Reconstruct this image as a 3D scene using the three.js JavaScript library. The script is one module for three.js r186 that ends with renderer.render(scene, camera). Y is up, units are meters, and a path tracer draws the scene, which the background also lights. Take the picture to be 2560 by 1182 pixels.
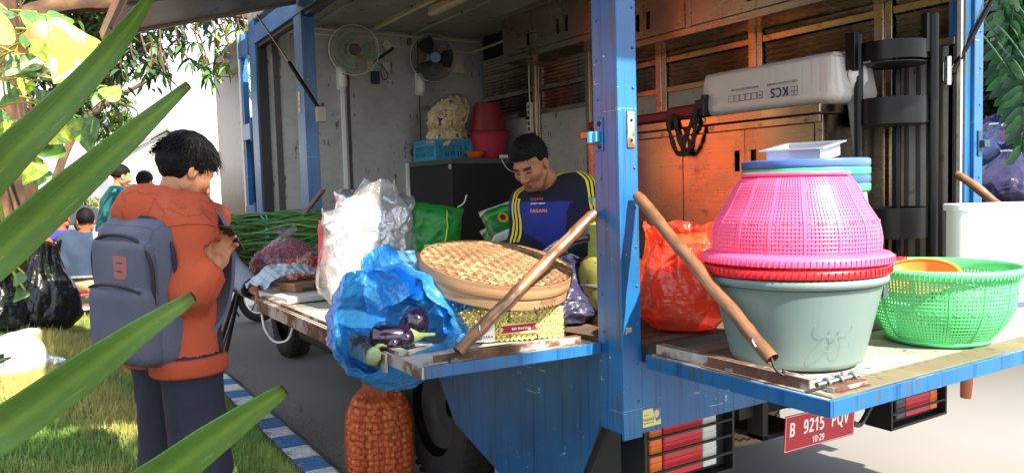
import * as THREE from 'three';
import { mergeGeometries, mergeVertices } from 'three/addons/utils/BufferGeometryUtils.js';
import { RoundedBoxGeometry } from 'three/addons/geometries/RoundedBoxGeometry.js';
import { ImprovedNoise } from 'three/addons/math/ImprovedNoise.js';

// ---------- camera, sky, sun, exposure ----------
const scene = new THREE.Scene();
const camera = new THREE.PerspectiveCamera(33.79, 1024 / 472, 0.05, 600);
camera.position.set(-1.63, 1.5, 1.97);
camera.rotation.order = 'YXZ';
camera.rotation.set(-3.66 * Math.PI / 180, -31.66 * Math.PI / 180, -1.66 * Math.PI / 180);
const renderer = new THREE.WebGLRenderer({ antialias: true });
renderer.toneMapping = THREE.LinearToneMapping;
renderer.toneMappingExposure = 3.0;
renderer.shadowMap.enabled = true;
const SUN = new THREE.Vector3(0.2, 1, 1.1).normalize();
{
  const w = 256, h = 128, d = new Float32Array(w * h * 4);
  for (let j = 0; j < h; j++) for (let i = 0; i < w; i++) {
    const el = ((j + .5) / h - .5) * Math.PI, az = ((i + .5) / w - .5) * 2 * Math.PI;
    const y = Math.sin(el), dir = new THREE.Vector3(Math.cos(el) * Math.cos(az), y, Math.cos(el) * Math.sin(az));
    const t = Math.pow(Math.max(0, 1 - Math.max(y, 0)), 2.2), s = Math.max(0, dir.dot(SUN));
    const glow = .5 * Math.pow(s, 8);
    const o = (j * w + i) * 4;
    d[o] = .43 + .42 * t + glow * .6; d[o + 1] = .52 + .35 * t + glow * .57; d[o + 2] = .67 + .20 * t + glow * .5; d[o + 3] = 1;
    if (y < 0) { d[o] = .3; d[o + 1] = .29; d[o + 2] = .27; }
  }
  const sky = new THREE.DataTexture(d, w, h, THREE.RGBAFormat, THREE.FloatType);
  sky.mapping = THREE.EquirectangularReflectionMapping; sky.magFilter = sky.minFilter = THREE.LinearFilter; sky.needsUpdate = true;
  scene.background = sky; scene.environment = sky; scene.backgroundIntensity = scene.environmentIntensity = 1;
}
const sun = new THREE.DirectionalLight(0xfff1dc, 5);
sun.target.position.set(0, 1, -3); sun.position.copy(SUN).multiplyScalar(30).add(sun.target.position); scene.add(sun, sun.target);
sun.castShadow = true; sun.shadow.mapSize.set(4096, 4096); sun.shadow.radius = 1.2;
Object.assign(sun.shadow.camera, { left: -14, right: 14, top: 14, bottom: -14, near: 1, far: 80 });

// ---------- helpers ----------
const V = (x, y, z) => new THREE.Vector3(x, y, z);
let seed = 7;
const rnd = () => { seed = (seed * 1664525 + 1013904223) >>> 0; return seed / 4294967296; };
const rr = (a, b) => a + (b - a) * rnd();
const reseed = s => { seed = s; };
const NZ = new ImprovedNoise();
const nz = (x, y, z) => NZ.noise(x, y, z);
const fb = (x, y, z, o = 4) => { let s = 0, a = .5, f = 1; for (let i = 0; i < o; i++) { s += a * NZ.noise(x * f, y * f, z * f + i * 7.3); a *= .5; f *= 2.03; } return s; };
const ridge = (x, y, z, o = 3) => { let s = 0, a = .5, f = 1; for (let i = 0; i < o; i++) { s += a * (1 - 2 * Math.abs(NZ.noise(x * f, y * f, z * f + i * 5.1))); a *= .5; f *= 2.1; } return s; };
const cl = (x, a = 0, b = 1) => Math.min(b, Math.max(a, x));
const ss = (a, b, x) => { const t = cl((x - a) / (b - a)); return t * t * (3 - 2 * t); };
const mix = (a, b, t) => a + (b - a) * t;
const C = (r, g, b) => new THREE.Color().setRGB(r / 255, g / 255, b / 255, THREE.SRGBColorSpace);

const taken = {};
function numbered(n) { const k = taken[n] = (taken[n] ?? -1) + 1; return k ? n + '_' + String(k).padStart(3, '0') : n; }
function P(parent, name, geo, mat, label) {
  const m = new THREE.Mesh(geo, mat); m.name = name; m.castShadow = m.receiveShadow = true;
  if (label) m.userData.label = label; parent.add(m); return m;
}
function thing(name, label, category, pos = [0, 0, 0], turn = 0, group) {
  const o = new THREE.Group(); o.name = numbered(name); o.position.set(...pos); o.rotation.y = turn;
  o.userData.label = label; o.userData.category = category; if (group) o.userData.group = group;
  scene.add(o); return o;
}
function single(name, geo, mat, label, category, group) {
  const m = P(scene, numbered(name), geo, mat); m.userData.label = label; m.userData.category = category; if (group) m.userData.group = group; return m;
}
function structure(name, geo, mat) { const m = P(scene, numbered(name), geo, mat); m.userData.kind = 'structure'; return m; }
function sub(parent, name, pos) { const g = new THREE.Group(); g.name = name; if (pos) g.position.set(...pos); parent.add(g); return g; }
// merge anything: keeps position, normal, uv and (if all have it) color
function mg(list) {
  const col = list.every(g => g.attributes.color);
  const L = list.map(g => { const n = g.index ? g.toNonIndexed() : g.clone(); for (const k of Object.keys(n.attributes)) if (!['position', 'normal', 'uv'].includes(k) && !(k === 'color' && col)) n.deleteAttribute(k); if (!n.attributes.uv) n.setAttribute('uv', new THREE.BufferAttribute(new Float32Array(n.attributes.position.count * 2), 2)); n.morphAttributes = {}; return n; });
  return mergeGeometries(L, false);
}
function uvm(g, s = 1, rot = 0) { // uv in metres from the dominant axis
  const n = g.index ? g.toNonIndexed() : g; const p = n.attributes.position, N = n.attributes.normal, uv = new Float32Array(p.count * 2);
  for (let i = 0; i < p.count; i++) {
    const ax = Math.abs(N.getX(i)), ay = Math.abs(N.getY(i)), az = Math.abs(N.getZ(i)); let u, v;
    if (ax >= ay && ax >= az) { u = p.getZ(i); v = p.getY(i); } else if (ay >= az) { u = p.getX(i); v = p.getZ(i); } else { u = p.getX(i); v = p.getY(i); }
    if (rot) [u, v] = [v, u]; uv[2 * i] = u * s; uv[2 * i + 1] = v * s;
  }
  n.setAttribute('uv', new THREE.BufferAttribute(uv, 2)); return n;
}
const bx = (x0, x1, y0, y1, z0, z1, r = .003) => { // box by its limits, edges rounded
  const w = x1 - x0, h = y1 - y0, d = z1 - z0; r = Math.min(r, w * .45, h * .45, d * .45);
  const g = r > .0006 ? new RoundedBoxGeometry(w, h, d, 1, r) : new THREE.BoxGeometry(w, h, d);
  g.translate((x0 + x1) / 2, (y0 + y1) / 2, (z0 + z1) / 2); return uvm(g);
};
function uvFit(g, ax = 'x') { const p = g.attributes.position; g.computeBoundingBox(); const b = g.boundingBox, uv = new Float32Array(p.count * 2); for (let i = 0; i < p.count; i++) { const y = (p.getY(i) - b.min.y) / (b.max.y - b.min.y); uv[2 * i] = ax === 'x' ? (p.getZ(i) - b.min.z) / (b.max.z - b.min.z) : (p.getX(i) - b.min.x) / (b.max.x - b.min.x); uv[2 * i + 1] = y; } g.setAttribute('uv', new THREE.BufferAttribute(uv, 2)); return g; }
const _q = new THREE.Quaternion(), _m = new THREE.Matrix4();
function bar(a, b, w, h, r = .002, up = V(0, 1, 0)) { // box from a to b, w across, h along up
  const d = b.clone().sub(a), L = d.length(); d.normalize(); const x = new THREE.Vector3().crossVectors(up, d).normalize(), y = new THREE.Vector3().crossVectors(d, x);
  const g = r ? new RoundedBoxGeometry(w, h, L, 1, Math.min(r, w * .45, h * .45)) : new THREE.BoxGeometry(w, h, L); uvm(g);
  const gg = uvm(g); _m.makeBasis(x, y, d).setPosition(a.clone().add(b).multiplyScalar(.5)); gg.applyMatrix4(_m); return gg;
}
function tube(pts, r, seg = 16, rad = 8, closed = false) {
  const c = new THREE.CatmullRomCurve3(pts, closed, 'centripetal'); const g = new THREE.TubeGeometry(c, seg, typeof r === 'number' ? r : 1, rad, closed);
  if (typeof r === 'function') { const p = g.attributes.position; for (let i = 0; i <= seg; i++) { const q = c.getPointAt(Math.min(1, i / seg)), k = r(i / seg); for (let j = 0; j <= rad; j++) { const n = i * (rad + 1) + j; p.setXYZ(n, q.x + (p.getX(n) - q.x) * k, q.y + (p.getY(n) - q.y) * k, q.z + (p.getZ(n) - q.z) * k); } } g.computeVertexNormals(); }
  return g;
}
const rod = (a, b, r, n = 10, r2 = r) => { const d = b.clone().sub(a), g = new THREE.CylinderGeometry(r2, r, d.length(), n); g.applyQuaternion(_q.setFromUnitVectors(V(0, 1, 0), d.clone().normalize())); g.translate((a.x + b.x) / 2, (a.y + b.y) / 2, (a.z + b.z) / 2); return g; };
const lathe = (pts, n = 48) => new THREE.LatheGeometry(pts.map(p => new THREE.Vector2(p[0], p[1])), n);
const T = (g, x, y, z) => g.translate(x, y, z);
function ext(pts, depth, holes = [], bevel = 0) { // polygon in xy, extruded along +z
  const s = new THREE.Shape(pts.map(p => new THREE.Vector2(...p))); for (const h of holes) s.holes.push(new THREE.Path(h.map(p => new THREE.Vector2(...p))));
  return new THREE.ExtrudeGeometry(s, { depth, bevelEnabled: bevel > 0, bevelSize: bevel, bevelThickness: bevel, bevelSegments: 1, curveSegments: 6 });
}
function disp(g, f) { // move vertices along their normals (welded first)
  let n = g.clone(); n.deleteAttribute('normal'); const uv = n.attributes.uv; n = uv ? n : n; n = mergeVertices(n, 1e-5); n.computeVertexNormals();
  const p = n.attributes.position, N = n.attributes.normal; const q = p.array.slice();
  for (let i = 0; i < p.count; i++) { const k = f(q[3 * i], q[3 * i + 1], q[3 * i + 2], N.getX(i), N.getY(i), N.getZ(i)); p.setXYZ(i, q[3 * i] + N.getX(i) * k, q[3 * i + 1] + N.getY(i) * k, q[3 * i + 2] + N.getZ(i) * k); }
  n.computeVertexNormals(); return n;
}
function paint(g, f) { const p = g.attributes.position, N = g.attributes.normal, c = new Float32Array(p.count * 3); for (let i = 0; i < p.count; i++) { const k = f(p.getX(i), p.getY(i), p.getZ(i), N.getX(i), N.getY(i), N.getZ(i)); c[3 * i] = k.r; c[3 * i + 1] = k.g; c[3 * i + 2] = k.b; } g.setAttribute('color', new THREE.BufferAttribute(c, 3)); return g; }
// surface nets: smooth mesh of sdf < 0 inside a box
function nets(f, lo, hi, cell) {
  const nx = Math.ceil((hi[0] - lo[0]) / cell) + 2, ny = Math.ceil((hi[1] - lo[1]) / cell) + 2, nzz = Math.ceil((hi[2] - lo[2]) / cell) + 2;
  const F = new Float32Array(nx * ny * nzz), at = (i, j, k) => i + nx * (j + ny * k);
  for (let k = 0; k < nzz; k++) for (let j = 0; j < ny; j++) for (let i = 0; i < nx; i++) F[at(i, j, k)] = f(lo[0] + i * cell, lo[1] + j * cell, lo[2] + k * cell);
  const id = new Int32Array(nx * ny * nzz).fill(-1), pos = [], idx = [];
  const E = [[0, 1], [2, 3], [4, 5], [6, 7], [0, 2], [1, 3], [4, 6], [5, 7], [0, 4], [1, 5], [2, 6], [3, 7]];
  for (let k = 0; k < nzz - 1; k++) for (let j = 0; j < ny - 1; j++) for (let i = 0; i < nx - 1; i++) {
    let m = 0; const v = []; for (let c = 0; c < 8; c++) { const q = F[at(i + (c & 1), j + (c >> 1 & 1), k + (c >> 2))]; v.push(q); if (q < 0) m |= 1 << c; }
    if (m === 0 || m === 255) continue; let x = 0, y = 0, z = 0, n = 0;
    for (const [a, b] of E) if ((v[a] < 0) !== (v[b] < 0)) { const t = v[a] / (v[a] - v[b]); x += mix(a & 1, b & 1, t); y += mix(a >> 1 & 1, b >> 1 & 1, t); z += mix(a >> 2, b >> 2, t); n++; }
    id[at(i, j, k)] = pos.length / 3; pos.push(lo[0] + (i + x / n) * cell, lo[1] + (j + y / n) * cell, lo[2] + (k + z / n) * cell);
  }
  const quad = (a, b, c, d, fl) => { if (a < 0 || b < 0 || c < 0 || d < 0) return; fl ? idx.push(a, b, c, a, c, d) : idx.push(a, c, b, a, d, c); };
  for (let k = 1; k < nzz - 1; k++) for (let j = 1; j < ny - 1; j++) for (let i = 1; i < nx - 1; i++) {
    const a = F[at(i, j, k)] < 0;
    if (a !== (F[at(i + 1, j, k)] < 0)) quad(id[at(i, j - 1, k - 1)], id[at(i, j, k - 1)], id[at(i, j, k)], id[at(i, j - 1, k)], a);
    if (a !== (F[at(i, j + 1, k)] < 0)) quad(id[at(i - 1, j, k - 1)], id[at(i - 1, j, k)], id[at(i, j, k)], id[at(i, j, k - 1)], a);
    if (a !== (F[at(i, j, k + 1)] < 0)) quad(id[at(i - 1, j - 1, k)], id[at(i, j - 1, k)], id[at(i, j, k)], id[at(i - 1, j, k)], a);
  }
  const g = new THREE.BufferGeometry(); g.setAttribute('position', new THREE.Float32BufferAttribute(pos, 3)); g.setIndex(idx); g.computeVertexNormals();
  g.setAttribute('uv', new THREE.BufferAttribute(new Float32Array(pos.length / 3 * 2), 2)); return g;
}
const smin = (a, b, k) => { const h = Math.max(k - Math.abs(a - b), 0) / k; return Math.min(a, b) - h * h * k * .25; };
function cone(a, b, ra, rb) { const bx_ = b.x - a.x, by = b.y - a.y, bz = b.z - a.z, l2 = bx_ * bx_ + by * by + bz * bz || 1e-9; return (x, y, z) => { const t = cl(((x - a.x) * bx_ + (y - a.y) * by + (z - a.z) * bz) / l2), dx = x - a.x - bx_ * t, dy = y - a.y - by * t, dz = z - a.z - bz * t; return Math.sqrt(dx * dx + dy * dy + dz * dz) - mix(ra, rb, t); }; }
function ell(c, r) { const m = Math.min(r[0], r[1], r[2]); return (x, y, z) => { const a = (x - c[0]) / r[0], b = (y - c[1]) / r[1], d = (z - c[2]) / r[2]; const k = Math.sqrt(a * a + b * b + d * d); const k2 = Math.sqrt((a / r[0]) ** 2 + (b / r[1]) ** 2 + (d / r[2]) ** 2); return k2 > 1e-9 ? k * (k - 1) / k2 : -m; }; }

// ---------- textures ----------
const hash = (x, y, s) => { let h = (x * 374761393 + y * 668265263 + s * 144269504) | 0; h = Math.imul(h ^ (h >>> 13), 1274126177); return ((h ^ (h >>> 16)) >>> 0) / 4294967296; };
function vn(x, y, px, py, s) { const xi = Math.floor(x), yi = Math.floor(y), a = x - xi, b = y - yi, u = a * a * (3 - 2 * a), v = b * b * (3 - 2 * b), m = (i, p) => ((i % p) + p) % p; const x0 = m(xi, px), x1 = m(xi + 1, px), y0 = m(yi, py), y1 = m(yi + 1, py); return mix(mix(hash(x0, y0, s), hash(x1, y0, s), u), mix(hash(x0, y1, s), hash(x1, y1, s), u), v); }
const tn = (u, v, fx, fy, o = 4, s = 1) => { let r = 0, a = .5, n = 0; for (let i = 0; i < o; i++) { r += a * vn(u * fx, v * fy, fx, fy, s + i); n += a; a *= .5; fx *= 2; fy *= 2; } return r / n; };
function tex(n, f, srgb = true, m = n) {
  const d = new Uint8Array(n * m * 4); for (let j = 0; j < m; j++) for (let i = 0; i < n; i++) { const c = f((i + .5) / n, (j + .5) / m), o = (j * n + i) * 4; d[o] = cl(c[0]) * 255; d[o + 1] = cl(c[1]) * 255; d[o + 2] = cl(c[2]) * 255; d[o + 3] = 255; }
  const t = new THREE.DataTexture(d, n, m); t.wrapS = t.wrapT = THREE.RepeatWrapping; t.magFilter = THREE.LinearFilter; t.minFilter = THREE.LinearMipmapLinearFilter; t.generateMipmaps = true; if (srgb) t.colorSpace = THREE.SRGBColorSpace; t.needsUpdate = true; return t;
}
const rep = (t, u, v = u) => { const c = t.clone(); c.repeat.set(u, v); c.needsUpdate = true; return c; };
function canv(w, h, f) { const c = document.createElement('canvas'); c.width = w; c.height = h; f(c.getContext('2d'), w, h); const t = new THREE.CanvasTexture(c); t.colorSpace = THREE.SRGBColorSpace; t.anisotropy = 8; return t; }
const S = o => new THREE.MeshStandardMaterial({ side: THREE.DoubleSide, ...o });
const PH = o => new THREE.MeshPhysicalMaterial({ side: THREE.DoubleSide, ...o });
const tint = (base, amt, fx, fy, o, s) => (u, v) => { const k = 1 + amt * (tn(u, v, fx, fy, o, s) - .5) * 2; return [base[0] / 255 * k, base[1] / 255 * k, base[2] / 255 * k]; };

const TX = {};
TX.grime = tex(512, (u, v) => { const a = tn(u, v, 5, 5, 5, 3), b = tn(u, v, 40, 6, 3, 9), k = .86 + .18 * a - .12 * Math.max(0, b - .6) * 2; return [k, k, k]; });
TX.blue = tex(1024, (u, v) => { // blue enamel, dulled in patches, streaked, chipped to primer
  const a = tn(u, v, 4, 4, 5, 11), st = tn(u, v, 90, 3, 3, 12), ch = tn(u, v, 60, 60, 3, 13), big = tn(u, v, 9, 7, 4, 14), sc = tn(u, v, 6, 160, 2, 15);
  const fade = tn(u, v, 3, 2, 4, 16), run = tn(u, v, 70, 2, 2, 17) * tn(u, v, 5, 4, 3, 18); let c = [24, 98, 160].map((x, i) => x * (.78 + .26 * a + .16 * (fade - .5)) - (st > .6 ? (st - .6) * 110 : 0) + (i < 2 ? big * 22 * fade : 4)); if (run > .44) c = c.map((x, i) => mix(x, [86, 74, 66][i], Math.min(.6, (run - .44) * 6)));
  const chip = (ch > .83 && big > .56) || (sc > .86 && a > .6); if (chip) c = [168, 186, 196].map(x => x * (.8 + .3 * a));
  if (ch < .13 && big < .4) c = [70, 52, 44]; return c.map(x => x / 255);
});
TX.alu = tex(1024, (u, v) => { // grey sheet with scuffs
  const a = tn(u, v, 4, 4, 5, 21), b = tn(u, v, 16, 30, 4, 22), s = tn(u, v, 30, 12, 4, 23), d = tn(u, v, 3, 3, 3, 24);
  let k = .60 + .13 * a + .06 * (b - .5); if (s > .69 && d > .5) k -= (s - .69) * 2.6; return [k * 1.0, k * 1.0, k * .985];
});
TX.steel = tex(1024, (u, v) => { // brushed stainless sheet: finger marks, scratches, stains, plus orange light tinted into the colour
  const a = tn(u, v, 5, 5, 5, 31), b = tn(u, v, 4, 220, 2, 32), s = tn(u, v, 24, 18, 4, 33), t = tn(u, v, 70, 50, 3, 34);
  let k = .74 + .10 * (a - .5) + .06 * (b - .5); if (s > .72) k -= (s - .72) * 1.0; if (t > .84) k -= .08; return [k, k * .92, k * .83];
});
TX.steelR = tex(512, (u, v) => { const k = .15 + .16 * tn(u, v, 6, 6, 5, 35) + .05 * tn(u, v, 3, 160, 2, 36); return [k, k, k]; }, false);
TX.rust = tex(512, (u, v) => { // galvanised strip gone to rust
  const a = tn(u, v, 7, 7, 5, 41), b = tn(u, v, 50, 50, 3, 42), m = ss(.42, .6, a + (b - .5) * .35); const g = .52 + .2 * b; const r = [92, 64, 50].map(x => x / 255 * (.7 + .6 * b)); return [mix(g, r[0], m), mix(g, r[1], m), mix(g * .96, r[2], m)];
});
TX.deck = tex(1024, (u, v) => { // worn brown boards, pale scuffs
  const a = tn(u, v, 3, 26, 5, 51), b = tn(u, v, 5, 5, 5, 52), c = tn(u, v, 4, 150, 3, 53); const k = .5 + .5 * a + .25 * (c - .5); const w = ss(.55, .75, b); return [mix(.40 * k, .42, w * .5), mix(.32 * k, .37, w * .5), mix(.27 * k, .33, w * .5)].map(x => x * 1.15);
});
TX.pale = tex(1024, (u, v) => { // pale sheet-metal shelf top, dusty, scratched
  const a = tn(u, v, 6, 6, 5, 61), b = tn(u, v, 120, 5, 3, 62), s = tn(u, v, 40, 30, 4, 63); let k = .66 + .16 * (a - .5) + .08 * (b - .5); if (s > .68) k -= (s - .68) * 1.6; return [k, k * .985, k * .93];
});
TX.asphalt = tex(1024, (u, v) => { const a = tn(u, v, 5, 5, 4, 71), b = tn(u, v, 180, 180, 2, 72), c = tn(u, v, 70, 70, 2, 73), d = tn(u, v, 2, 2, 3, 74); let k = .425 + .035 * (a - .5) + .26 * (b - .5) + .12 * (c - .5) + .03 * (d - .5); if (b > .84) k += .14; if (b < .2) k -= .14; return [k * 1.02, k, k * .97]; });
TX.asphaltB = tex(1024, (u, v) => { const b = tn(u, v, 180, 180, 2, 72), c = tn(u, v, 70, 70, 2, 73); const k = .6 * b + .4 * c; return [k, k, k]; }, false);
TX.soil = tex(1024, (u, v) => { const a = tn(u, v, 6, 6, 5, 81), b = tn(u, v, 90, 90, 3, 82), c = tn(u, v, 10, 10, 4, 83); const g = ss(.4, .62, c); const k = .5 + .8 * b * a; return [mix(.42, .26, g) * k, mix(.36, .33, g) * k, mix(.22, .15, g) * k].map(x => x * 1.1); });
TX.fab = tex(256, (u, v) => { const k = .5 + .28 * Math.sin(u * Math.PI * 2 * 40) * Math.sin(v * Math.PI * 2 * 40) + .4 * (tn(u, v, 30, 30, 3, 91) - .5); return [k, k, k]; }, false);
TX.crinkle = tex(512, (u, v) => { let k = 0, a = .6; for (let i = 0, f = 5; i < 4; i++, f *= 2) { k += a * (1 - Math.abs(2 * vn(u * f + vn(u * 4, v * 4, 4, 4, 3 + i), v * f, f, f, 95 + i) - 1)); a *= .55; } k /= 1.4; return [k, k, k]; }, false);
TX.bark = tex(512, (u, v) => { const a = tn(u, v, 22, 5, 4, 101), b = tn(u, v, 6, 6, 4, 102); const k = .45 + .75 * a; return [.40 * k, .30 * k, .22 * k].map(x => x * (.8 + .5 * b)); });
TX.wood = tex(512, (u, v) => { const a = tn(u, v, 3, 40, 4, 111), b = tn(u, v, 6, 6, 3, 112); const k = .62 + .5 * a - .12 * b; return [.74 * k, .56 * k, .40 * k]; });
TX.plaster = tex(512, (u, v) => { const a = tn(u, v, 4, 4, 5, 121), st = tn(u, v, 60, 3, 3, 122); const k = .78 + .14 * a - Math.max(0, st - .6) * .5; return [k, k, k * .97]; });

const M = {
  blue: PH({ map: TX.blue, roughness: .38, clearcoat: .25, clearcoatRoughness: .3, bumpMap: TX.grime, bumpScale: .0006 }),
  alu: S({ map: TX.alu, roughness: .5, metalness: .25 }),
  aluDark: S({ map: TX.alu, color: C(120, 116, 112), roughness: .55, metalness: .2 }),
  steel: PH({ map: TX.steel, roughness: 1, roughnessMap: TX.steelR, metalness: 1, anisotropy: .85, anisotropyRotation: Math.PI / 2, bumpMap: TX.grime, bumpScale: .00008 }),
  rust: S({ map: TX.rust, roughness: .75, metalness: .15, bumpMap: TX.rust, bumpScale: .0012 }),
  deck: S({ map: TX.deck, roughness: .8 }),
  pale: S({ map: TX.pale, roughness: .6 }),
  black: S({ color: C(24, 24, 26), roughness: .45 }),
  blackGloss: PH({ color: C(9, 9, 12), roughness: .32, specularIntensity: .6 }),
  darkMetal: S({ color: C(46, 44, 44), roughness: .6, metalness: .3, bumpMap: TX.grime, bumpScale: .001 }),
  hole: S({ color: C(10, 9, 9), roughness: .9 }),
  chrome: S({ color: C(190, 190, 188), roughness: .25, metalness: 1 }),
  rubber: S({ color: C(44, 42, 41), roughness: .85, map: TX.grime, bumpMap: TX.grime, bumpScale: .001 }),
  rubberDust: S({ color: C(132, 112, 92), roughness: .95, map: TX.grime }),
  white: S({ color: C(232, 232, 228), roughness: .45 }),
  cream: S({ color: C(206, 198, 178), roughness: .5 }),
  asphalt: S({ map: TX.asphalt, roughness: .92, bumpMap: TX.asphaltB, bumpScale: .004 }),
  soil: S({ map: TX.soil, roughness: 1 }),
  bark: S({ map: TX.bark, roughness: .95, bumpMap: TX.bark, bumpScale: .01 }),
  wood: S({ map: TX.wood, roughness: .7 }),
};
// ---------- ground ----------
const ground = (x, z) => { // height of the grass verge
  const a = ss(-.75, -1.65, x) * ss(-.9, -2.9, z) * ss(-15.5, -12, z);
  return .105 + .35 * a + .02 * nz(x * 1.7, 0, z * 1.7) * ss(-.55, -.8, x) + .008 * nz(x * 7, 3, z * 7) * ss(-.55, -.7, x);
};
{
  const g = new THREE.PlaneGeometry(520, 520, 1, 1); g.rotateX(-Math.PI / 2); uvm(g, .55); structure('road', g, M.asphalt);
  // verge: one sheet
  const nx = 90, nn = 190, pos = [], uv = [], idx = [];
  for (let j = 0; j <= nn; j++) for (let i = 0; i <= nx; i++) {
    const u = i / nx, x = -.52 - 13 * Math.pow(u, 2.2), z = 7 - 22.6 * j / nn; pos.push(x, j === nn ? -.02 : ground(x, z), z); uv.push(x * .8, z * .8);
    if (i < nx && j < nn) { const a = j * (nx + 1) + i; idx.push(a, a + 1, a + nx + 1, a + 1, a + nx + 2, a + nx + 1); }
  }
  const v = new THREE.BufferGeometry(); v.setAttribute('position', new THREE.Float32BufferAttribute(pos, 3)); v.setAttribute('uv', new THREE.Float32BufferAttribute(uv, 2)); v.setIndex(idx); v.computeVertexNormals();
  structure('grass_verge_ground', v, M.soil);
  // kerb of painted stones, sloped to the road
  const kerb = new THREE.Group(); kerb.name = 'kerb'; kerb.userData.kind = 'structure'; scene.add(kerb);
  const kt = c => tex(256, (u, v) => { const a = tn(u, v, 5, 5, 5, 130), b = tn(u, v, 24, 24, 4, 131); const w = ss(.52, .66, a * .6 + b * .4); const g = .36 + .22 * b; return c.map((x, i) => mix(x / 255 * (.75 + .45 * b), g * [1, .98, .94][i], w)); });
  const mats = [S({ map: kt([44, 104, 160]), roughness: .85 }), S({ map: kt([196, 198, 196]), roughness: .85 })];
  const side = S({ map: kt([74, 72, 68]), roughness: .95 });
  const prof = ext([[-.55, -.1], [-.28, -.1], [-.288, .004], [-.405, .10], [-.42, .108], [-.55, .112]], .205);
  const topg = ext([[-.55, .1125], [-.42, .1085], [-.404, .101], [-.404, .108], [-.42, .1155], [-.55, .119]], .200);
  uvm(prof, 3); uvm(topg, 4);
  for (let k = 0; k < 92; k++) {
    const z = 2.6 - k * .21, st = P(kerb, 'kerb_stone', prof, side); st.position.set(rr(-.004, .004), rr(-.004, .004), z); st.rotation.y = rr(-.006, .006);
    const t = P(st, 'painted_top', topg, mats[k % 2]); t.position.z = .002;
  }
  // cement spill along the gutter
  const gp = [], gi = []; for (let k = 0; k <= 160; k++) { const z = 2 - k * .08, w = .10 + .10 * (nz(z * 1.3, 1, 2) + .5) + .05 * nz(z * 6, 2, 1); gp.push(-.31, .004, z, -.285 + Math.max(.03, w), .0042, z); if (k < 160) gi.push(2 * k, 2 * k + 1, 2 * k + 2, 2 * k + 1, 2 * k + 3, 2 * k + 2); }
  const gg = new THREE.BufferGeometry(); gg.setAttribute('position', new THREE.Float32BufferAttribute(gp, 3)); gg.setIndex(gi); gg.computeVertexNormals();
  structure('gutter_cement', uvm(gg, 1.2), S({ map: TX.asphalt, color: C(255, 255, 250), roughness: .95, bumpMap: TX.asphaltB, bumpScale: .01 }));
}

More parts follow.
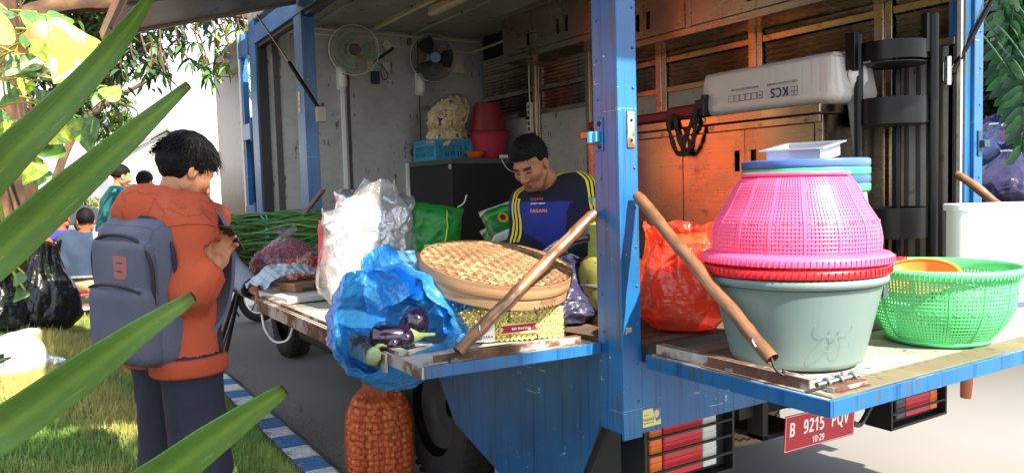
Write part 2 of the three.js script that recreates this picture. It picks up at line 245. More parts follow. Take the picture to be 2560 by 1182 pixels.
// ---------- the truck ----------
const truck = thing('field_kitchen_truck', 'blue box truck with raised side flap, fold-down shelves and steel kitchen inside', 'truck');
M.slat = M.steel;
const W = 2.1, FL = .96, CE = 2.92, ZB = -4.6;
{
  const t = truck, boxes = (name, list, mat) => P(t, name, mg(list), mat);
  P(t, 'floor', bx(.03, W + .08, .90, FL, -4.72, -.005), M.deck);
  P(t, 'roof', bx(0, W + .12, CE, CE + .07, -4.8, .0, .01), M.alu);
  for (const x of [.5, .98, 1.42]) P(t, 'roof_batten', bx(x - .02, x + .02, CE - .025, CE - .001, -4.58, -.1), M.alu);
  // corner post: L profile with slanted foot
  { const post = P(t, 'corner_post', mg([bx(0, .012, .665, CE + .05, -.13, -.012, .004), bx(0, .082, .645, CE + .05, -.014, 0, .004), bx(.07, .082, .9, CE, -.05, -.012, .002), bx(.012, .07, .97, CE, -.128, -.118, .002)]), M.blue, 'blue steel corner post with peeled paint');
    P(post, 'lock_plate', bx(.035, .066, 1.615, 1.735, .0005, .006, .003), S({ map: TX.rust, color: C(255, 250, 235), roughness: .6 }));
    for (const y of [1.64, 1.705]) P(post, 'plate_hole', T(new THREE.CylinderGeometry(.005, .005, .004, 12).rotateX(Math.PI / 2), .051, y, .006), M.hole);
    P(post, 'hinge_leaf', bx(-.005, -.0005, 1.61, 1.72, -.112, -.075, .002), M.blue); P(post, 'hinge_eye', mg([rod(V(-.022, 1.64, -.118), V(-.022, 1.675, -.118), .012, 14), bx(-.022, -.004, 1.64, 1.675, -.118, -.09, .002)]), S({ color: C(70, 160, 215), roughness: .4 }));
    for (const y of [1.70, 1.625]) P(post, 'bolt', T(new THREE.SphereGeometry(.009, 10, 6).scale(.5, 1, 1), -.006, y, -.093), M.darkMetal);
    const riv = new THREE.SphereGeometry(.0055, 8, 5); for (let y = .74; y < 2.2; y += .13) { P(post, 'rivet', riv, M.blue).position.set(0, y, -.1 + .006 * Math.sin(y * 9)); P(post, 'rivet', riv, M.blue).position.set(.066, y + .03, 0); }
    P(post, 'bare_patch', ext([[0, 0], [.004, .012], [.001, .02], [.012, .022], [.02, .018], [.024, .021], [.03, .016], [.027, .01], [.03, .006], [.02, .001], [.012, .004], [.006, -.004]], .0008), M.pale).position.set(.012, 1.005, .0004);
  }
  { const post = P(t, 'middle_post', bx(.0, .09, .9, CE, -3.50, -3.34, .004), M.blue); P(post, 'dark_edge', bx(-.006, .085, .93, CE - .03, -3.339, -3.305, .003), M.blue);
    P(post, 'notice_sticker', uvFit(bx(-.003, -.0005, 2.06, 2.20, -3.46, -3.42, 0)), S({ map: canv(64, 160, (c, w, h) => { c.fillStyle = '#cfc6c0'; c.fillRect(0, 0, w, h); c.fillStyle = '#6a6060'; c.fillRect(10, 78, 44, 6); c.fillRect(16, 96, 30, 30); c.fillStyle = '#cfc6c0'; c.fillRect(22, 104, 18, 6); }), roughness: .7 })); }
  { const f = P(t, 'front_post', mg([bx(0, .1, .7, CE, -4.80, -4.60, .005)]), M.blue); P(f, 'rubber_seal', bx(.01, .09, .95, CE - .1, -4.598, -4.57, .003), M.black); }
  P(t, 'side_header', bx(-.01, .08, 2.72, 2.86, -4.6, -.014, .004), M.blue);
  P(t, 'header_seal', bx(.015, .07, 2.69, 2.719, -4.56, -.14, .003), M.black);
  { const p = P(t, 'rear_right_post', bx(W + .045, W + .12, .62, CE + .05, -.14, -.001, .004), M.blue); P(p, 'dark_return', bx(W + .0, W + .044, .95, CE, -.10, -.02, .002), M.blue); P(p, 'steel_strip', bx(W - .02, W - .001, .96, CE, -.05, -.03, .002), M.alu);
    P(p, 'lock_eye', mg([bx(W + .07, W + .1, 1.58, 1.70, .0005, .006, .002), bx(W + .08, W + .13, 1.62, 1.655, .006, .03, .004)]), S({ color: C(60, 78, 98), roughness: .5, metalness: .4 }));
    const riv = new THREE.SphereGeometry(.0055, 8, 5); for (let y = .8; y < 2.2; y += .17) P(p, 'rivet', riv, M.blue).position.set(W + .09, y, 0); }
  P(t, 'rear_header', bx(.082, W + .045, 2.76, CE, -.08, -.01, .004), M.blue);
  // rear cross beam and side skirt
  const beam = P(t, 'rear_cross_beam', bx(.083, W + .045, .655, .945, -.06, -.004, .004), M.blue);
  const sk = ext([[0, .95], [.05, .66], [.26, .26], [.5, .21], [1.14, .40], [1.36, .66], [1.5, .95]], .012); sk.rotateY(Math.PI / 2); sk.translate(.006, 0, -.1); uvm(sk);
  P(t, 'side_skirt', sk, M.blue);
  P(t, 'skirt_brace', bar(V(.03, .66, -.13), V(.03, .2, -.39), .012, .03), M.darkMetal);
  P(t, 'front_side_rail', bx(.02, .1, .84, .93, -4.7, -1.62, .004), M.darkMetal);
  // chassis
  for (const x of [.62, 1.42]) P(t, 'chassis_rail', bx(x - .04, x + .04, .58, .80, -6.6, -.25, .004), M.darkMetal);
  for (const z of [-.35, -1.2, -2.4, -3.6, -4.6]) P(t, 'cross_member', bx(.1, W, .80, .90, z - .05, z + .05, .004), M.darkMetal);
  P(t, 'rear_axle', rod(V(.2, .37, -1.55), V(1.95, .37, -1.55), .07, 12), M.darkMetal);
  for (const x of [.5, 1.55]) P(t, 'leaf_spring', tube([V(x, .52, -.95), V(x, .43, -1.55), V(x, .52, -2.2)], .035, 12, 6), M.darkMetal);
  P(t, 'bumper_bracket', mg([bx(.70, .73, .50, .655, -.10, -.02), bx(.70, .95, .50, .52, -.25, -.02), bx(.62, .96, .585, .655, -.12, -.065)]), M.darkMetal); P(t, 'bracket_nut', T(new THREE.CylinderGeometry(.02, .02, .012, 14).rotateX(Math.PI / 2), .915, .62, -.02), M.chrome);
  // wheels
  const wheel = (x, z, w, s) => {
    const g = sub(t, 'wheel', [x, .375, z]); const R = .375;
    const tp = [[.225, -w / 2 + .015], [.27, -w / 2], [.33, -w / 2 + .002], [.36, -w / 2 + .02], [R - .004, -w / 2 + .04], [R - .004, w / 2 - .04], [.36, w / 2 - .02], [.33, w / 2 - .002], [.27, w / 2], [.225, w / 2 - .015]];
    const ty = lathe(tp, 64).rotateZ(Math.PI / 2); P(g, 'tyre', ty, M.rubber);
    const lug = []; for (let i = 0; i < 42; i++) for (const sx of [-1, 1]) { const b = new THREE.BoxGeometry(w * .4, .014, .026); b.translate(sx * w * .25, R + .001, 0); b.rotateX(i / 42 * Math.PI * 2 + sx * .035); lug.push(b); } P(g, 'tread', mg(lug), M.rubber);
    const rim = s > 0 ? [[.05, -.02], [.13, -.025], [.15, .0], [.19, .05], [.205, -.0], [.21, -w / 2 + .03], [.228, -w / 2 + .012], [.232, -w / 2 + .02]] : [[.04, -.07], [.09, -.075], [.11, -.04], [.15, -.05], [.19, -.02], [.21, -w / 2 + .05], [.228, -w / 2 + .012]];
    P(g, 'rim', lathe(rim, 48).rotateZ(Math.PI / 2).scale(-1, 1, 1).scale(-1, 1, 1), S({ color: C(92, 90, 88), roughness: .6, metalness: .4, map: TX.grime }));
    if (s <= 0) { const nut = new THREE.CylinderGeometry(.012, .012, .03, 6).rotateZ(Math.PI / 2); for (let i = 0; i < 6; i++) { const n = P(g, 'wheel_nut', nut, M.darkMetal); n.position.set(-.06, .1 * Math.cos(i * 1.047), .1 * Math.sin(i * 1.047)); } }
    return g;
  };
  const flip = g => { g.rotation.y = Math.PI; return g; };
  wheel(.12, -1.56, .20, 1); flip(wheel(W - .02, -1.56, .2, 1)); wheel(.36, -1.56, .2, -1); flip(wheel(W - .26, -1.56, .2, -1)); wheel(.36, -5.2, .2, -1); flip(wheel(W - .26, -5.2, .2, -1));
  // mud flap with raised lettering, spare wheel slung flat under the tail
  { const f = P(t, 'mud_flap', bx(.12, .56, .12, .52, -1.02, -1.005, .003), S({ color: C(112, 98, 82), roughness: .95, map: TX.grime }));
    P(f, 'embossed_emblem', mg([new THREE.TorusGeometry(.07, .009, 6, 28), new THREE.TorusGeometry(.03, .009, 6, 18, 4.4), T(new THREE.BoxGeometry(.012, .06, .012), .0, .04, 0)]).translate(.27, .33, -1.001), S({ color: C(88, 76, 64), roughness: .95 }));
    P(f, 'embossed_lettering', uvFit(bx(.16, .52, .135, .215, -1.0045, -1.0030, 0), 'z'), S({ map: canv(256, 64, (c, w, h) => { c.fillStyle = '#73655a'; c.fillRect(0, 0, w, h); c.fillStyle = '#9a8c7c'; c.font = 'italic bold 54px serif'; c.fillText('PUSERI', 14, 52); }), roughness: .95 }));
    P(t, 'flap_bracket', bx(.09, .13, .12, .8, -1.03, -1.0, .002), S({ color: C(150, 138, 118), roughness: .9, map: TX.grime })); }
  { const g = sub(t, 'spare_wheel', [1.1, .40, -.74]); P(g, 'tyre', lathe([[.2, -.09], [.3, -.1], [.35, -.085], [.362, -.06], [.362, .06], [.35, .085], [.3, .1], [.2, .09]], 64), M.rubberDust);
    const zig = []; for (const y of [-.05, -.017, .017, .05]) { const pts = []; for (let i = 0; i < 120; i++) { const a = i / 120 * Math.PI * 2; pts.push(V(.363 * Math.cos(a), y + (i % 2 ? .006 : -.006), .363 * Math.sin(a))); } const c = []; for (let i = 0; i < 120; i++) c.push(bar(pts[i], pts[(i + 1) % 120], .003, .006, 0)); zig.push(mg(c)); } P(g, 'tread_groove', mg(zig), S({ color: C(48, 40, 34), roughness: 1 })); }
  // tail lights behind guards
  const tail = (x, y, mirror) => {
    const g = sub(t, 'tail_light', [x, y, -.06]); const s = mirror ? -1 : 1;
    P(g, 'housing', mg([bx(-.21, .21, -.02 - .10, .10, -.11, -.02, .006), bx(-.21, .21, .10, .112, -.11, .02, .002), bx(-.21, .21, -.132, -.12, -.11, .02, .002), bx(-.222, -.21, -.132, .112, -.11, .02, .002), bx(.21, .222, -.132, .112, -.11, .02, .002)]), M.black);
    const lens = (x0, x1, c, n) => { const a = Math.min(s * x0, s * x1), b = Math.max(s * x0, s * x1); const L = P(g, n, bx(a, b, -.10, .09, -.019, -.002, .006), PH({ color: c, roughness: .35, clearcoat: .3, bumpMap: TX.fab, bumpScale: .001 })); for (const yy of [-.033, .028]) P(L, 'lens_rib', bx(a + .004, b - .004, yy - .003, yy + .003, -.002, .001, .001), L.material); };
    lens(-.18, -.12, C(226, 112, 36), 'amber_lens'); lens(-.115, .075, C(196, 26, 44), 'red_lens'); lens(.08, .15, mirror ? C(60, 60, 62) : C(210, 212, 208), 'clear_lens');
    for (const yy of [-.06, .005, .065]) P(g, 'guard_bar', rod(V(-.215, yy, .016), V(.215, yy, .016), .006, 8), M.darkMetal);
    return g;
  };
  tail(.345, .545, false); tail(1.78, .50, true);
  P(t, 'tail_light_cable', tube([V(1.25, .47, -.02), V(1.35, .44, -.05), V(1.46, .5, -.07), V(1.56, .53, -.08)], .012, 16, 8), M.black);
  P(t, 'tow_pin', mg([rod(V(2.06, .45, .02), V(2.06, .58, .02), .028, 14), rod(V(1.98, .55, -.02), V(2.06, .55, .02), .02, 10)]), S({ color: C(178, 112, 88), roughness: .7 }));
  { const g = sub(t, 'licence_plate', [.975, .522, .03]); g.rotation.set(.05, .0, -.02);
    P(g, 'plate', bx(-.215, .215, -.072, .072, -.001, .001, .0006), S({ color: C(178, 24, 44), roughness: .5, metalness: .1 }), 'red number plate');
    const pm = S({ map: canv(1024, 344, (c, w, h) => { c.fillStyle = '#b3202f'; c.fillRect(0, 0, w, h); c.strokeStyle = '#e8c8c8'; c.lineWidth = 6; c.strokeRect(8, 8, w - 16, h - 16); c.fillStyle = '#f1eeee'; c.textAlign = 'center'; c.font = 'bold 190px sans-serif'; const tx = (s, x, y, sx) => { c.save(); c.translate(x, y); c.scale(sx, 1); c.fillText(s, 0, 0); c.restore(); }; tx('B', 100, 205, .74); tx('9215', 410, 205, .74); tx('PQV', 800, 205, .74); c.font = 'bold 92px sans-serif'; tx('10·29', 480, 312, .8); }), roughness: .45 });
    P(g, 'number', uvFit(bx(-.214, .214, -.071, .071, .0012, .0020, 0), 'z'), pm); P(t, 'plate_holder', bx(.8, 1.15, .62, .655, -.02, .022, .002), M.black); }
  P(beam, 'sticker', uvFit(bx(.084, .165, .675, .735, -.0035, -.002, 0), 'z'), S({ map: canv(256, 160, (c, w, h) => { c.fillStyle = '#ded98a'; c.fillRect(0, 0, w, h); c.fillStyle = '#5f6a96'; c.beginPath(); c.moveTo(140, 0); c.lineTo(256, 0); c.lineTo(256, 110); c.lineTo(190, 130); c.fill(); c.fillStyle = '#cfc6ae'; c.beginPath(); c.arc(198, 56, 40, 0, 7); c.fill(); c.strokeStyle = '#8a6f4a'; c.lineWidth = 8; c.stroke(); c.fillStyle = '#26241c'; c.font = '20px sans-serif'; c.fillText('Sahabat', 12, 60); c.font = 'bold 40px sans-serif'; c.fillText('TAGANA', 2, 108); c.font = 'bold 16px sans-serif'; c.fillText('KOMUNITAS SOSIAL', 4, 132); }), roughness: .5 }));

  // ----- interior -----
  const bw = sub(t, 'front_bulkhead'); for (const [a, b] of [[.08, .768], [.80, 1.46], [1.475, W + .05]]) P(bw, 'wall_panel', bx(a, b, FL, CE - .001, ZB - .03, ZB, .002), M.alu);
  P(bw, 'panel_seam', bx(.769, .799, FL, CE - .002, ZB - .03, ZB - .006, 0), M.aluDark); P(bw, 'panel_seam', bx(1.461, 1.474, FL, CE - .002, ZB - .03, ZB - .006, 0), M.aluDark);
  P(bw, 'side_strip', bx(.14, .19, FL, CE - .12, ZB + .001, ZB + .012, .002), M.aluDark);
  P(t, 'conduit', mg([rod(V(.1, 2.885, ZB + .02), V(W, 2.885, ZB + .02), .013, 8), rod(V(.1, 2.84, ZB + .018), V(1.2, 2.84, ZB + .018), .010, 8)]), M.cream);
  P(t, 'ceiling_conduit', rod(V(.985, 2.89, ZB + .03), V(1.0, 2.89, -.2), .014, 8), M.cream);
  P(t, 'cable_trunking', bx(.71, .745, FL, 2.40, ZB + .0005, ZB + .014, .002), M.white);
  P(t, 'corner_trunking', bx(1.30, 1.33, FL, 1.74, ZB + .0005, ZB + .02, .002), M.white);
  for (const [x, y] of [[.985, 2.595], [1.14, 2.595]]) { const b = P(t, 'wall_socket', bx(x - .035, x + .035, y - .04, y + .04, ZB + .001, ZB + .03, .004), M.cream); P(b, 'drop_conduit', rod(V(x, y + .04, ZB + .012), V(x, 2.84, ZB + .012), .008, 6), M.cream); }
  P(t, 'junction_box', mg([T(new THREE.CylinderGeometry(.04, .04, .03, 16).rotateX(Math.PI / 2), 1.15, 2.79, ZB + .016), rod(V(.96, 2.79, ZB + .012), V(1.3, 2.79, ZB + .012), .009, 6)]), M.cream);
  P(t, 'fuse_box', mg([bx(1.74, 1.92, 2.58, 2.75, ZB + .001, ZB + .04, .004), bx(1.75, 1.9, 2.66, 2.74, ZB + .04, ZB + .06, .004)]), M.cream);
  P(t, 'wall_conduit', mg([tube([V(1.62, 2.80, ZB + .03), V(1.75, 2.79, ZB + .02), V(2.0, 2.78, ZB + .02), V(2.07, 2.80, ZB + .1), V(2.08, 2.83, -3.6)], .011, 24, 6), T(new THREE.CylinderGeometry(.035, .035, .03, 12).rotateX(Math.PI / 2), 1.7, 2.79, ZB + .03)]), M.cream);
  // right wall
  const rw = sub(t, 'right_wall');
  P(rw, 'outer_skin', bx(W + .045, W + .07, .66, CE, -4.7, -.14, .002), M.blue);
  const bays = [[-.42, -.02], [-1.235, -.42], [-2.05, -1.235], [-2.85, -2.05], [-3.6, -2.85], [-4.58, -3.6]];
  const slat = {};
  bays.forEach(([z0, z1]) => {
    const a = z0 + .05, b = z1 - .045, L = b - a; const p = P(rw, 'wall_panel', bx(W + .0, W + .02, FL, 2.105, a, b, .002), M.alu);
    const key = L.toFixed(3); slat[key] ??= uvm(new THREE.BoxGeometry(.030, .004, L - .004).rotateZ(-1.05));
    P(rw, 'panel_back', bx(W + .022, W + .034, 2.10, CE, a, b, 0), M.hole);
    for (const y of [2.105, 2.305, 2.50]) P(rw, 'rail', bx(W - .012, W + .02, y, y + .038, a - .001, b + .001, .003), M.steel);
    for (const [y0, n] of [[2.148, 5], [2.35, 5], [2.545, 5]]) for (let i = 0; i < n; i++) { const s = P(rw, 'louvre_slat', slat[key], M.slat); s.position.set(W + .012, y0 + .014 + i * .0305, (a + b) / 2); }
  });
  for (const z of [-.42, -1.235, -2.05, -2.85, -3.6]) P(rw, 'wall_post', mg([bx(W - .025, W + .02, FL, CE - .001, z - .048, z + .005, .003), bx(W - .014, W + .02, FL, CE - .001, z + .006, z + .044, .003)]), M.steel);
  for (const z of [-.06, -.13, -.24, -.3]) P(rw, 'corner_rib', bx(W - .012, W - .001, FL, 2.1, z - .012, z + .008, .002), M.aluDark);
  // cabinets: carcass, doors with open finger slots
  const slotDoor = (z0, z1, y0, y1, sz, sy, x) => { const h = [[sz - .018, sy - .055], [sz - .018, sy + .055], [sz + .018, sy + .055], [sz + .018, sy - .055]].map(p => [-p[0], p[1]]); const g = ext([[-z1, y0], [-z0, y0], [-z0, y1], [-z1, y1]], .014, [h]); g.rotateY(Math.PI / 2); g.translate(x - .014, 0, 0); return uvm(g, 1, 0); };
  const lc = sub(t, 'base_cabinet');
  P(lc, 'carcass', mg([bx(1.575, W - .03, 1.0, 1.80, -2.2, -2.18, 0), bx(1.575, W - .03, 1.0, 1.80, -.42, -.40, .002), bx(1.575, W - .03, 1.0, 1.02, -2.2, -.4, 0), bx(1.60, 1.61, 1.02, 1.78, -2.18, -.42, 0)]), M.steel);
  P(lc, 'worktop', bx(1.535, W - .03, 1.806, 1.85, -2.25, -.385, .004), M.steel);
  P(lc, 'apron', bx(1.556, 1.575, 1.765, 1.80, -2.2, -.40, .002), M.steel);
  P(lc, 'plinth', bx(1.62, W - .05, FL, 1.0, -2.2, -.42, 0), M.black);
  for (const z of [-2.17, -1.285, -.405]) P(lc, 'stile', bx(1.555, 1.576, 1.0, 1.763, z - .022, z + .02, .002), M.steel);
  for (const [z0, z1, s] of [[-2.145, -1.735, -1.78], [-1.73, -1.31, -1.69], [-1.262, -.854, -.905], [-.85, -.43, -.795]]) P(lc, 'cabinet_door', slotDoor(z0, z1, 1.05, 1.758, s, 1.60, 1.566), M.steel);
  const uc = sub(t, 'wall_cabinet'); const ucab = (x, y0, z0, z1, doors, stiles) => {
    P(uc, 'carcass', mg([bx(x + .022, W - .03, y0 + .012, CE - .002, z0, z0 + .015, 0), bx(x + .022, W - .03, y0 + .012, CE - .002, z1 - .015, z1, 0), bx(x + .04, x + .05, y0 + .02, CE - .02, z0 + .02, z1 - .02, 0), bx(x + .02, W - .03, y0, y0 + .012, z0, z1, .002)]), M.steel);
    P(uc, 'bottom_lip', bx(x, x + .02, y0, y0 + .042, z0, z1, .003), M.steel); P(uc, 'top_rail', bx(x + .002, x + .02, CE - .05, CE - .002, z0, z1, .002), M.steel);
    for (const z of stiles) P(uc, 'stile', bx(x + .002, x + .02, y0 + .043, CE - .051, z - .022, z + .022, .002), M.steel);
    for (const [a, b, s, sy] of doors) P(uc, 'cabinet_door', slotDoor(a, b, y0 + .047, CE - .055, s, sy, x + .016), M.steel);
  };
  ucab(1.75, 2.37, -2.28, -.02, [[-2.22, -1.845, -1.90, 2.52], [-1.84, -1.48, -1.80, 2.52], [-1.425, -.945, -.99, 2.52], [-.94, -.48, -.89, 2.52], [-.43, -.06, -.1, 2.52]], [-2.25, -1.452, -.455, -.04]);
  ucab(1.78, 2.52, -3.62, -2.36, [[-3.58, -3.18, -3.235, 2.66], [-3.13, -2.775, -2.83, 2.68], [-2.77, -2.41, -2.72, 2.68]], [-3.60, -3.155, -2.385]);
  P(uc, 'warning_sticker', uvFit(bx(1.7915, 1.794, 2.60, 2.74, -3.44, -3.38, 0), 'x'), S({ map: canv(64, 128, (c, w, h) => { c.fillStyle = '#141414'; c.fillRect(0, 0, w, h); c.fillStyle = '#8d8d8d'; c.beginPath(); c.moveTo(14, 8); c.lineTo(50, 14); c.lineTo(30, 34); c.lineTo(54, 56); c.lineTo(20, 50); c.fill(); c.fillStyle = '#c9c069'; c.fillRect(18, 92, 34, 22); }), roughness: .6 }));
  // ----- fold-down shelves -----
  { const s = sub(t, 'rear_shelf'); P(s, 'shelf_panel', bx(.004, W + .03, .925, .955, .125, .775, .002), M.pale); P(s, 'side_edge', bx(-.008, .003, .915, .958, .122, .79, .002), M.blue, 'blue painted edge'); P(s, 'side_edge', bx(W + .031, W + .042, .915, .958, .122, .79, .002), M.blue); P(s, 'outer_edge', bx(.0035, W + .03, .915, .9575, .776, .79, .002), M.blue);
    P(s, 'outer_strip', bx(.02, W + .03, .9552, .960, .69, .775, .001), S({ map: TX.pale, color: C(176, 166, 138), roughness: .8 }));
    for (const [a, b] of [[.128, .225], [.23, .33]]) P(s, 'board', bx(.16, W, .9552, .961, a, b, .001), M.deck);
    P(s, 'stiffener', mg([bx(.03, .034, .956, .988, .13, .70, .001), bx(.034, .062, .984, .988, .13, .70, .001), bx(.014, .03, .956, .959, .13, .70, .0005)]), M.rust);
    const l = P(s, 'bolt_latch', mg([bx(.03, .20, .957, .961, .715, .765, .001), bx(.05, .19, .961, .975, .735, .758, .002)]), M.rust, 'galvanised bolt latch'); P(l, 'bolt', mg([rod(V(.02, .982, .73), V(.19, .982, .73), .007, 10), bar(V(.12, .986, .73), V(.15, .99, .71), .008, .006)]), M.chrome); for (const x of [.06, .11, .165]) P(l, 'staple', T(new THREE.TorusGeometry(.011, .004, 6, 14).rotateY(Math.PI / 2), x, .981, .73), M.chrome);
    P(t, 'rear_sill', bx(.085, W + .03, .9, .962, -.003, .03, .003), M.darkMetal); }
  { const s = sub(t, 'side_shelf'); const z0 = -2.02, z1 = -.10, x0 = -.70; P(s, 'shelf_panel', bx(x0 + .012, -.03, .932, .957, z0, z1 - .013, .002), M.pale); P(s, 'near_edge', bx(x0 + .012, -.03, .925, .962, z1 - .012, z1, .002), M.blue, 'blue painted edge'); P(s, 'outer_edge', bx(x0, x0 + .011, .925, .962, z0, z1, .002), M.rust);
    P(s, 'stiffener', mg([bx(-.64, -.08, .958, .984, z1 - .052, z1 - .046, .001), bx(-.64, -.08, .980, .984, z1 - .075, z1 - .0525, .001), bx(-.66, -.06, .9575, .9605, z1 - .046, z1 - .024, .0005)]), M.rust);
    P(s, 'outer_rail', mg([bx(x0 + .012, x0 + .05, .9575, .975, z0, z1 - .2, .002), bx(x0 - .012, x0 - .0005, .90, .96, z0, z1 - .25, .002)]), M.rust);
    s.rotation.z = -.02;
    const s2 = sub(t, 'front_side_shelf'); P(s2, 'shelf_panel', bx(-.62, -.03, .93, .955, -3.33, -2.045, .002), M.pale); P(s2, 'outer_edge', bx(-.632, -.621, .92, .957, -3.33, -2.045, .002), M.rust);
    P(t, 'shelf_cable', tube([V(-.68, .90, -1.98), V(-.67, .82, -1.96), V(-.63, .76, -1.94), V(-.58, .77, -1.90), V(-.55, .86, -1.87)], .0055, 24, 6), M.white);
    for (const z of [-.16, -1.0, -1.9, -2.2, -3.2]) P(t, 'shelf_hinge', rod(V(-.015, .94, z - .05), V(-.015, .94, z + .05), .012, 8), M.darkMetal); }
  // ----- raised side flap, rear flap, open door -----
  { const s = sub(t, 'side_flap', [0, 2.80, 0]); s.rotation.z = .265; const fl = S({ map: TX.alu, color: C(186, 172, 160), roughness: .42, metalness: .55, bumpMap: TX.grime, bumpScale: .001 });
    P(s, 'flap_panel', bx(-1.20, -.02, -.0, .022, -3.34, -.06, .002), fl); P(s, 'edge_frame', bx(-1.22, -.02, -.014, .03, -3.385, -3.341, .003), fl); P(s, 'edge_frame', bx(-1.22, -.02, -.014, .03, -.059, -.02, .003), fl); P(s, 'outer_edge', bx(-1.255, -1.221, -.016, .032, -3.385, -.02, .003), S({ color: C(176, 120, 128), roughness: .5, metalness: .2, map: TX.grime }));
    for (const z of [-2.5, -1.7, -.9]) P(s, 'stiffener', bx(-1.2, -.03, -.012, -.0005, z - .02, z + .02, .002), fl);
    P(s, 'pull_handle', tube([V(-1.24, 0, -3.0), V(-1.24, -.06, -3.0), V(-1.28, -.12, -3.0), V(-1.42, -.2, -3.02)], .009, 16, 8), S({ color: C(60, 110, 160), roughness: .35, metalness: .4 })); }
  { const s = sub(t, 'rear_flap', [0, 2.86, .01]); s.rotation.x = -.12; P(s, 'flap_panel', bx(0, W + .1, 0, .022, 0, 1.15, .002), M.alu); P(s, 'edge_frame', bx(0, W + .1, -.02, .03, 1.151, 1.19, .003), M.blue); }
  { const g = P(t, 'gas_strut', rod(V(.03, 2.03, -3.08), V(-.13, 2.36, -3.2), .014, 10), M.blackGloss); P(g, 'piston', rod(V(-.13, 2.36, -3.2), V(-.285, 2.68, -3.345), .006, 8), M.chrome); P(g, 'bracket', bx(0, .06, 1.96, 2.06, -3.10, -3.05, .003), S({ color: C(150, 146, 132), roughness: .5, metalness: .5 })); }
  { const g = P(t, 'gas_strut', rod(V(2.06, 1.97, -.06), V(2.22, 2.33, .05), .013, 10), M.blackGloss); P(g, 'piston', rod(V(2.22, 2.33, .05), V(2.3, 2.95, .6), .007, 8), M.chrome); P(g, 'bracket', mg([bx(2.0, 2.09, 1.93, 2.02, -.075, -.065, .003), rod(V(2.01, 1.91, -.05), V(2.01, 2.04, -.05), .014, 10)]), M.chrome); }
  { const s = sub(t, 'open_door'); const d = .035; const A = V(.075, 0, -5.42), B = V(.10, 0, -6.68); const mk = (y0, y1, w, off) => bar(V(A.x + off, (y0 + y1) / 2, A.z), V(B.x + off, (y0 + y1) / 2, B.z), w, y1 - y0, .003);
    P(s, 'door_panel', mk(.9, 2.93, .02, -.0), S({ map: TX.alu, color: C(168, 150, 138), roughness: .35, metalness: .35, bumpMap: TX.grime, bumpScale: .0008 })); P(s, 'door_edge', bar(V(.085, 1.915, -5.415), V(.085, 1.915, -5.32), .05, 2.05, .004), M.blue); P(s, 'trim', bar(V(.055, 1.915, -5.43), V(.055, 1.915, -5.39), .012, 2.05, .003), M.white);
    for (const y of [2.78, 2.05, 1.33]) P(s, 'hinge', mg([bx(.03, .09, y - .07, y + .07, -5.32, -4.79, .004), rod(V(.015, y - .1, -4.9), V(.015, y + .1, -4.9), .014, 8)]), M.blue); }
  // ----- cab -----
  { const c = sub(t, 'cab'); const cm = PH({ color: C(24, 70, 130), roughness: .3, clearcoat: .6 }); const sh = ext([[4.98, .55], [6.75, .55], [6.85, 1.0], [6.75, 1.25], [6.35, 2.2], [5.02, 2.25]], 1.66, [], .03).rotateY(Math.PI / 2).translate(.22, 0, 0); uvm(sh); P(c, 'cab_shell', sh, cm);
    P(c, 'side_window', bx(.17, .188, 1.35, 2.05, -6.25, -5.5, .01), PH({ color: C(20, 24, 28), roughness: .08 })); P(c, 'windscreen', bar(V(1.05, 1.35, -6.75), V(1.05, 2.1, -6.43), 1.5, .012, .002, V(0, 0, 1)), PH({ color: C(20, 24, 28), roughness: .08 }));
    P(c, 'mirror_arm', tube([V(.24, 2.02, -5.02), V(.16, 1.9, -5.05), V(.15, 1.6, -5.08), V(.21, 1.25, -5.05)], .012, 20, 8), M.black); P(c, 'mirror', bx(.12, .17, 1.40, 1.82, -5.20, -5.09, .02), M.black);
    P(c, 'side_tank', bx(.10, .55, .35, .75, -4.1, -3.3, .03), M.darkMetal); }
}
// ---------- plastics and bags ----------
const film = (c, o = {}) => PH({ color: c, roughness: .22, transmission: .5, thickness: 0, bumpMap: TX.crinkle, bumpScale: .004, ...o });
const plastic = (c, o = {}) => PH({ color: c, roughness: .35, clearcoat: .15, clearcoatRoughness: .4, ...o });
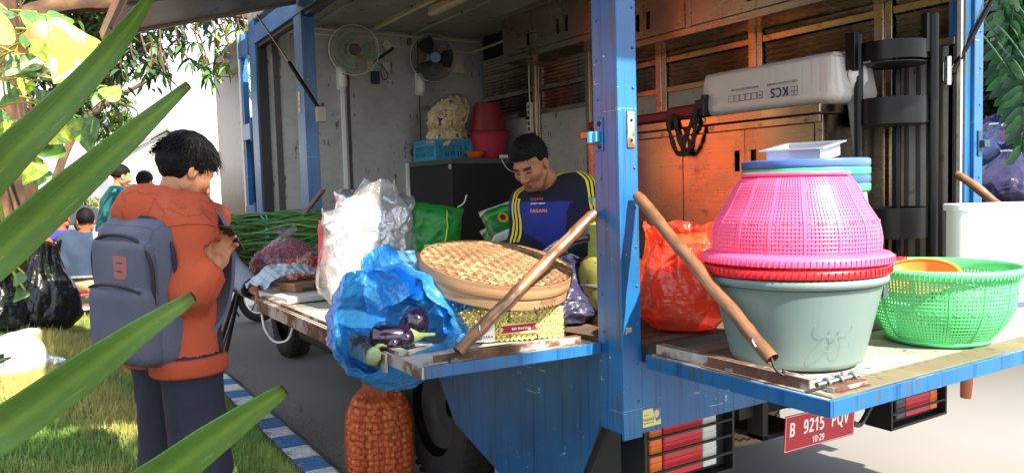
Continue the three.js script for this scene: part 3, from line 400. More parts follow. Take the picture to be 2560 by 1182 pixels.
// a filled bag: u round, v up; folds gather towards the neck
function bagGeo({ rx, rz, h, sd = 1, wr = .02, neck = .25, nh = .12, low = .75, lean = [0, 0], tie = true, prof = null, nu = 110, nv = 80, sq = 2.4 }) {
  const pos = [], idx = [], uv = [];
  for (let j = 0; j <= nv; j++) for (let i = 0; i <= nu; i++) {
    const v = j / nv, a = i / nu * Math.PI * 2, ca = Math.cos(a), sa = Math.sin(a), q = Math.pow(Math.pow(Math.abs(ca), sq) + Math.pow(Math.abs(sa), sq), -1 / sq);
    let s; const vb = 1 - nh, pf = prof || [.8, .98, 1, .97, .88, .72, .5, neck, neck + .2]; { const f = Math.max(0, v - .03) / .97 * (pf.length - 1), k = Math.min(pf.length - 2, Math.floor(f)), e = f - k, q = i => pf[cl(i, 0, pf.length - 1)]; s = Math.max(.03, .5 * (2 * q(k) + (q(k + 1) - q(k - 1)) * e + (2 * q(k - 1) - 5 * q(k) + 4 * q(k + 1) - q(k + 2)) * e * e + (3 * q(k) - q(k - 1) - 3 * q(k + 1) + q(k + 2)) * e * e * e)); if (v < .03) s = pf[0] * Math.sqrt(cl(v / .03)); }
    const fold = ridge(Math.cos(a) * 2.2 + sd * 3, Math.sin(a) * 2.2, v * 2.2 + sd, 3), vf = Math.sin(a * 13 + 3 * nz(ca * 2, sa * 2, v * 2 + sd)) * .5 + Math.sin(a * 29 + sd) * .3;
    const k = 1 + wr / Math.max(rx, rz) * (fold * 1.6 + vf * ss(.6, 1, v) * .9);
    const x = ca * q * rx * s * k + lean[0] * v * v, z = sa * q * rz * s * k + lean[1] * v * v, y = v * h + wr * .6 * nz(x * 9, sd, z * 9) * ss(.02, .1, v) + (v > vb ? .012 * Math.sin(a * 5 + sd) * (v - vb) / nh : 0);
    pos.push(x, Math.max(0, y), z); uv.push(i / nu * 4, v * 3);
    if (i < nu && j < nv) { const b = j * (nu + 1) + i; idx.push(b, b + nu + 1, b + 1, b + 1, b + nu + 1, b + nu + 2); }
  }
  const g = new THREE.BufferGeometry(); g.setAttribute('position', new THREE.Float32BufferAttribute(pos, 3)); g.setAttribute('uv', new THREE.Float32BufferAttribute(uv, 2)); g.setIndex(idx); g.computeVertexNormals();
  const N = g.attributes.normal; for (let j = 0; j <= nv; j++) { const a = j * (nu + 1), b = a + nu; const n = V(N.getX(a) + N.getX(b), N.getY(a) + N.getY(b), N.getZ(a) + N.getZ(b)).normalize(); N.setXYZ(a, n.x, n.y, n.z); N.setXYZ(b, n.x, n.y, n.z); } return g;
}
function pillow(w, h, d, sd = 1, wr = .006, n = 26) { // sealed packet, upright in xy
  const g = new THREE.BoxGeometry(w, h, .01, n, n, 1), p = g.attributes.position; const out = [];
  for (let i = 0; i < p.count; i++) { const x = p.getX(i), y = p.getY(i), u = x / w * 2, v = y / h * 2, s = p.getZ(i) > 0 ? 1 : -1; const b = Math.pow(Math.max(0, (1 - Math.pow(Math.abs(u), 4)) * (1 - Math.pow(Math.abs(v), 6))), .6); p.setXYZ(i, x * (1 - .04 * b) + wr * nz(x * 20, y * 20, sd), y * (1 - .03 * b) + wr * nz(y * 20, sd, x * 20), s * (d / 2 * b + .001) + wr * 2.2 * ridge(x * 9, y * 9, sd + s, 3) * b); }
  g.computeVertexNormals(); return g;
}
// ----- gas bottle -----
{ const t = thing('gas_cylinder', 'squat olive green gas cylinder standing behind the blue corner post', 'gas cylinder', [.3, FL, -.42]);
  const m = S({ map: tex(256, (u, v) => { const a = tn(u, v, 6, 6, 5, 140), b = tn(u, v, 30, 30, 3, 141); const k = .7 + .5 * a; return b > .74 ? [.36 * k, .24 * k, .14 * k] : [.56 * k, .54 * k, .24 * k]; }), roughness: .55 });
  P(t, 'body', lathe([[.0, .03], [.09, .035], [.122, .07], [.131, .11], [.131, .19], [.122, .235], [.09, .262], [.03, .275], [0, .276]], 48), m); P(t, 'foot_ring', lathe([[.085, 0], [.09, .004], [.09, .04], [.083, .04]], 32), m);
  P(t, 'weld_band', lathe([[.1312, .143], [.134, .147], [.134, .155], [.1312, .159]], 48), S({ map: TX.rust, roughness: .8 }));
  P(t, 'handle_collar', new THREE.CylinderGeometry(.088, .092, .12, 40, 2, true, .5, 5.2).translate(0, .325, 0), S({ color: C(132, 150, 66), roughness: .5, map: TX.grime })); P(t, 'valve', mg([rod(V(0, .27, 0), V(0, .34, 0), .014), rod(V(-.03, .325, 0), V(.03, .325, 0), .009)]), S({ color: C(176, 140, 70), roughness: .35, metalness: .9 }));
  P(t, 'stencilled_mark', uvCyl(.1335, -2.25, .6, .165, .235), S({ map: canv(256, 128, (c, w, h) => { c.fillStyle = '#8d8738'; c.fillRect(0, 0, w, h); c.fillStyle = '#c9c489'; c.textAlign = 'center'; c.font = 'bold 22px sans-serif'; c.fillText('ALAT INI', 128, 44); c.fillText('DITERA ULANG', 128, 74); }), roughness: .6 }));
  P(t, 'date_stamp', uvCyl(.1325, -2.1, .3, .10, .14), S({ map: canv(64, 64, (c) => { c.fillStyle = '#8d8738'; c.fillRect(0, 0, 64, 64); c.fillStyle = '#d6cf7e'; c.font = 'bold 36px sans-serif'; c.fillText('35', 12, 46); }), roughness: .6 }));
  const h = thing('gas_hose', 'black gas hose with coiled steel sleeve lying beside the gas cylinder', 'hose'); P(h, 'hose', tube([V(.25, 1.30, -.42), V(.16, 1.28, -.5), V(.08, 1.24, -.55), V(-.02, 1.2, -.5)], .013, 20, 8), M.black);
  const pts = []; for (let i = 0; i <= 160; i++) { const s = i / 160, a = s * Math.PI * 2 * 14; const c = V(mix(.13, -.02, s), mix(1.265, 1.2, s), mix(-.53, -.5, s)); pts.push(c.add(V(.004 * Math.cos(a), .019 * Math.sin(a), .019 * Math.cos(a)))); } P(h, 'coil_sleeve', tube(pts, .005, 320, 5), M.chrome); }
function uvCyl(r, a0, da, y0, y1) { const g = new THREE.CylinderGeometry(r, r, y1 - y0, 12, 1, true, a0 + Math.PI, da); return g.translate(0, (y0 + y1) / 2, 0); }

// ----- bamboo tray with woven top -----
{ const t = thing('woven_bamboo_tray', 'round bamboo basket lid with woven top and wide rim resting on the noodle packs', 'basket', [-.22, 1.178, -.44]);
  const R_ = V(.857, 0, .515), F_ = V(.515, 0, -.857); t.quaternion.setFromAxisAngle(F_, .15).multiply(new THREE.Quaternion().setFromAxisAngle(R_, .19));
  const bm = [[178, 140, 102], [156, 118, 84], [192, 156, 116], [138, 104, 74]].map((c, i) => S({ map: tex(128, (u, v) => { const a = tn(u, v, 3, 30, 4, 150 + i), b = tn(u, v, 7, 7, 3, 155 + i); const k = .72 + .42 * a - .12 * b; return c.map(x => x / 255 * k); }), roughness: .62 }));
  const R = .272, dx = .0205; const strip = (d, k) => { const L = Math.sqrt(Math.max(0, R * R - d * d)) * 2; const n = Math.max(4, Math.round(L / dx) * 2), pos = [], idx = [], uv = []; for (let i = 0; i <= n; i++) { const s = -L / 2 + L * i / n, y = .0022 * Math.cos((s / dx + k) * Math.PI) + .022 * (1 - (s * s + d * d) / (R * R)); for (const [o, yy] of [[-.0078, .0012], [.0078, .0012], [.0078, -.0004], [-.0078, -.0004]]) { pos.push(s, y + yy, d + o); uv.push(s * 3, (o + .0078) * 8); } if (i < n) for (let q = 0; q < 4; q++) { const a = i * 4 + q, b = i * 4 + (q + 1) % 4; idx.push(a, a + 4, b, b, a + 4, b + 4); } } const g = new THREE.BufferGeometry(); g.setAttribute('position', new THREE.Float32BufferAttribute(pos, 3)); g.setAttribute('uv', new THREE.Float32BufferAttribute(uv, 2)); g.setIndex(idx); g.computeVertexNormals(); return g; };
  reseed(11); const wv = sub(t, 'woven_top', [0, .052, 0]);
  for (let k = -12; k <= 12; k++) for (const dir of [0, 1]) { const m = P(wv, 'bamboo_strip', strip(k * dx + .0001, k + dir), bm[Math.floor(rnd() * 4)]); m.rotation.y = dir * Math.PI / 2 + .6; m.position.y = rr(-.0006, .0006); }
  P(t, 'rim_band', lathe([[.270, .016], [.276, .014], [.277, .056], [.271, .058], [.270, .016]], 80), bm[0]); P(t, 'lower_band', lathe([[.262, -.026], [.268, -.027], [.270, .015], [.263, .015], [.262, -.026]], 80), bm[2], 'paler lower bamboo band');
  P(t, 'rim_joint', new THREE.CylinderGeometry(.2715, .2695, .04, 6, 1, true, .1, .28).translate(0, -.006, 0), bm[1]); for (let i = 0; i < 5; i++) P(t, 'lashing', T(new THREE.SphereGeometry(.004, 6, 5), .272 * Math.sin(.02 + i * .075), -.018, .272 * Math.cos(.02 + i * .075)), bm[2]); }

// ----- instant noodle packs -----
function noodlePack(pos, turn, label, dull) {
  const t = thing('noodle_pack', label, 'noodle pack', pos, turn, 'noodle packs under the bamboo tray'); t.scale.set(1.16, 1.02, 1); reseed(dull ? 5 : 9);
  const nm = S({ color: dull ? C(200, 188, 136) : C(240, 222, 130), roughness: .6 });
  for (let b = 0; b < 4; b++) { const gs = []; for (let k = 0; k < 9; k++) for (let l = 0; l < 3; l++) { const pts = [], y = -.046 + k * .0115 + rr(-.002, .002), ph = rr(0, 6), z = .075 - l * .009; for (let i = 0; i <= 20; i++) { const u = i / 20; pts.push(V((u - .5) * .078, y + .0055 * Math.sin(u * 30 + ph), z + .004 * Math.cos(u * 30 + ph + 1))); } gs.push(tube(pts, .0036, 40, 5)); } gs.push(bx(-.039, .039, -.052, .052, -.075, .055, .008)); const m = P(t, 'noodle_block', mg(gs), nm); m.position.x = -.128 + b * .085; }
  const f = P(t, 'clear_wrapper', disp(new RoundedBoxGeometry(.352, .116, .168, 6, .02), (x, y, z) => .0035 * ridge(x * 14, y * 14, z * 14, 3)), PH({ color: C(255, 255, 255), roughness: .03, transmission: 1, thickness: 0, bumpMap: TX.crinkle, bumpScale: .002 })); uvm(f.geometry, 4); 
  if (!dull) { P(f, 'printed_label', uvFit(bx(-.105, -.048, -.05, .02, .0895, .0903, 0), 'z'), S({ map: canv(256, 300, (c, w, h) => { c.fillStyle = '#f3efe6'; c.fillRect(0, 0, w, h); c.fillStyle = '#b9b4a6'; for (let i = -3; i <= 3; i++) { c.save(); c.translate(128, 150); c.rotate(i * .36); c.beginPath(); c.ellipse(0, -70, 22, 70, 0, 0, 7); c.fillStyle = i % 2 ? '#d9d5c8' : '#a9a698'; c.fill(); c.restore(); } c.fillStyle = '#6b1e2c'; c.fillRect(0, 190, 82, 76); c.fillStyle = '#f3efe6'; c.font = 'bold 52px sans-serif'; c.fillText('MI', 8, 246); c.fillStyle = '#6b1e2c'; c.font = 'bold 56px sans-serif'; c.fillText('DARA', 86, 250); }), roughness: .3 }));
    P(f, 'ribbon_print', uvFit(bx(-.03, .085, -.028, .008, .0895, .0903, 0), 'z'), S({ map: canv(512, 160, (c, w, h) => { c.fillStyle = '#e0cf86'; c.fillRect(0, 0, w, h); c.fillStyle = '#a01c3c'; c.beginPath(); c.moveTo(0, 40); c.lineTo(512, 10); c.lineTo(470, 60); c.lineTo(512, 120); c.lineTo(0, 150); c.lineTo(40, 95); c.fill(); c.fillStyle = '#fff'; c.font = 'bold 56px sans-serif'; c.save(); c.translate(150, 108); c.rotate(-.05); c.fillText('Mi Kering', 0, 0); c.restore(); }), roughness: .3 })); }
  else { P(f, 'printed_label', uvFit(bx(-.11, -.065, -.03, .03, .0895, .0903, 0), 'z'), S({ map: canv(128, 160, (c, w, h) => { c.fillStyle = '#d6d2ca'; c.fillRect(0, 0, w, h); c.save(); c.translate(100, 20); c.rotate(Math.PI / 2); c.fillStyle = '#6b1e2c'; c.font = 'bold 50px sans-serif'; c.fillText('DARA', 0, 40); c.restore(); }), roughness: .3 })); P(f, 'barcode', uvFit(bx(-.02, .05, 0, .035, .0895, .0903, 0), 'z'), S({ map: canv(128, 64, (c, w, h) => { c.fillStyle = '#e4e2dc'; c.fillRect(0, 0, w, h); c.fillStyle = '#444'; for (let i = 6; i < 122; i += 7) c.fillRect(i, 4, 2 + i % 3, 52); }), roughness: .4 })); }
}
noodlePack([-.215, FL + .062, -.385], -.36, 'clear pack of yellow wavy noodles with red ribbon print behind the shelf rail', false);
noodlePack([-.27, FL + .172, -.50], -.25, 'dull clear noodle pack squeezed under the bamboo tray', true);

// ----- wooden props -----
function stick(name, label, a, b, r, sd) { reseed(sd); const t = thing(name, label, 'stick', [0, 0, 0], 0, 'wooden props of the shelves'); const pts = []; for (let i = 0; i <= 12; i++) { const s = i / 12; pts.push(a.clone().lerp(b, s).add(V(.008 * nz(s * 5, sd, 1), .008 * nz(s * 5, sd, 5), .008 * nz(s * 5, sd, 9)))); }
  const wood = PH({ map: tex(256, (u, v) => { const x = tn(u, v, 12, 3, 4, 160 + sd), y = tn(u, v, 4, 4, 4, 161 + sd); const k = .6 + .7 * x, p = ss(.62, .7, y); return [mix(.47 * k, .74, p * .6), mix(.32 * k, .56, p * .6), mix(.21 * k, .42, p * .6)]; }), roughness: .42, clearcoat: .3, clearcoatRoughness: .3, bumpMap: TX.bark, bumpScale: .004 });
  P(t, 'shaft', tube(pts, s => r * (1 + .16 * nz(s * 9, sd, 3) + .1 * nz(s * 23, sd, 4)) * (s < .02 ? .85 : 1), 70, 12), wood); return t; }
{ const a = stick('wooden_prop', 'varnished knotty stick propped from the corner post over the noodle packs', V(-.015, 1.405, -.115), V(-.545, 1.0, -.125), .0195, 1); P(a, 'wire_tie', T(new THREE.TorusGeometry(.021, .003, 6, 20).rotateY(1.0), -.465, 1.06, -.124), M.chrome); P(a, 'wire_hook', tube([V(-.54, 1.0, -.125), V(-.57, .985, -.125), V(-.575, .97, -.13)], .004, 8, 6), M.darkMetal);
  const b = stick('wooden_prop', 'varnished knotty stick propped in front of the grey tub', V(.055, 1.46, .022), V(.012, 1.025, .60), .0195, 2); P(b, 'wire_tie', T(new THREE.TorusGeometry(.0205, .003, 6, 20).rotateX(-.6), .0155, 1.062, .552), M.chrome); P(b, 'wire_hook', tube([V(.013, 1.03, .595), V(.013, 1.0, .61), V(.028, .985, .625), V(.043, .995, .61)], .004, 12, 6), M.darkMetal);
  stick('wooden_prop', 'curved dark stick sticking up behind the green bean bundle', V(.03, 1.52, -3.08), V(-.40, .98, -3.25), .017, 3); stick('wooden_prop', 'orange brown stick leaning from the far rear post behind the white box', V(1.99, 1.50, .0), V(2.1, .99, .62), .02, 4); }

// ----- tubs and baskets on the rear shelf -----
function sieve(prof, rows, cols, open, parent, name, mat) { // pierced wall: rings and upright ribs following a profile
  const pr = u => { const n = prof.length - 1, k = Math.min(n - 1, Math.floor(u * n)), f = u * n - k, q = i => prof[cl(i, 0, n)], c = (a, b, d, e) => .5 * (2 * b + (d - a) * f + (2 * a - 5 * b + 4 * d - e) * f * f + (3 * b - a - 3 * d + e) * f * f * f); return [c(q(k - 1)[0], q(k)[0], q(k + 1)[0], q(k + 2)[0]), c(q(k - 1)[1], q(k)[1], q(k + 1)[1], q(k + 2)[1])]; };
  const gs = [], th = .0028; for (let i = 0; i <= rows; i++) { const u0 = cl((i - .23) / rows), u1 = cl((i + .23) / rows), a = pr(u0), b = pr(u1); gs.push(new THREE.LatheGeometry([[a[0], a[1]], [a[0] + th, a[1]], [b[0] + th, b[1]], [b[0], b[1]], [a[0], a[1]]].map(p => new THREE.Vector2(...p)), 120)); }
  const N = rows; for (let k = 0; k < cols; k++) { const wide = k % open === 0, a = k / cols * Math.PI * 2, pos = [], idx = []; for (let i = 0; i <= N; i++) { const [r, y] = pr(i / N), w = (wide ? .0042 : Math.PI * r / cols * .62), e = wide ? .0015 : -.0002; for (const [o, q] of [[-w, e + th], [w, e + th], [w, 0], [-w, 0]]) { const R = r + q; pos.push(R * Math.sin(a) + o * Math.cos(a), y, R * Math.cos(a) - o * Math.sin(a)); } if (i < N) for (let q = 0; q < 4; q++) { const A = i * 4 + q, B = i * 4 + (q + 1) % 4; idx.push(A, B, A + 4, B, B + 4, A + 4); } } const g = new THREE.BufferGeometry(); g.setAttribute('position', new THREE.Float32BufferAttribute(pos, 3)); g.setIndex(idx); gs.push(g.toNonIndexed()); gs[gs.length - 1].computeVertexNormals(); }
  return P(parent, name, mg(gs), mat);
}
function fans(prof, yc, n, parent, mat) { // moulded fan motifs between the ribs
  const gs = []; const rAt = y => { for (let i = 0; i < prof.length - 1; i++) { const [a, b] = [prof[i], prof[i + 1]]; if ((y - a[1]) * (y - b[1]) <= 0) return mix(a[0], b[0], (y - a[1]) / (b[1] - a[1] || 1)); } return prof[0][0]; };
  for (let k = 0; k < n; k++) for (const rad of [.010, .020]) { const a = (k + .5) / n * Math.PI * 2, g = new THREE.TorusGeometry(rad, .0011, 4, 12, Math.PI); g.rotateZ(Math.PI); g.translate(0, yc + .008, rAt(yc) + .0022); g.rotateY(a); gs.push(g); if (rad > .015) for (let s = 0; s < 6; s++) { const q = Math.PI * (s + .5) / 6, b = new THREE.BoxGeometry(.0012, .010, .0016); b.translate(0, -.015, 0); b.rotateZ(q - Math.PI / 2); b.translate(0, yc + .008, rAt(yc) + .0022); b.rotateY(a); gs.push(b); } }
  P(parent, 'fan_motif', mg(gs), mat);
}
const BX = .298, BZ = .448;
{ const t = thing('grey_tub', 'large grey plastic tub under the pink basket on the rear shelf', 'tub', [BX, .9615, BZ]); const m = plastic(C(112, 134, 132), { map: TX.grime, roughness: .45 });
  P(t, 'wall', lathe([[0, 0], [.17, 0], [.184, .008], [.19, .02], [.236, .215], [.238, .228], [.244, .23], [.236, .236], [.228, .226], [.182, .02], [.17, .008], [0, .008]], 72), m); P(t, 'rim', lathe([[.236, .236], [.25, .236], [.256, .246], [.255, .258], [.246, .262], [.236, .256], [.236, .236]], 72), m);
  for (const s of [-1, 1]) { const h = P(t, 'lug', T(ext([[-.04, 0], [.04, 0], [.03, -.05], [-.03, -.05]], .012, [[[-.012, -.02], [.012, -.02], [.012, -.036], [-.012, -.036]]]), 0, .238, .236), m); const a = .75 + (s > 0 ? 0 : Math.PI); h.rotation.y = a; }
  const em = []; for (let k = 0; k < 5; k++) { const a = k / 5 * 6.283 + .3, g = new THREE.TorusGeometry(.02, .0006, 4, 24).scale(1.15, .8, 1); g.rotateZ(a); g.translate(.034 * Math.cos(a), .034 * Math.sin(a), 0); em.push(g); } em.push(new THREE.TorusGeometry(.015, .0006, 4, 24)); const e = mg(em); e.rotateX(-.23).translate(0, .115, .2145).rotateY(-.42); P(t, 'embossed_flower', e, m); }
{ const t = thing('red_sieve', 'shallow red plastic sieve lying upside down on the grey tub', 'sieve', [BX + .005, 1.2255, BZ - .01]); const m = plastic(C(206, 26, 36)); P(t, 'rim', lathe([[.23, 0], [.262, 0], [.268, .006], [.266, .022], [.258, .028], [.234, .022], [.23, 0]], 72), m); P(t, 'floor', lathe([[0, .026], [.15, .028], [.235, .022], [.235, .018], [0, .022]], 48), m); const r = []; for (let k = 0; k < 90; k++) { const b = new THREE.BoxGeometry(.003, .018, .003); b.translate(0, .013, .268); b.rotateY(k / 90 * Math.PI * 2); r.push(b); } P(t, 'rim_ribs', mg(r), m); }
{ const t = thing('pink_basket', 'pink pierced plastic basket turned upside down on the stacked tubs', 'basket', [BX + .012, 1.256, BZ - .012]); t.rotation.z = -.012; t.scale.y = .94; const m = plastic(C(255, 96, 146), { roughness: .38 });
  const prof = [[.236, .036], [.237, .08], [.228, .125], [.206, .165], [.188, .20], [.172, .235], [.152, .262]];
  sieve(prof, 24, 144, 9, t, 'pierced_wall', m); fans(prof, .122, 32, t, m); fans(prof, .07, 32, t, m); P(t, 'base', lathe([[0, .262], [.14, .262], [.152, .266], [.154, .276], [.146, .279], [0, .272]], 64), m);
  P(t, 'rim', lathe([[.236, .03], [.24, .036], [.262, .03], [.27, .022], [.272, .004], [.266, 0], [.262, .004], [.26, .02], [.236, .026], [.236, .03]], 80), m); const r = []; for (let k = 0; k < 110; k++) { const b = new THREE.BoxGeometry(.003, .02, .0025); b.translate(0, .012, .2725); b.rotateY(k / 110 * Math.PI * 2); r.push(b); } P(t, 'rim_ribs', mg(r), m); }
{ const GX = .885, GZ = .545, t = thing('green_basket', 'bright green pierced plastic basket holding bowls beside the grey tub', 'basket', [GX, .9615, GZ]); const m = plastic(C(104, 232, 144), { roughness: .4, map: TX.grime });
  const prof = [[.152, .012], [.172, .035], [.196, .07], [.213, .11], [.219, .15], [.222, .19], [.226, .215]]; sieve(prof, 20, 126, 9, t, 'pierced_wall', m); fans(prof, .17, 28, t, m); fans(prof, .12, 28, t, m);
  P(t, 'base', lathe([[0, .006], [.14, .006], [.154, 0], [.158, .012], [.15, .016], [0, .012]], 64), m); P(t, 'rim', lathe([[.224, .212], [.245, .218], [.25, .232], [.247, .242], [.238, .246], [.226, .232], [.224, .212]], 80), m); const r = []; for (let k = 0; k < 110; k++) { const b = new THREE.BoxGeometry(.003, .02, .0025); b.translate(0, .228, .249); b.rotateY(k / 110 * Math.PI * 2); r.push(b); } P(t, 'rim_ribs', mg(r), m);
  const b1 = thing('orange_bowl', 'orange plastic bowl inside the green basket', 'bowl', [GX - .02, 1.10, GZ - .05]); b1.rotation.set(.1, 0, .35); P(b1, 'bowl_wall', lathe([[0, 0], [.06, .004], [.1, .035], [.118, .07], [.123, .07], [.104, .03], [.062, -.003], [0, -.006]], 40), plastic(C(240, 128, 44))); P(b1, 'lip', lathe([[.118, .07], [.13, .071], [.13, .076], [.118, .075]], 40), plastic(C(240, 128, 44)));
  const b2 = thing('white_bowl', 'white plastic bowl inside the green basket', 'bowl', [GX + .03, 1.0, GZ + .04]); b2.rotation.z = -.3; P(b2, 'bowl_wall', lathe([[0, 0], [.07, .004], [.12, .06], [.14, .12], [.145, .12], [.125, .055], [.07, -.003], [0, -.005]], 40), plastic(C(236, 232, 216))); P(b2, 'lip', lathe([[.14, .12], [.152, .121], [.152, .126], [.14, .125]], 40), plastic(C(236, 232, 216))); }
{ const t = thing('red_ladle', 'red plastic ladle handle sticking out over the tub rim', 'ladle'); const m = plastic(C(190, 24, 48)); P(t, 'handle', bar(V(.48, 1.224, .52), V(.68, 1.24, .54), .026, .008, .003), m); P(t, 'hanging_loop', T(new THREE.TorusGeometry(.012, .004, 6, 16).rotateX(Math.PI / 2), .692, 1.241, .541), m); }
// nested tubs behind the pink basket
{ const TXX = .885, TZ = .03; const spec = [[1.395, C(64, 178, 120), 'lower green tub of the nested stack'], [1.425, C(52, 88, 150), 'lower blue tub of the nested stack'], [1.455, C(64, 190, 130), 'upper green tub of the nested stack'], [1.485, C(70, 108, 180), 'topmost blue tub of the nested stack']];
  for (const [y, c, l] of spec) { const t = thing('nested_tub', l, 'tub', [TXX, y, TZ], 0, 'nested tubs behind the pink basket'); const m = plastic(c); P(t, 'wall', lathe([[0, -.16], [.15, -.16], [.165, -.148], [.20, .05], [.205, .06], [.2, .062], [.195, .05], [.16, -.144], [0, -.153]], 56), m); P(t, 'rim', lathe([[.2, .05], [.228, .05], [.231, .06], [.231, .078], [.226, .084], [.202, .08], [.2, .05]], 72), m); }
  const s = thing('green_basin', 'bright green plastic basin under the nested tubs', 'basin', [.9, .965, .03]); P(s, 'wall', lathe([[0, 0], [.15, 0], [.17, .02], [.215, .26], [.222, .27], [.212, .27], [.165, .025], [0, .01]], 56), plastic(C(36, 190, 70))); for (const y of [.2, .225, .25]) P(s, 'rim', lathe([[.2 + y * .05, y], [.225, y + .002], [.225, y + .014], [.2 + y * .05, y + .016]], 64), plastic(C(36, 196, 70)));
  const b = thing('clear_box', 'clear plastic food box lying on top of the nested tubs', 'container', [.92, 1.571, .0], .35); b.rotation.z = .12; const cm = PH({ color: C(214, 218, 232), roughness: .2, transmission: .6, thickness: 0 }); P(b, 'wall', mg([bx(-.13, .13, 0, .004, -.1, .1, 0), bx(-.13, -.127, .0, .05, -.1, .1, 0), bx(.127, .13, 0, .05, -.1, .1, 0), bx(-.13, .13, 0, .05, -.1, -.097, 0), bx(-.13, .13, 0, .05, .097, .1, 0)]), cm); P(b, 'rim', mg([bx(-.15, .15, .05, .056, -.12, -.095, .001), bx(-.15, .15, .05, .056, .095, .12, .001), bx(-.15, -.125, .05, .056, -.0945, .0945, .001), bx(.125, .15, .05, .056, -.0945, .0945, .001)]), cm); }
// white crate at the end of the shelf
{ const t = thing('white_crate', 'white plastic crate standing on the sunlit end of the rear shelf', 'crate', [1.835, .957, .36], -.61); const m = plastic(C(236, 238, 242), { roughness: .4 });
  const w = .29, d = .06, h = .395; const rp = (W_, D_, r) => { const s = new THREE.Shape(); s.moveTo(-W_ + r, -D_); s.lineTo(W_ - r, -D_); s.absarc(W_ - r, -D_ + r, r, -Math.PI / 2, 0); s.lineTo(W_, D_ - r); s.absarc(W_ - r, D_ - r, r, 0, Math.PI / 2); s.lineTo(-W_ + r, D_); s.absarc(-W_ + r, D_ - r, r, Math.PI / 2, Math.PI); s.lineTo(-W_, -D_ + r); s.absarc(-W_ + r, -D_ + r, r, Math.PI, Math.PI * 1.5); return s; };
  const body = new THREE.ExtrudeGeometry(rp(w, d, .045), { depth: h - .012, bevelEnabled: true, bevelSize: .006, bevelThickness: .006, bevelSegments: 2, curveSegments: 8 }).rotateX(-Math.PI / 2).translate(0, .006, 0); P(t, 'wall', body, m); const rim = new THREE.ExtrudeGeometry(rp(w + .012, d + .012, .05), { depth: .02, bevelEnabled: true, bevelSize: .004, bevelThickness: .004, bevelSegments: 2, curveSegments: 8 }).rotateX(-Math.PI / 2).translate(0, h, 0); P(t, 'lid', rim, m);
  P(t, 'recessed_panel', bx(-.2, .2, .12, .34, d + .0065, d + .009, .001), m); P(t, 'blue_base_strip', bx(-w, w, .0, .022, d + .007, d + .02, .002), plastic(C(92, 92, 170))); }
// ---------- bags and produce ----------
const toCam = p => { const d = camera.position.clone().sub(p); return Math.atan2(d.x, d.z); };
{ const t = thing('red_plastic_bag', 'translucent red carrier bag of groceries on the truck floor behind the prop', 'bag', [.375, FL + .001, -.10], toCam(V(.375, 1, -.1)));
  P(t, 'film', bagGeo({ rx: .155, rz: .13, h: .385, sd: 4, wr: .013, prof: [.7, .93, 1, 1, .97, .9, .82, .78, .86], tie: false }), film(C(250, 104, 74), { transmission: .66, roughness: .14 }));
  P(t, 'contents', disp(new THREE.SphereGeometry(.11, 40, 28).scale(1, 1.25, .85), (x, y, z) => .015 * nz(x * 14, y * 14, z * 14)).translate(0, .145, 0), S({ color: C(222, 150, 100), roughness: .8 }), 'pale grocery bulk seen through the film'); P(t, 'paper_packet', pillow(.15, .16, .05, 3).rotateX(-.5).rotateY(.4).translate(.03, .28, .02), S({ color: C(206, 172, 116), roughness: .8 }));
  const hd = (x, z) => { const g = new THREE.PlaneGeometry(.035, .26, 4, 30), p = g.attributes.position; for (let i = 0; i < p.count; i++) { const s = p.getY(i) / .26 + .5, a = s * Math.PI, o = p.getX(i); p.setXYZ(i, x + .055 * Math.cos(a) + .004 * nz(s * 8, 1, x), .245 + .075 * Math.sin(a) * .6, z + o * .6 + .01 * Math.sin(s * 9)); } g.computeVertexNormals(); return g; }; P(t, 'handle', hd(-.01, .125), film(C(240, 70, 52), { transmission: .45 })); P(t, 'handle', hd(.02, -.06).translate(0, .1, 0), film(C(240, 70, 52), { transmission: .45 })); }
{ const p = V(-.335, .962, -1.44), t = thing('foil_bag', 'tall clear bag of crinkled silver foil packets on the side shelf', 'bag', [p.x, p.y, p.z], toCam(p) + .05); t.rotation.z = -.06;
  P(t, 'film', bagGeo({ rx: .22, rz: .15, h: .585, sd: 7, wr: .014, prof: [.72, .95, 1, .97, .92, .88, .82, .7, .45, .3], lean: [.045, 0], sq: 3 }), film(C(252, 252, 254), { transmission: .86, roughness: .09, bumpScale: .004 }));
  const foil = S({ color: C(208, 212, 216), metalness: .8, roughness: .3, bumpMap: rep(TX.crinkle, 1.2), bumpScale: .01 }); reseed(21);
  for (const [x, y, z, w, h, r] of [[-.105, .25, .03, .17, .42, .1], [.06, .27, .05, .18, .46, -.06], [-.02, .36, -.02, .26, .36, .02], [.12, .36, .0, .16, .34, -.12]]) { const m = P(t, 'foil_packet', pillow(w, h, .12, x * 50, .014, 36), foil); m.position.set(x, y, z); m.rotation.set(-.08, x, r); }
  for (const [x, y] of [[-.16, .3], [-.02, .12]]) { const m = P(t, 'pink_packet', pillow(.14, .2, .05, x * 9, .008), S({ color: C(222, 96, 104), roughness: .5 })); m.position.set(x, y, -.03); m.rotation.y = -.5; } }
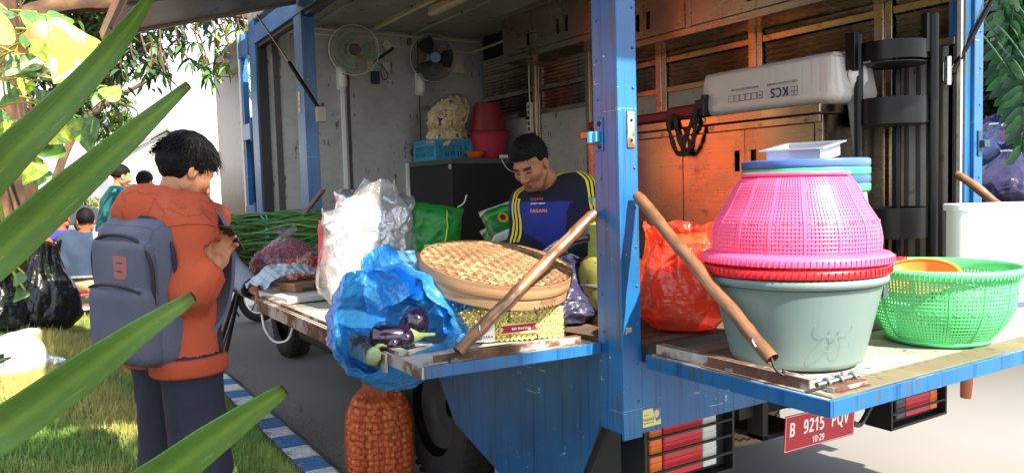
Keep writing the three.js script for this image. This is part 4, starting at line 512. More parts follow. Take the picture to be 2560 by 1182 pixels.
{ const p = V(-.02, 1.195, -1.40), t = thing('rice_sack', 'green printed rice sack standing beside the foil bag', 'sack', [p.x, p.y, p.z], toCam(p) + .38); t.rotation.z = -.16;
  P(t, 'sack_body', pillow(.30, .47, .12, 5, .008, 40), S({ map: canv(512, 800, (c, w, h) => { const g = '#1e8a34'; c.fillStyle = g; c.fillRect(0, 0, w, h); c.fillStyle = '#127028'; for (let i = 0; i < 40; i++) c.fillRect((i * 97) % w, (i * 173) % h, 60, 30); c.fillStyle = '#b9dc4a'; c.fillRect(330, 30, 14, 330); c.fillStyle = '#0e5c20'; c.fillRect(0, 0, 66, h); c.fillStyle = '#e6e25a'; c.font = 'bold 40px sans-serif'; c.save(); c.translate(46, 780); c.rotate(-Math.PI / 2); c.fillText('BERAS AMAN  BERAS AMAN  BERAS', 0, 0); c.restore(); const q = c.createLinearGradient(0, 380, 0, 700); c.fillStyle = '#c59a54'; c.fillRect(90, 400, 400, 260); c.fillStyle = '#e9dcae'; c.fillRect(150, 330, 340, 130); c.fillStyle = '#4d7a20'; c.font = 'bold 110px serif'; c.fillText('BERAS', 168, 436); c.fillStyle = '#8a6a2c'; for (let i = 0; i < 9; i++) { c.beginPath(); c.ellipse(140 + i * 40, 560 + (i % 3) * 26, 12, 40, .4, 0, 7); c.fill(); } c.fillStyle = '#156e2a'; c.fillRect(70, 670, 442, 130); }), roughness: .4, bumpMap: TX.crinkle, bumpScale: .004 })); P(t, 'tie_string', tube([V(.12, .235, 0), V(.15, .26, 0), V(.155, .30, .01)], .004, 10, 5), M.cream); P(t, 'tie_string', tube([V(-.12, .23, 0), V(-.13, .26, 0), V(-.15, .29, .01)], .004, 10, 5), M.cream); }
// open blue bag of aubergines at the shelf corner
{ const c0 = V(-.575, 1.035, -.53), t = thing('blue_plastic_bag', 'crumpled open blue plastic bag of aubergines hanging over the shelf corner', 'bag', [c0.x, c0.y, c0.z]);
  const fw = camera.position.clone().sub(c0).normalize(), axis = fw.clone().add(V(-.25, .30, .05)).normalize(), rt = new THREE.Vector3().crossVectors(V(0, 1, 0), axis).normalize(), up = new THREE.Vector3().crossVectors(axis, rt);
  const shell = (sd, grow, open, wr) => { const nu = 200, nv = 90, pos = [], uv = [], idx = []; for (let j = 0; j <= nv; j++) for (let i = 0; i <= nu; i++) { const f = i / nu * Math.PI * 2, th0 = open + .16 * Math.sin(f * 3 + sd) + .13 * nz(Math.cos(f) * 2, Math.sin(f) * 2, sd) - .30 * Math.exp(-(((f - 1.75) / .4) ** 2)) - .26 * Math.exp(-(((f - .30) / .3) ** 2)), th = mix(th0, Math.PI, j / nv), v = 1 - j / nv;
      const cf = Math.cos(f), sf = Math.sin(f), st = Math.sin(th); let R = 1 + grow + wr * (ridge(cf * st * 1.7 + sd, sf * st * 1.7, Math.cos(th) * 1.7, 4) - .15) + .022 * Math.sin(f * 11 + 5 * nz(cf * 2, sf * 2, sd)) * ss(.5, 1, v);
      let x = cf * st * .225, y = sf * st * .185, z = Math.cos(th) * .17; if (sf < 0) y *= 1.0 + .16 * -sf * st; if (v > .75) { const k = (v - .75) / .25; x *= 1 + .10 * k; y *= 1 + .22 * k * (sf > 0 ? 1.2 : .2); z += .02 * k; }
      const p = rt.clone().multiplyScalar(x * R).addScaledVector(up, y * R).addScaledVector(axis, z * R); pos.push(p.x, p.y, p.z); uv.push(i / nu * 5, j / nv * 4); if (i < nu && j < nv) { const b = j * (nu + 1) + i; idx.push(b, b + nu + 1, b + 1, b + 1, b + nu + 1, b + nu + 2); } } const g = new THREE.BufferGeometry(); g.setAttribute('position', new THREE.Float32BufferAttribute(pos, 3)); g.setAttribute('uv', new THREE.Float32BufferAttribute(uv, 2)); g.setIndex(idx); g.computeVertexNormals(); return g; };
  P(t, 'film', shell(2, 0, .86, .12), film(C(70, 172, 246), { transmission: .55, roughness: .16, bumpScale: .008 })); const pf = film(C(120, 186, 226), { transmission: .6 }); const fl = new THREE.PlaneGeometry(.13, .12, 24, 24), fp = fl.attributes.position; for (let i = 0; i < fp.count; i++) { const x = fp.getX(i), y = fp.getY(i); fp.setXYZ(i, x * (1 - y * 3), y, .02 * ridge(x * 16, y * 16, 1, 3) + .4 * x * x); } fl.computeVertexNormals(); const pm = P(t, 'pale_fold', fl, pf); pm.position.set(.05, .19, -.06); pm.rotation.y = -.4; const bf = film(C(70, 172, 246), { transmission: .5, roughness: .16, bumpScale: .008 }); for (const [w, h, x, y, z, rx, ry, rz] of [[.2, .2, -.03, .17, .0, -.25, -.35, .25], [.2, .17, .16, .10, .06, -.3, -.2, -.75], [.16, .16, .19, .0, .12, -.5, .1, -1.2]]) { const eg = new THREE.PlaneGeometry(w, h, 40, 40), ep = eg.attributes.position; for (let i = 0; i < ep.count; i++) { const a = ep.getX(i), b = ep.getY(i), k = b / h + .5; ep.setXYZ(i, a * (1 - .55 * k * k) + .012 * nz(b * 20, x * 9, 1), b + .014 * nz(a * 22, 2, x * 9), .035 * ridge(a * 11 + x * 20, b * 7, 2, 4) + .016 * Math.sin(a * 60 + b * 14) * (1 - k * .4)); } eg.computeVertexNormals(); const em2 = P(t, 'ear', eg, bf); em2.position.set(x, y, z); em2.rotation.set(rx, ry, rz); }
  const em = PH({ color: C(32, 14, 40), roughness: .16, clearcoat: .8, clearcoatRoughness: .08 }), gm = S({ color: C(126, 146, 92), roughness: .6 });
  const egg = (label, p, dir, L, r, turn) => { const e = thing('aubergine', label, 'aubergine', [p[0], p[1], p[2]], 0, 'aubergines in the blue bag'); e.quaternion.setFromUnitVectors(V(0, 1, 0), V(...dir).normalize()); P(e, 'fruit', lathe([[0, 0], [r * .55, .004], [r * .9, .02], [r, .05], [r * .95, L * .55], [r * .78, L * .8], [r * .45, L * .96], [0, L]], 36), em); P(e, 'calyx', lathe([[r * .80, L * .80], [r * .62, L * .91], [r * .3, L + .006], [.008, L + .012], [.006, L + .05], [0, L + .05]], 10), gm); };
  egg('long glossy aubergine lying across the mouth of the blue bag', [-.715, 1.02, -.43], [.78, -.02, .25], .17, .042); egg('fat aubergine pointing out of the blue bag', [-.57, 1.05, -.36], [.25, .15, -.75], .17, .045); egg('slim dark aubergine between the fat one and the long one', [-.615, 1.0, -.35], [.2, .28, -.5], .14, .03); egg('short aubergine low in the mouth of the blue bag', [-.65, .99, -.36], [.1, .2, -.6], .13, .03);
  const ge = thing('green_aubergine', 'small pale green aubergine with a long stalk in the blue bag', 'aubergine', [-.715, .965, -.39]); ge.quaternion.setFromUnitVectors(V(0, 1, 0), V(.2, .9, .1).normalize()); P(ge, 'fruit', lathe([[0, -.028], [.018, -.024], [.026, -.004], [.022, .018], [.010, .03], [0, .032]], 24), S({ map: tex(64, tint([150, 168, 120], .25, 6, 6, 3, 170)), roughness: .5 })); P(ge, 'stalk', tube([V(0, .028, 0), V(.02, .04, .0), V(.07, .034, .0), V(.11, .05, -.01)], s => .008 - .003 * s + .003 * (s > .9), 20, 8), gm); }
// long beans
{ const p = [-.20, 1.165, -3.22], t = thing('bean_bundle', 'big bundle of green long beans tied with teal string', 'long beans', p); t.rotation.y = -.27; reseed(31);
  const bm = [[98, 148, 74], [78, 126, 62], [124, 172, 94], [60, 100, 50]].map(c => S({ color: C(...c), roughness: .5 })); const gs = []; for (let k = 0; k < 10; k++) { const L = rr(.46, .72), pts = []; const b = rr(-.05, .05), c = rr(-.04, .04); for (let i = 0; i <= 6; i++) { const s = i / 6; pts.push(V((s - .5) * L, b * Math.sin(s * 3.1) + .01 * Math.sin(s * 9 + k), c * Math.sin(s * 3.1))); } gs.push(tube(pts, s => .0052 * Math.min(1, .35 + s * 6, .35 + (1 - s) * 6), 9, 4)); }
  const fill = []; for (let k = 0; k < 640; k++) { const outer = k < 290, a = outer ? rr(-.5, 3.3) : rr(0, 6.28), q = outer ? rr(.86, 1.02) : Math.sqrt(rnd()) * .85; const x = rr(-.10, .10), sag = -.12 * x; const y = Math.sin(a) * q * .20 + sag - .02, z = Math.cos(a) * q * .17; const m = new THREE.Object3D(); m.position.set(x - (outer ? .02 : 0), Math.max(-.195, y), z); m.rotation.set(rr(-3, 3), rr(-.12, .12), rr(-.10, .16)); m.updateMatrix(); const g = gs[k % 10]; if (outer) { const o = P(t, 'bean', g, bm[Math.floor(rnd() * 4)]); o.position.copy(m.position); o.rotation.copy(m.rotation); } else fill.push(g.clone().applyMatrix4(m.matrix)); }
  const f = P(t, 'inner_beans', mg(fill), bm[3]); f.userData.kind = 'stuff';
  const tie = S({ color: C(72, 176, 168), roughness: .4 }); for (const x of [-.13, .16]) { const pts = []; for (let i = 0; i < 14; i++) { const a = i / 14 * 6.283; pts.push(V(x + .02 * Math.sin(a * 2), Math.max(-.20, Math.sin(a) * .213 - .02 - .12 * x), Math.cos(a) * .182)); } P(t, 'string_tie', tube(pts, x < 0 ? .0055 : .003, 60, 5, true), x < 0 ? tie : bm[3]); } P(t, 'loose_string', tube([V(-.15, .19, .05), V(-.13, .17, .1), V(-.12, .12, .15), V(-.1, .05, .178)], .006, 16, 5), tie); }
// shallots and chillies in bags
{ const p = V(-.335, .957, -2.74), t = thing('shallot_bag', 'tied clear bag of purple red shallots in front of the bean bundle', 'bag', [p.x, p.y, p.z], toCam(p)); P(t, 'film', bagGeo({ rx: .20, rz: .17, h: .335, sd: 12, wr: .014, prof: [.85, 1, 1, .96, .82, .52, .16, .34] }), film(C(250, 236, 250), { transmission: .9, roughness: .08, bumpScale: .005 })); reseed(41);
  const q = []; for (let i = 0; i < 330; i++) { const y = rr(.02, .235), a = rr(0, 6.283), r = Math.sqrt(rr(.5, 1)) * .178 * Math.min(1, .55 + y * 6) * (1 - ss(.15, .26, y) * .5); const g = new THREE.SphereGeometry(rr(.011, .016), 7, 5); g.scale(1, rr(1, 1.5), 1).rotateZ(rr(-1, 1)).translate(Math.cos(a) * r, y, Math.sin(a) * r * .85); q.push(g); } P(t, 'shallots', mg(q), S({ color: C(164, 38, 72), roughness: .4 })).userData.kind = 'stuff'; }
{ const p = V(-.285, .957, -2.36), t = thing('chilli_bag', 'clear bag of orange red chillies behind the cutting board', 'bag', [p.x, p.y, p.z], toCam(p)); P(t, 'film', bagGeo({ rx: .175, rz: .14, h: .245, sd: 15, wr: .012, prof: [.85, 1, 1, .94, .78, .5, .3, .4], lean: [.03, 0] }), film(C(255, 250, 250), { transmission: 1, roughness: .04, bumpScale: .004 })); reseed(43);
  const cols = [[226, 70, 30], [204, 32, 34], [238, 110, 40], [190, 40, 60], [228, 190, 150]]; const q = []; for (let i = 0; i < 420; i++) { const y = rr(.012, .175), a = rr(0, 6.283), r = Math.sqrt(rr(.4, 1)) * .15 * Math.min(1, .6 + y * 7); const g = new THREE.CylinderGeometry(.0012, .0048, rr(.03, .045), 5); g.rotateX(rr(-2, 2)).rotateY(rr(0, 6)).translate(Math.cos(a) * r, y, Math.sin(a) * r * .8); const c = C(...cols[Math.floor(rnd() * 5)]); paint(g, () => c); q.push(g); } P(t, 'chillies', mg(q), S({ vertexColors: true, roughness: .3 })).userData.kind = 'stuff'; }
{ const t = thing('cutting_board', 'white plastic cutting board at the corner of the side shelf', 'cutting board', [-.49, .973, -1.93], .1); P(t, 'slab', bx(-.15, .16, 0, .03, -.2, .2, .006), S({ map: TX.plaster, roughness: .6 }));
  const w = thing('wooden_chopping_stand', 'small wooden plank stand lying on the white cutting board', 'board', [-.44, 1.0045, -1.98], .25); P(w, 'plank', bx(-.13, .13, .032, .046, -.09, .09, .002), M.wood); for (const x of [-.1, .1]) P(w, 'foot', bx(x - .02, x + .02, 0, .0315, -.08, .08, .002), M.wood);
  const c = thing('checked_cloth', 'crumpled pale blue checked cloth draped on the wooden stand', 'cloth', [-.50, 1.052, -2.06], .2); const g = new THREE.PlaneGeometry(.36, .24, 60, 44).rotateX(-Math.PI / 2), p = g.attributes.position; for (let i = 0; i < p.count; i++) { const x = p.getX(i), z = p.getZ(i); const e = Math.max(0, Math.hypot(x / .18, z / .12) - .55); p.setXYZ(i, x * (1 - .15 * Math.abs(z) * 6) - .04, .012 + .075 * Math.max(0, .62 - e) + .03 * ridge(x * 8, 1, z * 8, 3) + .012 * nz(x * 25, 2, z * 25) - Math.max(0, -x - .1) * .5, z + .02 * nz(x * 9, 4, z * 9)); } g.computeVertexNormals(); P(c, 'fabric', g, S({ map: tex(256, (u, v) => { const s = (Math.sin(u * 75) > .75 ? 1 : 0) + (Math.sin(v * 75) > .75 ? 1 : 0); const k = .72 + .2 * tn(u, v, 8, 8, 4, 175) - .1 * s; return [k * .86, k * .95, k]; }), roughness: .9 })); }
// onion sack on the road
{ const t = thing('onion_sack', 'orange net sack of small onions standing on the road by the rear wheel', 'sack', [-.175, .002, -1.74], toCam(V(-.17, 0, -1.7))); reseed(51); const prm = { rx: .165, rz: .14, h: .56, sd: 19, wr: .008, prof: [.84, .97, 1, 1, 1, .99, .96, .88, .7, .42, .5], nu: 84, nv: 76, sq: 2.6 }; const b = bagGeo(prm), p = b.attributes.position, N = b.attributes.normal, q = [], col = [];
  const at = i => V(p.getX(i), p.getY(i), p.getZ(i)), nu = 84, nv = 76; const rib = (i, j, w) => { const A = at(i), B = at(j), n = V(N.getX(i), N.getY(i), N.getZ(i)), s = new THREE.Vector3().crossVectors(B.clone().sub(A), n).normalize().multiplyScalar(w); const o = n.clone().multiplyScalar(.004); A.add(o); B.add(o); for (const v of [A.clone().add(s), A.clone().sub(s), B.clone().add(s), A.clone().sub(s), B.clone().sub(s), B.clone().add(s)]) q.push(v.x, v.y, v.z); };
  for (let j = 1; j < nv; j++) for (let i = 0; i < nu; i++) { const k = j * (nu + 1) + i; rib(k, k + 1, .0006); rib(k, k + nu + 1, .0007); if (j % 4 === 0) rib(k, k + 1, .0012); } const g = new THREE.BufferGeometry(); g.setAttribute('position', new THREE.Float32BufferAttribute(q, 3)); g.computeVertexNormals(); P(t, 'net', g, S({ color: C(224, 104, 36), roughness: .5 }));
  const on = [[214, 112, 70], [196, 88, 60], [226, 130, 80]].map(c => S({ map: tex(64, tint(c, .3, 3, 12, 3, 180)), roughness: .45 })), og = lathe([[0, -.016], [.01, -.014], [.0175, -.002], [.016, .008], [.008, .015], [.003, .022], [0, .023]], 9); let n = 0;
  for (let y = .018; y < .45; y += .0315) for (let a = -3.0 + (n % 2) * .06; a < 3.1; a += .30 - .105 * (Math.cos(a) > -.2 ? 1 : 0)) { const i = Math.round(((a + Math.PI / 2 + 6.283) % 6.283) / 6.283 * nu) % nu, j = Math.round(y / .56 * nv), v = at(j * (nu + 1) + (nu - i + nu / 2) % nu); const f = V(Math.sin(a), 0, Math.cos(a)), ii = Math.round((((Math.atan2(f.z, f.x)) + 6.283) % 6.283) / 6.283 * nu) % nu, w = at(j * (nu + 1) + ii); const o = P(t, 'onion', og, on[n % 3]); o.position.set(w.x * .87 + rr(-.005, .005), y + rr(-.006, .006), w.z * .87); o.rotation.set(rr(-2, 2), rr(0, 6), rr(-2, 2)); n++; }
  P(t, 'tie_string', tube([V(.0, .545, .02), V(.02, .58, .04), V(.05, .62, .05)], .003, 10, 5), M.cream); }

// ---------- inside the truck ----------
{ const t = thing('black_counter', 'black steel counter cabinet against the front bulkhead', 'cabinet', [0, 0, 0]); P(t, 'body', bx(1.335, 2.04, FL, 1.70, -4.575, -3.76, .004), S({ color: C(20, 20, 23), roughness: .5 })); P(t, 'top', bx(1.325, 2.045, 1.7005, 1.745, -4.578, -3.745, .004), S({ color: C(96, 98, 100), roughness: .5, metalness: .5, map: TX.grime })); P(t, 'corner_tape', bx(1.33, 1.336, 1.66, 1.70, -3.80, -3.758, .001), M.pale); }
{ const t = thing('blue_basket', 'turquoise blue slotted plastic basket on the black counter', 'basket', [1.52, 1.7465, -4.27]); const m = plastic(C(36, 146, 186)); const wall = (L, turn, off) => { const hs = []; for (let i = 0; i < Math.floor(L / .027); i++) { const x = -L / 2 + .03 + i * .027; if (x > L / 2 - .035) break; for (const [y0, y1] of [[.035, .075], [.085, .125]]) { const s = (i % 2 ? 1 : -1) * 0 + (x < 0 ? .016 : -.016); hs.push([[x, y0], [x + .012, y0], [x + .012 + s, y1], [x + s, y1]]); } } const g = ext([[-L / 2 + .012, 0], [L / 2 - .012, 0], [L / 2, .165], [-L / 2, .165]], .004, hs); g.translate(0, 0, off); g.rotateY(turn); return uvm(g); };
  for (const [L, a, o] of [[.36, 0, .215], [.36, Math.PI, .215], [.44, Math.PI / 2, .175], [.44, -Math.PI / 2, .175]]) P(t, 'slotted_side', wall(L, a, o), m); P(t, 'floor', bx(-.17, .17, .0, .006, -.21, .21, .002), m); P(t, 'rim', mg([bx(-.195, .195, .165, .18, .205, .235, .004), bx(-.195, .195, .165, .18, -.235, -.205, .004), bx(-.195, -.168, .165, .18, -.2045, .2045, .004), bx(.168, .195, .165, .18, -.2045, .2045, .004)]), m); for (const [x, z] of [[-1, 1], [1, 1], [-1, -1], [1, -1]]) P(t, 'corner_rib', bx(x * .172 - .012, x * .172 + .012, .0, .165, z * .212 - .012, z * .212 + .012, .004), m); }
{ const nest = mg([0, 1, 2, 3].map(k => { const pts = []; for (let i = 0; i <= 26; i++) { const a = i / 26 * 6.283 * 1.6 + k; const r = .046 - k * .011 + .004 * Math.sin(i * 2.1 + k); pts.push(V(r * Math.cos(a), .006 * Math.sin(i * 1.7 + k) + (k % 2) * .006, r * Math.sin(a))); } return tube(pts, .0065, 40, 5); }).concat([new THREE.CylinderGeometry(.042, .044, .016, 14)]));
  const nm = [S({ color: C(226, 208, 172), roughness: .8 }), S({ color: C(210, 190, 150), roughness: .8 })]; reseed(61);
  for (const [pos, rx, ry, rz, n, l, tilt] of [[[1.55, 1.935, -4.22], .25, .14, .17, 44, 'lower clear bag of dried noodle nests in the blue basket', .1], [[1.58, 2.14, -4.24], .26, .17, .16, 48, 'upper clear bag of dried noodle nests heaped on the lower one', .45]]) { const t = thing('noodle_nest_bag', l, 'noodles', pos, 0, 'bags of dried noodle nests'); t.rotation.set(0, .5, tilt);
    for (let i = 0; i < n; i++) { const y = 1 - 2 * (i + .5) / n, r = Math.sqrt(1 - y * y), a = i * 2.399; const m = P(t, 'noodle_nest', nest, nm[i % 2]); const d = V(r * Math.cos(a), y, r * Math.sin(a)); m.position.set(d.x * rx * .86, d.y * ry * .8, d.z * rz * .84); m.quaternion.setFromUnitVectors(V(0, 1, 0), d.add(V(rr(-.7, .7), rr(-.7, .7), rr(-.7, .7))).normalize()); }
    P(t, 'film', uvm(disp(new THREE.SphereGeometry(1, 60, 40).scale(rx * 1.1, ry * 1.1, rz * 1.1), (x, y, z) => .016 * ridge(x * 9, y * 9, z * 9, 3)), 3), PH({ color: C(255, 255, 255), roughness: .04, transmission: 1, thickness: 0, bumpMap: TX.crinkle, bumpScale: .003 })); } }
{ const b = (n, l, p, c, r, h, inv) => { const t = thing(n, l, 'bucket', p); const m = plastic(c, { roughness: .5 }); const pr = [[0, 0], [r * .68, 0], [r * .72, .01], [r * .96, h * .93], [r, h * .94], [r * 1.02, h], [r * .96, h], [r * .7, .016], [0, .008]]; P(t, 'wall', lathe(inv ? pr.map(([a, y]) => [a, h - y]) : pr, 48), m); P(t, 'rim', lathe([[r * .98, 0], [r * 1.06, 0], [r * 1.07, .012], [r * .98, .014]].map(([a, y]) => [a, inv ? y : h - .016 + y]), 48), m); };
  b('red_basin', 'dark pink plastic basin on the black counter beside the blue basket', [1.83, 1.7465, -3.98], C(170, 28, 58), .175, .23); b('red_bucket', 'dark red plastic bucket stacked upside down on the pink basin', [1.85, 1.978, -4.02], C(128, 20, 24), .165, .26, true);
  const t = thing('orange_dish', 'small orange plastic dish at the front of the black counter', 'bowl', [1.62, 1.7465, -3.86]); P(t, 'bowl_wall', lathe([[0, 0], [.04, 0], [.045, .008], [.08, .05], [.085, .052], [.05, .006], [0, .004]], 36), plastic(C(236, 116, 26))); P(t, 'lip', lathe([[.08, .05], [.09, .052], [.09, .056], [.08, .055]], 36), plastic(C(236, 116, 26)));
  const c = thing('phone_charger', 'white charger plug with dangling cable on the counter edge', 'charger', [1.86, 1.7465, -3.79]); P(c, 'plug', bx(-.035, .035, 0, .028, -.02, .02, .005), M.white); P(c, 'cable', tube([V(-.03, .01, .01), V(-.05, -.01, .05), V(0, -.09, .055), V(.08, -.12, .055), V(.14, -.05, .055), V(.18, .01, .05)], .004, 40, 6), M.white); }
function wallFan(label, pos, turn, hub, blade, paleFan) { const t = thing('wall_fan', label, 'fan', pos, 0, 'wall fans on the front bulkhead'); const cage = sub(t, 'cage', [0, 0, .17]); cage.rotation.set(.12, turn, 0); const wm = paleFan ? M.cream : S({ color: C(74, 74, 70), roughness: .6 });  // flag picks the cream grille and clear blades
  const gs = []; for (const z of [1, -1]) for (const [r, d] of [[.208, .02], [.19, .045], [.15, .062], [.1, .072], [.055, .076]]) gs.push(new THREE.TorusGeometry(r, .0012, 4, 56).translate(0, 0, z * d)); for (let i = 0; i < 64; i++) { const a = i / 64 * 6.283; for (const z of [1, -1]) { const pt = [[.05, .077], [.12, .069], [.18, .05], [.208, .018]].map(([r, d]) => V(r * Math.cos(a), r * Math.sin(a), d * z)); gs.push(tube(pt, .0009, 6, 3)); } } P(cage, 'grille', mg(gs), wm); P(cage, 'outer_ring', new THREE.TorusGeometry(.21, .005, 8, 72), paleFan ? M.white : M.cream); P(cage, 'hub_cap', new THREE.CylinderGeometry(.045, .05, .02, 28).rotateX(Math.PI / 2).translate(0, 0, .082), S({ color: hub, roughness: .4 })); P(cage, 'motor', new THREE.CylinderGeometry(.055, .045, .12, 24).rotateX(Math.PI / 2).translate(0, 0, -.1), M.cream); P(cage, 'spindle', new THREE.CylinderGeometry(.022, .022, .09, 18).rotateX(Math.PI / 2), M.black);
  for (let k = 0; k < 3; k++) { const g = new THREE.PlaneGeometry(.16, .15, 10, 10), p = g.attributes.position; for (let i = 0; i < p.count; i++) { const x = p.getX(i) / .16 + .5, y = p.getY(i) / .15; const r = .02 + x * .165, w = y * (.45 + .9 * Math.sin(Math.min(1, x * 1.15) * 2.4)) * .9; p.setXYZ(i, r * Math.cos(w), r * Math.sin(w), y * .035); } g.computeVertexNormals(); g.rotateZ(k * 2.094); P(cage, 'blade', g, PH({ color: blade, roughness: .3, transmission: paleFan ? .55 : 0, thickness: 0 })); }
  P(t, 'wall_body', new THREE.CapsuleGeometry(.038, .13, 6, 16).translate(-.07, -.215, .045), M.white); P(t, 'neck', rod(V(-.06, -.12, .06), V(0, -.01, .09), .022, 12), M.white); P(t, 'switch', T(new THREE.CylinderGeometry(.014, .014, .012, 14).rotateX(Math.PI / 2), -.07, -.19, .086), M.cream); P(t, 'mount_plate', bx(-.11, -.03, -.32, -.12, .0005, .012, .003), M.white); }
wallFan('white wall fan with greenish clear blades nearest the truck door', [.79, 2.70, ZB], -.28, C(30, 34, 36), C(150, 180, 160), true); wallFan('dark wall fan with a blue hub above the noodle bags', [1.535, 2.68, ZB], -.2, C(92, 150, 190), C(40, 44, 46), false);
{ const t = thing('tube_lamp', 'switched off white tube lamp fitting on the truck ceiling', 'lamp'); P(t, 'batten', bx(1.09, 1.16, 2.875, 2.918, -3.6, -2.4, .008), M.cream); P(t, 'diffuser', new THREE.CapsuleGeometry(.04, 1.16, 6, 14).rotateX(Math.PI / 2).scale(1, .6, 1).translate(1.125, 2.868, -3.0), S({ color: C(214, 204, 184), roughness: .4 }));
  const p = thing('power_strip', 'cream power strip screwed to the right wall post', 'power strip'); P(p, 'body', bx(2.045, 2.074, 1.96, 2.215, -3.69, -3.63, .004), M.cream); for (let k = 0; k < 5; k++) P(p, 'socket', T(new THREE.CylinderGeometry(.017, .017, .004, 18).rotateZ(Math.PI / 2), 2.0445, 1.99 + k * .047, -3.66), S({ color: C(74, 66, 60), roughness: .6 })); P(p, 'plug', rod(V(2.045, 2.084, -3.66), V(2.015, 2.084, -3.66), .015, 12), M.black); P(p, 'cord', tube([V(2.06, 2.215, -3.66), V(2.06, 2.5, -3.66), V(2.07, 2.8, -3.66)], .007, 14, 6), M.cream);
  const b = thing('hand_brush', 'black handled brush with blue head hanging on the bulkhead', 'brush'); P(b, 'handle', rod(V(1.01, 2.63, ZB + .05), V(1.20, 2.76, ZB + .05), .012, 10), M.black); P(b, 'blue_head', bx(.985, 1.06, 2.44, 2.55, ZB + .03, ZB + .06, .008), S({ color: C(34, 40, 86), roughness: .6 })); P(b, 'cord', tube([V(1.03, 2.63, ZB + .05), V(1.11, 2.58, ZB + .05), V(1.14, 2.50, ZB + .045), V(1.10, 2.48, ZB + .045), V(1.07, 2.56, ZB + .045)], .004, 24, 5), M.black); }
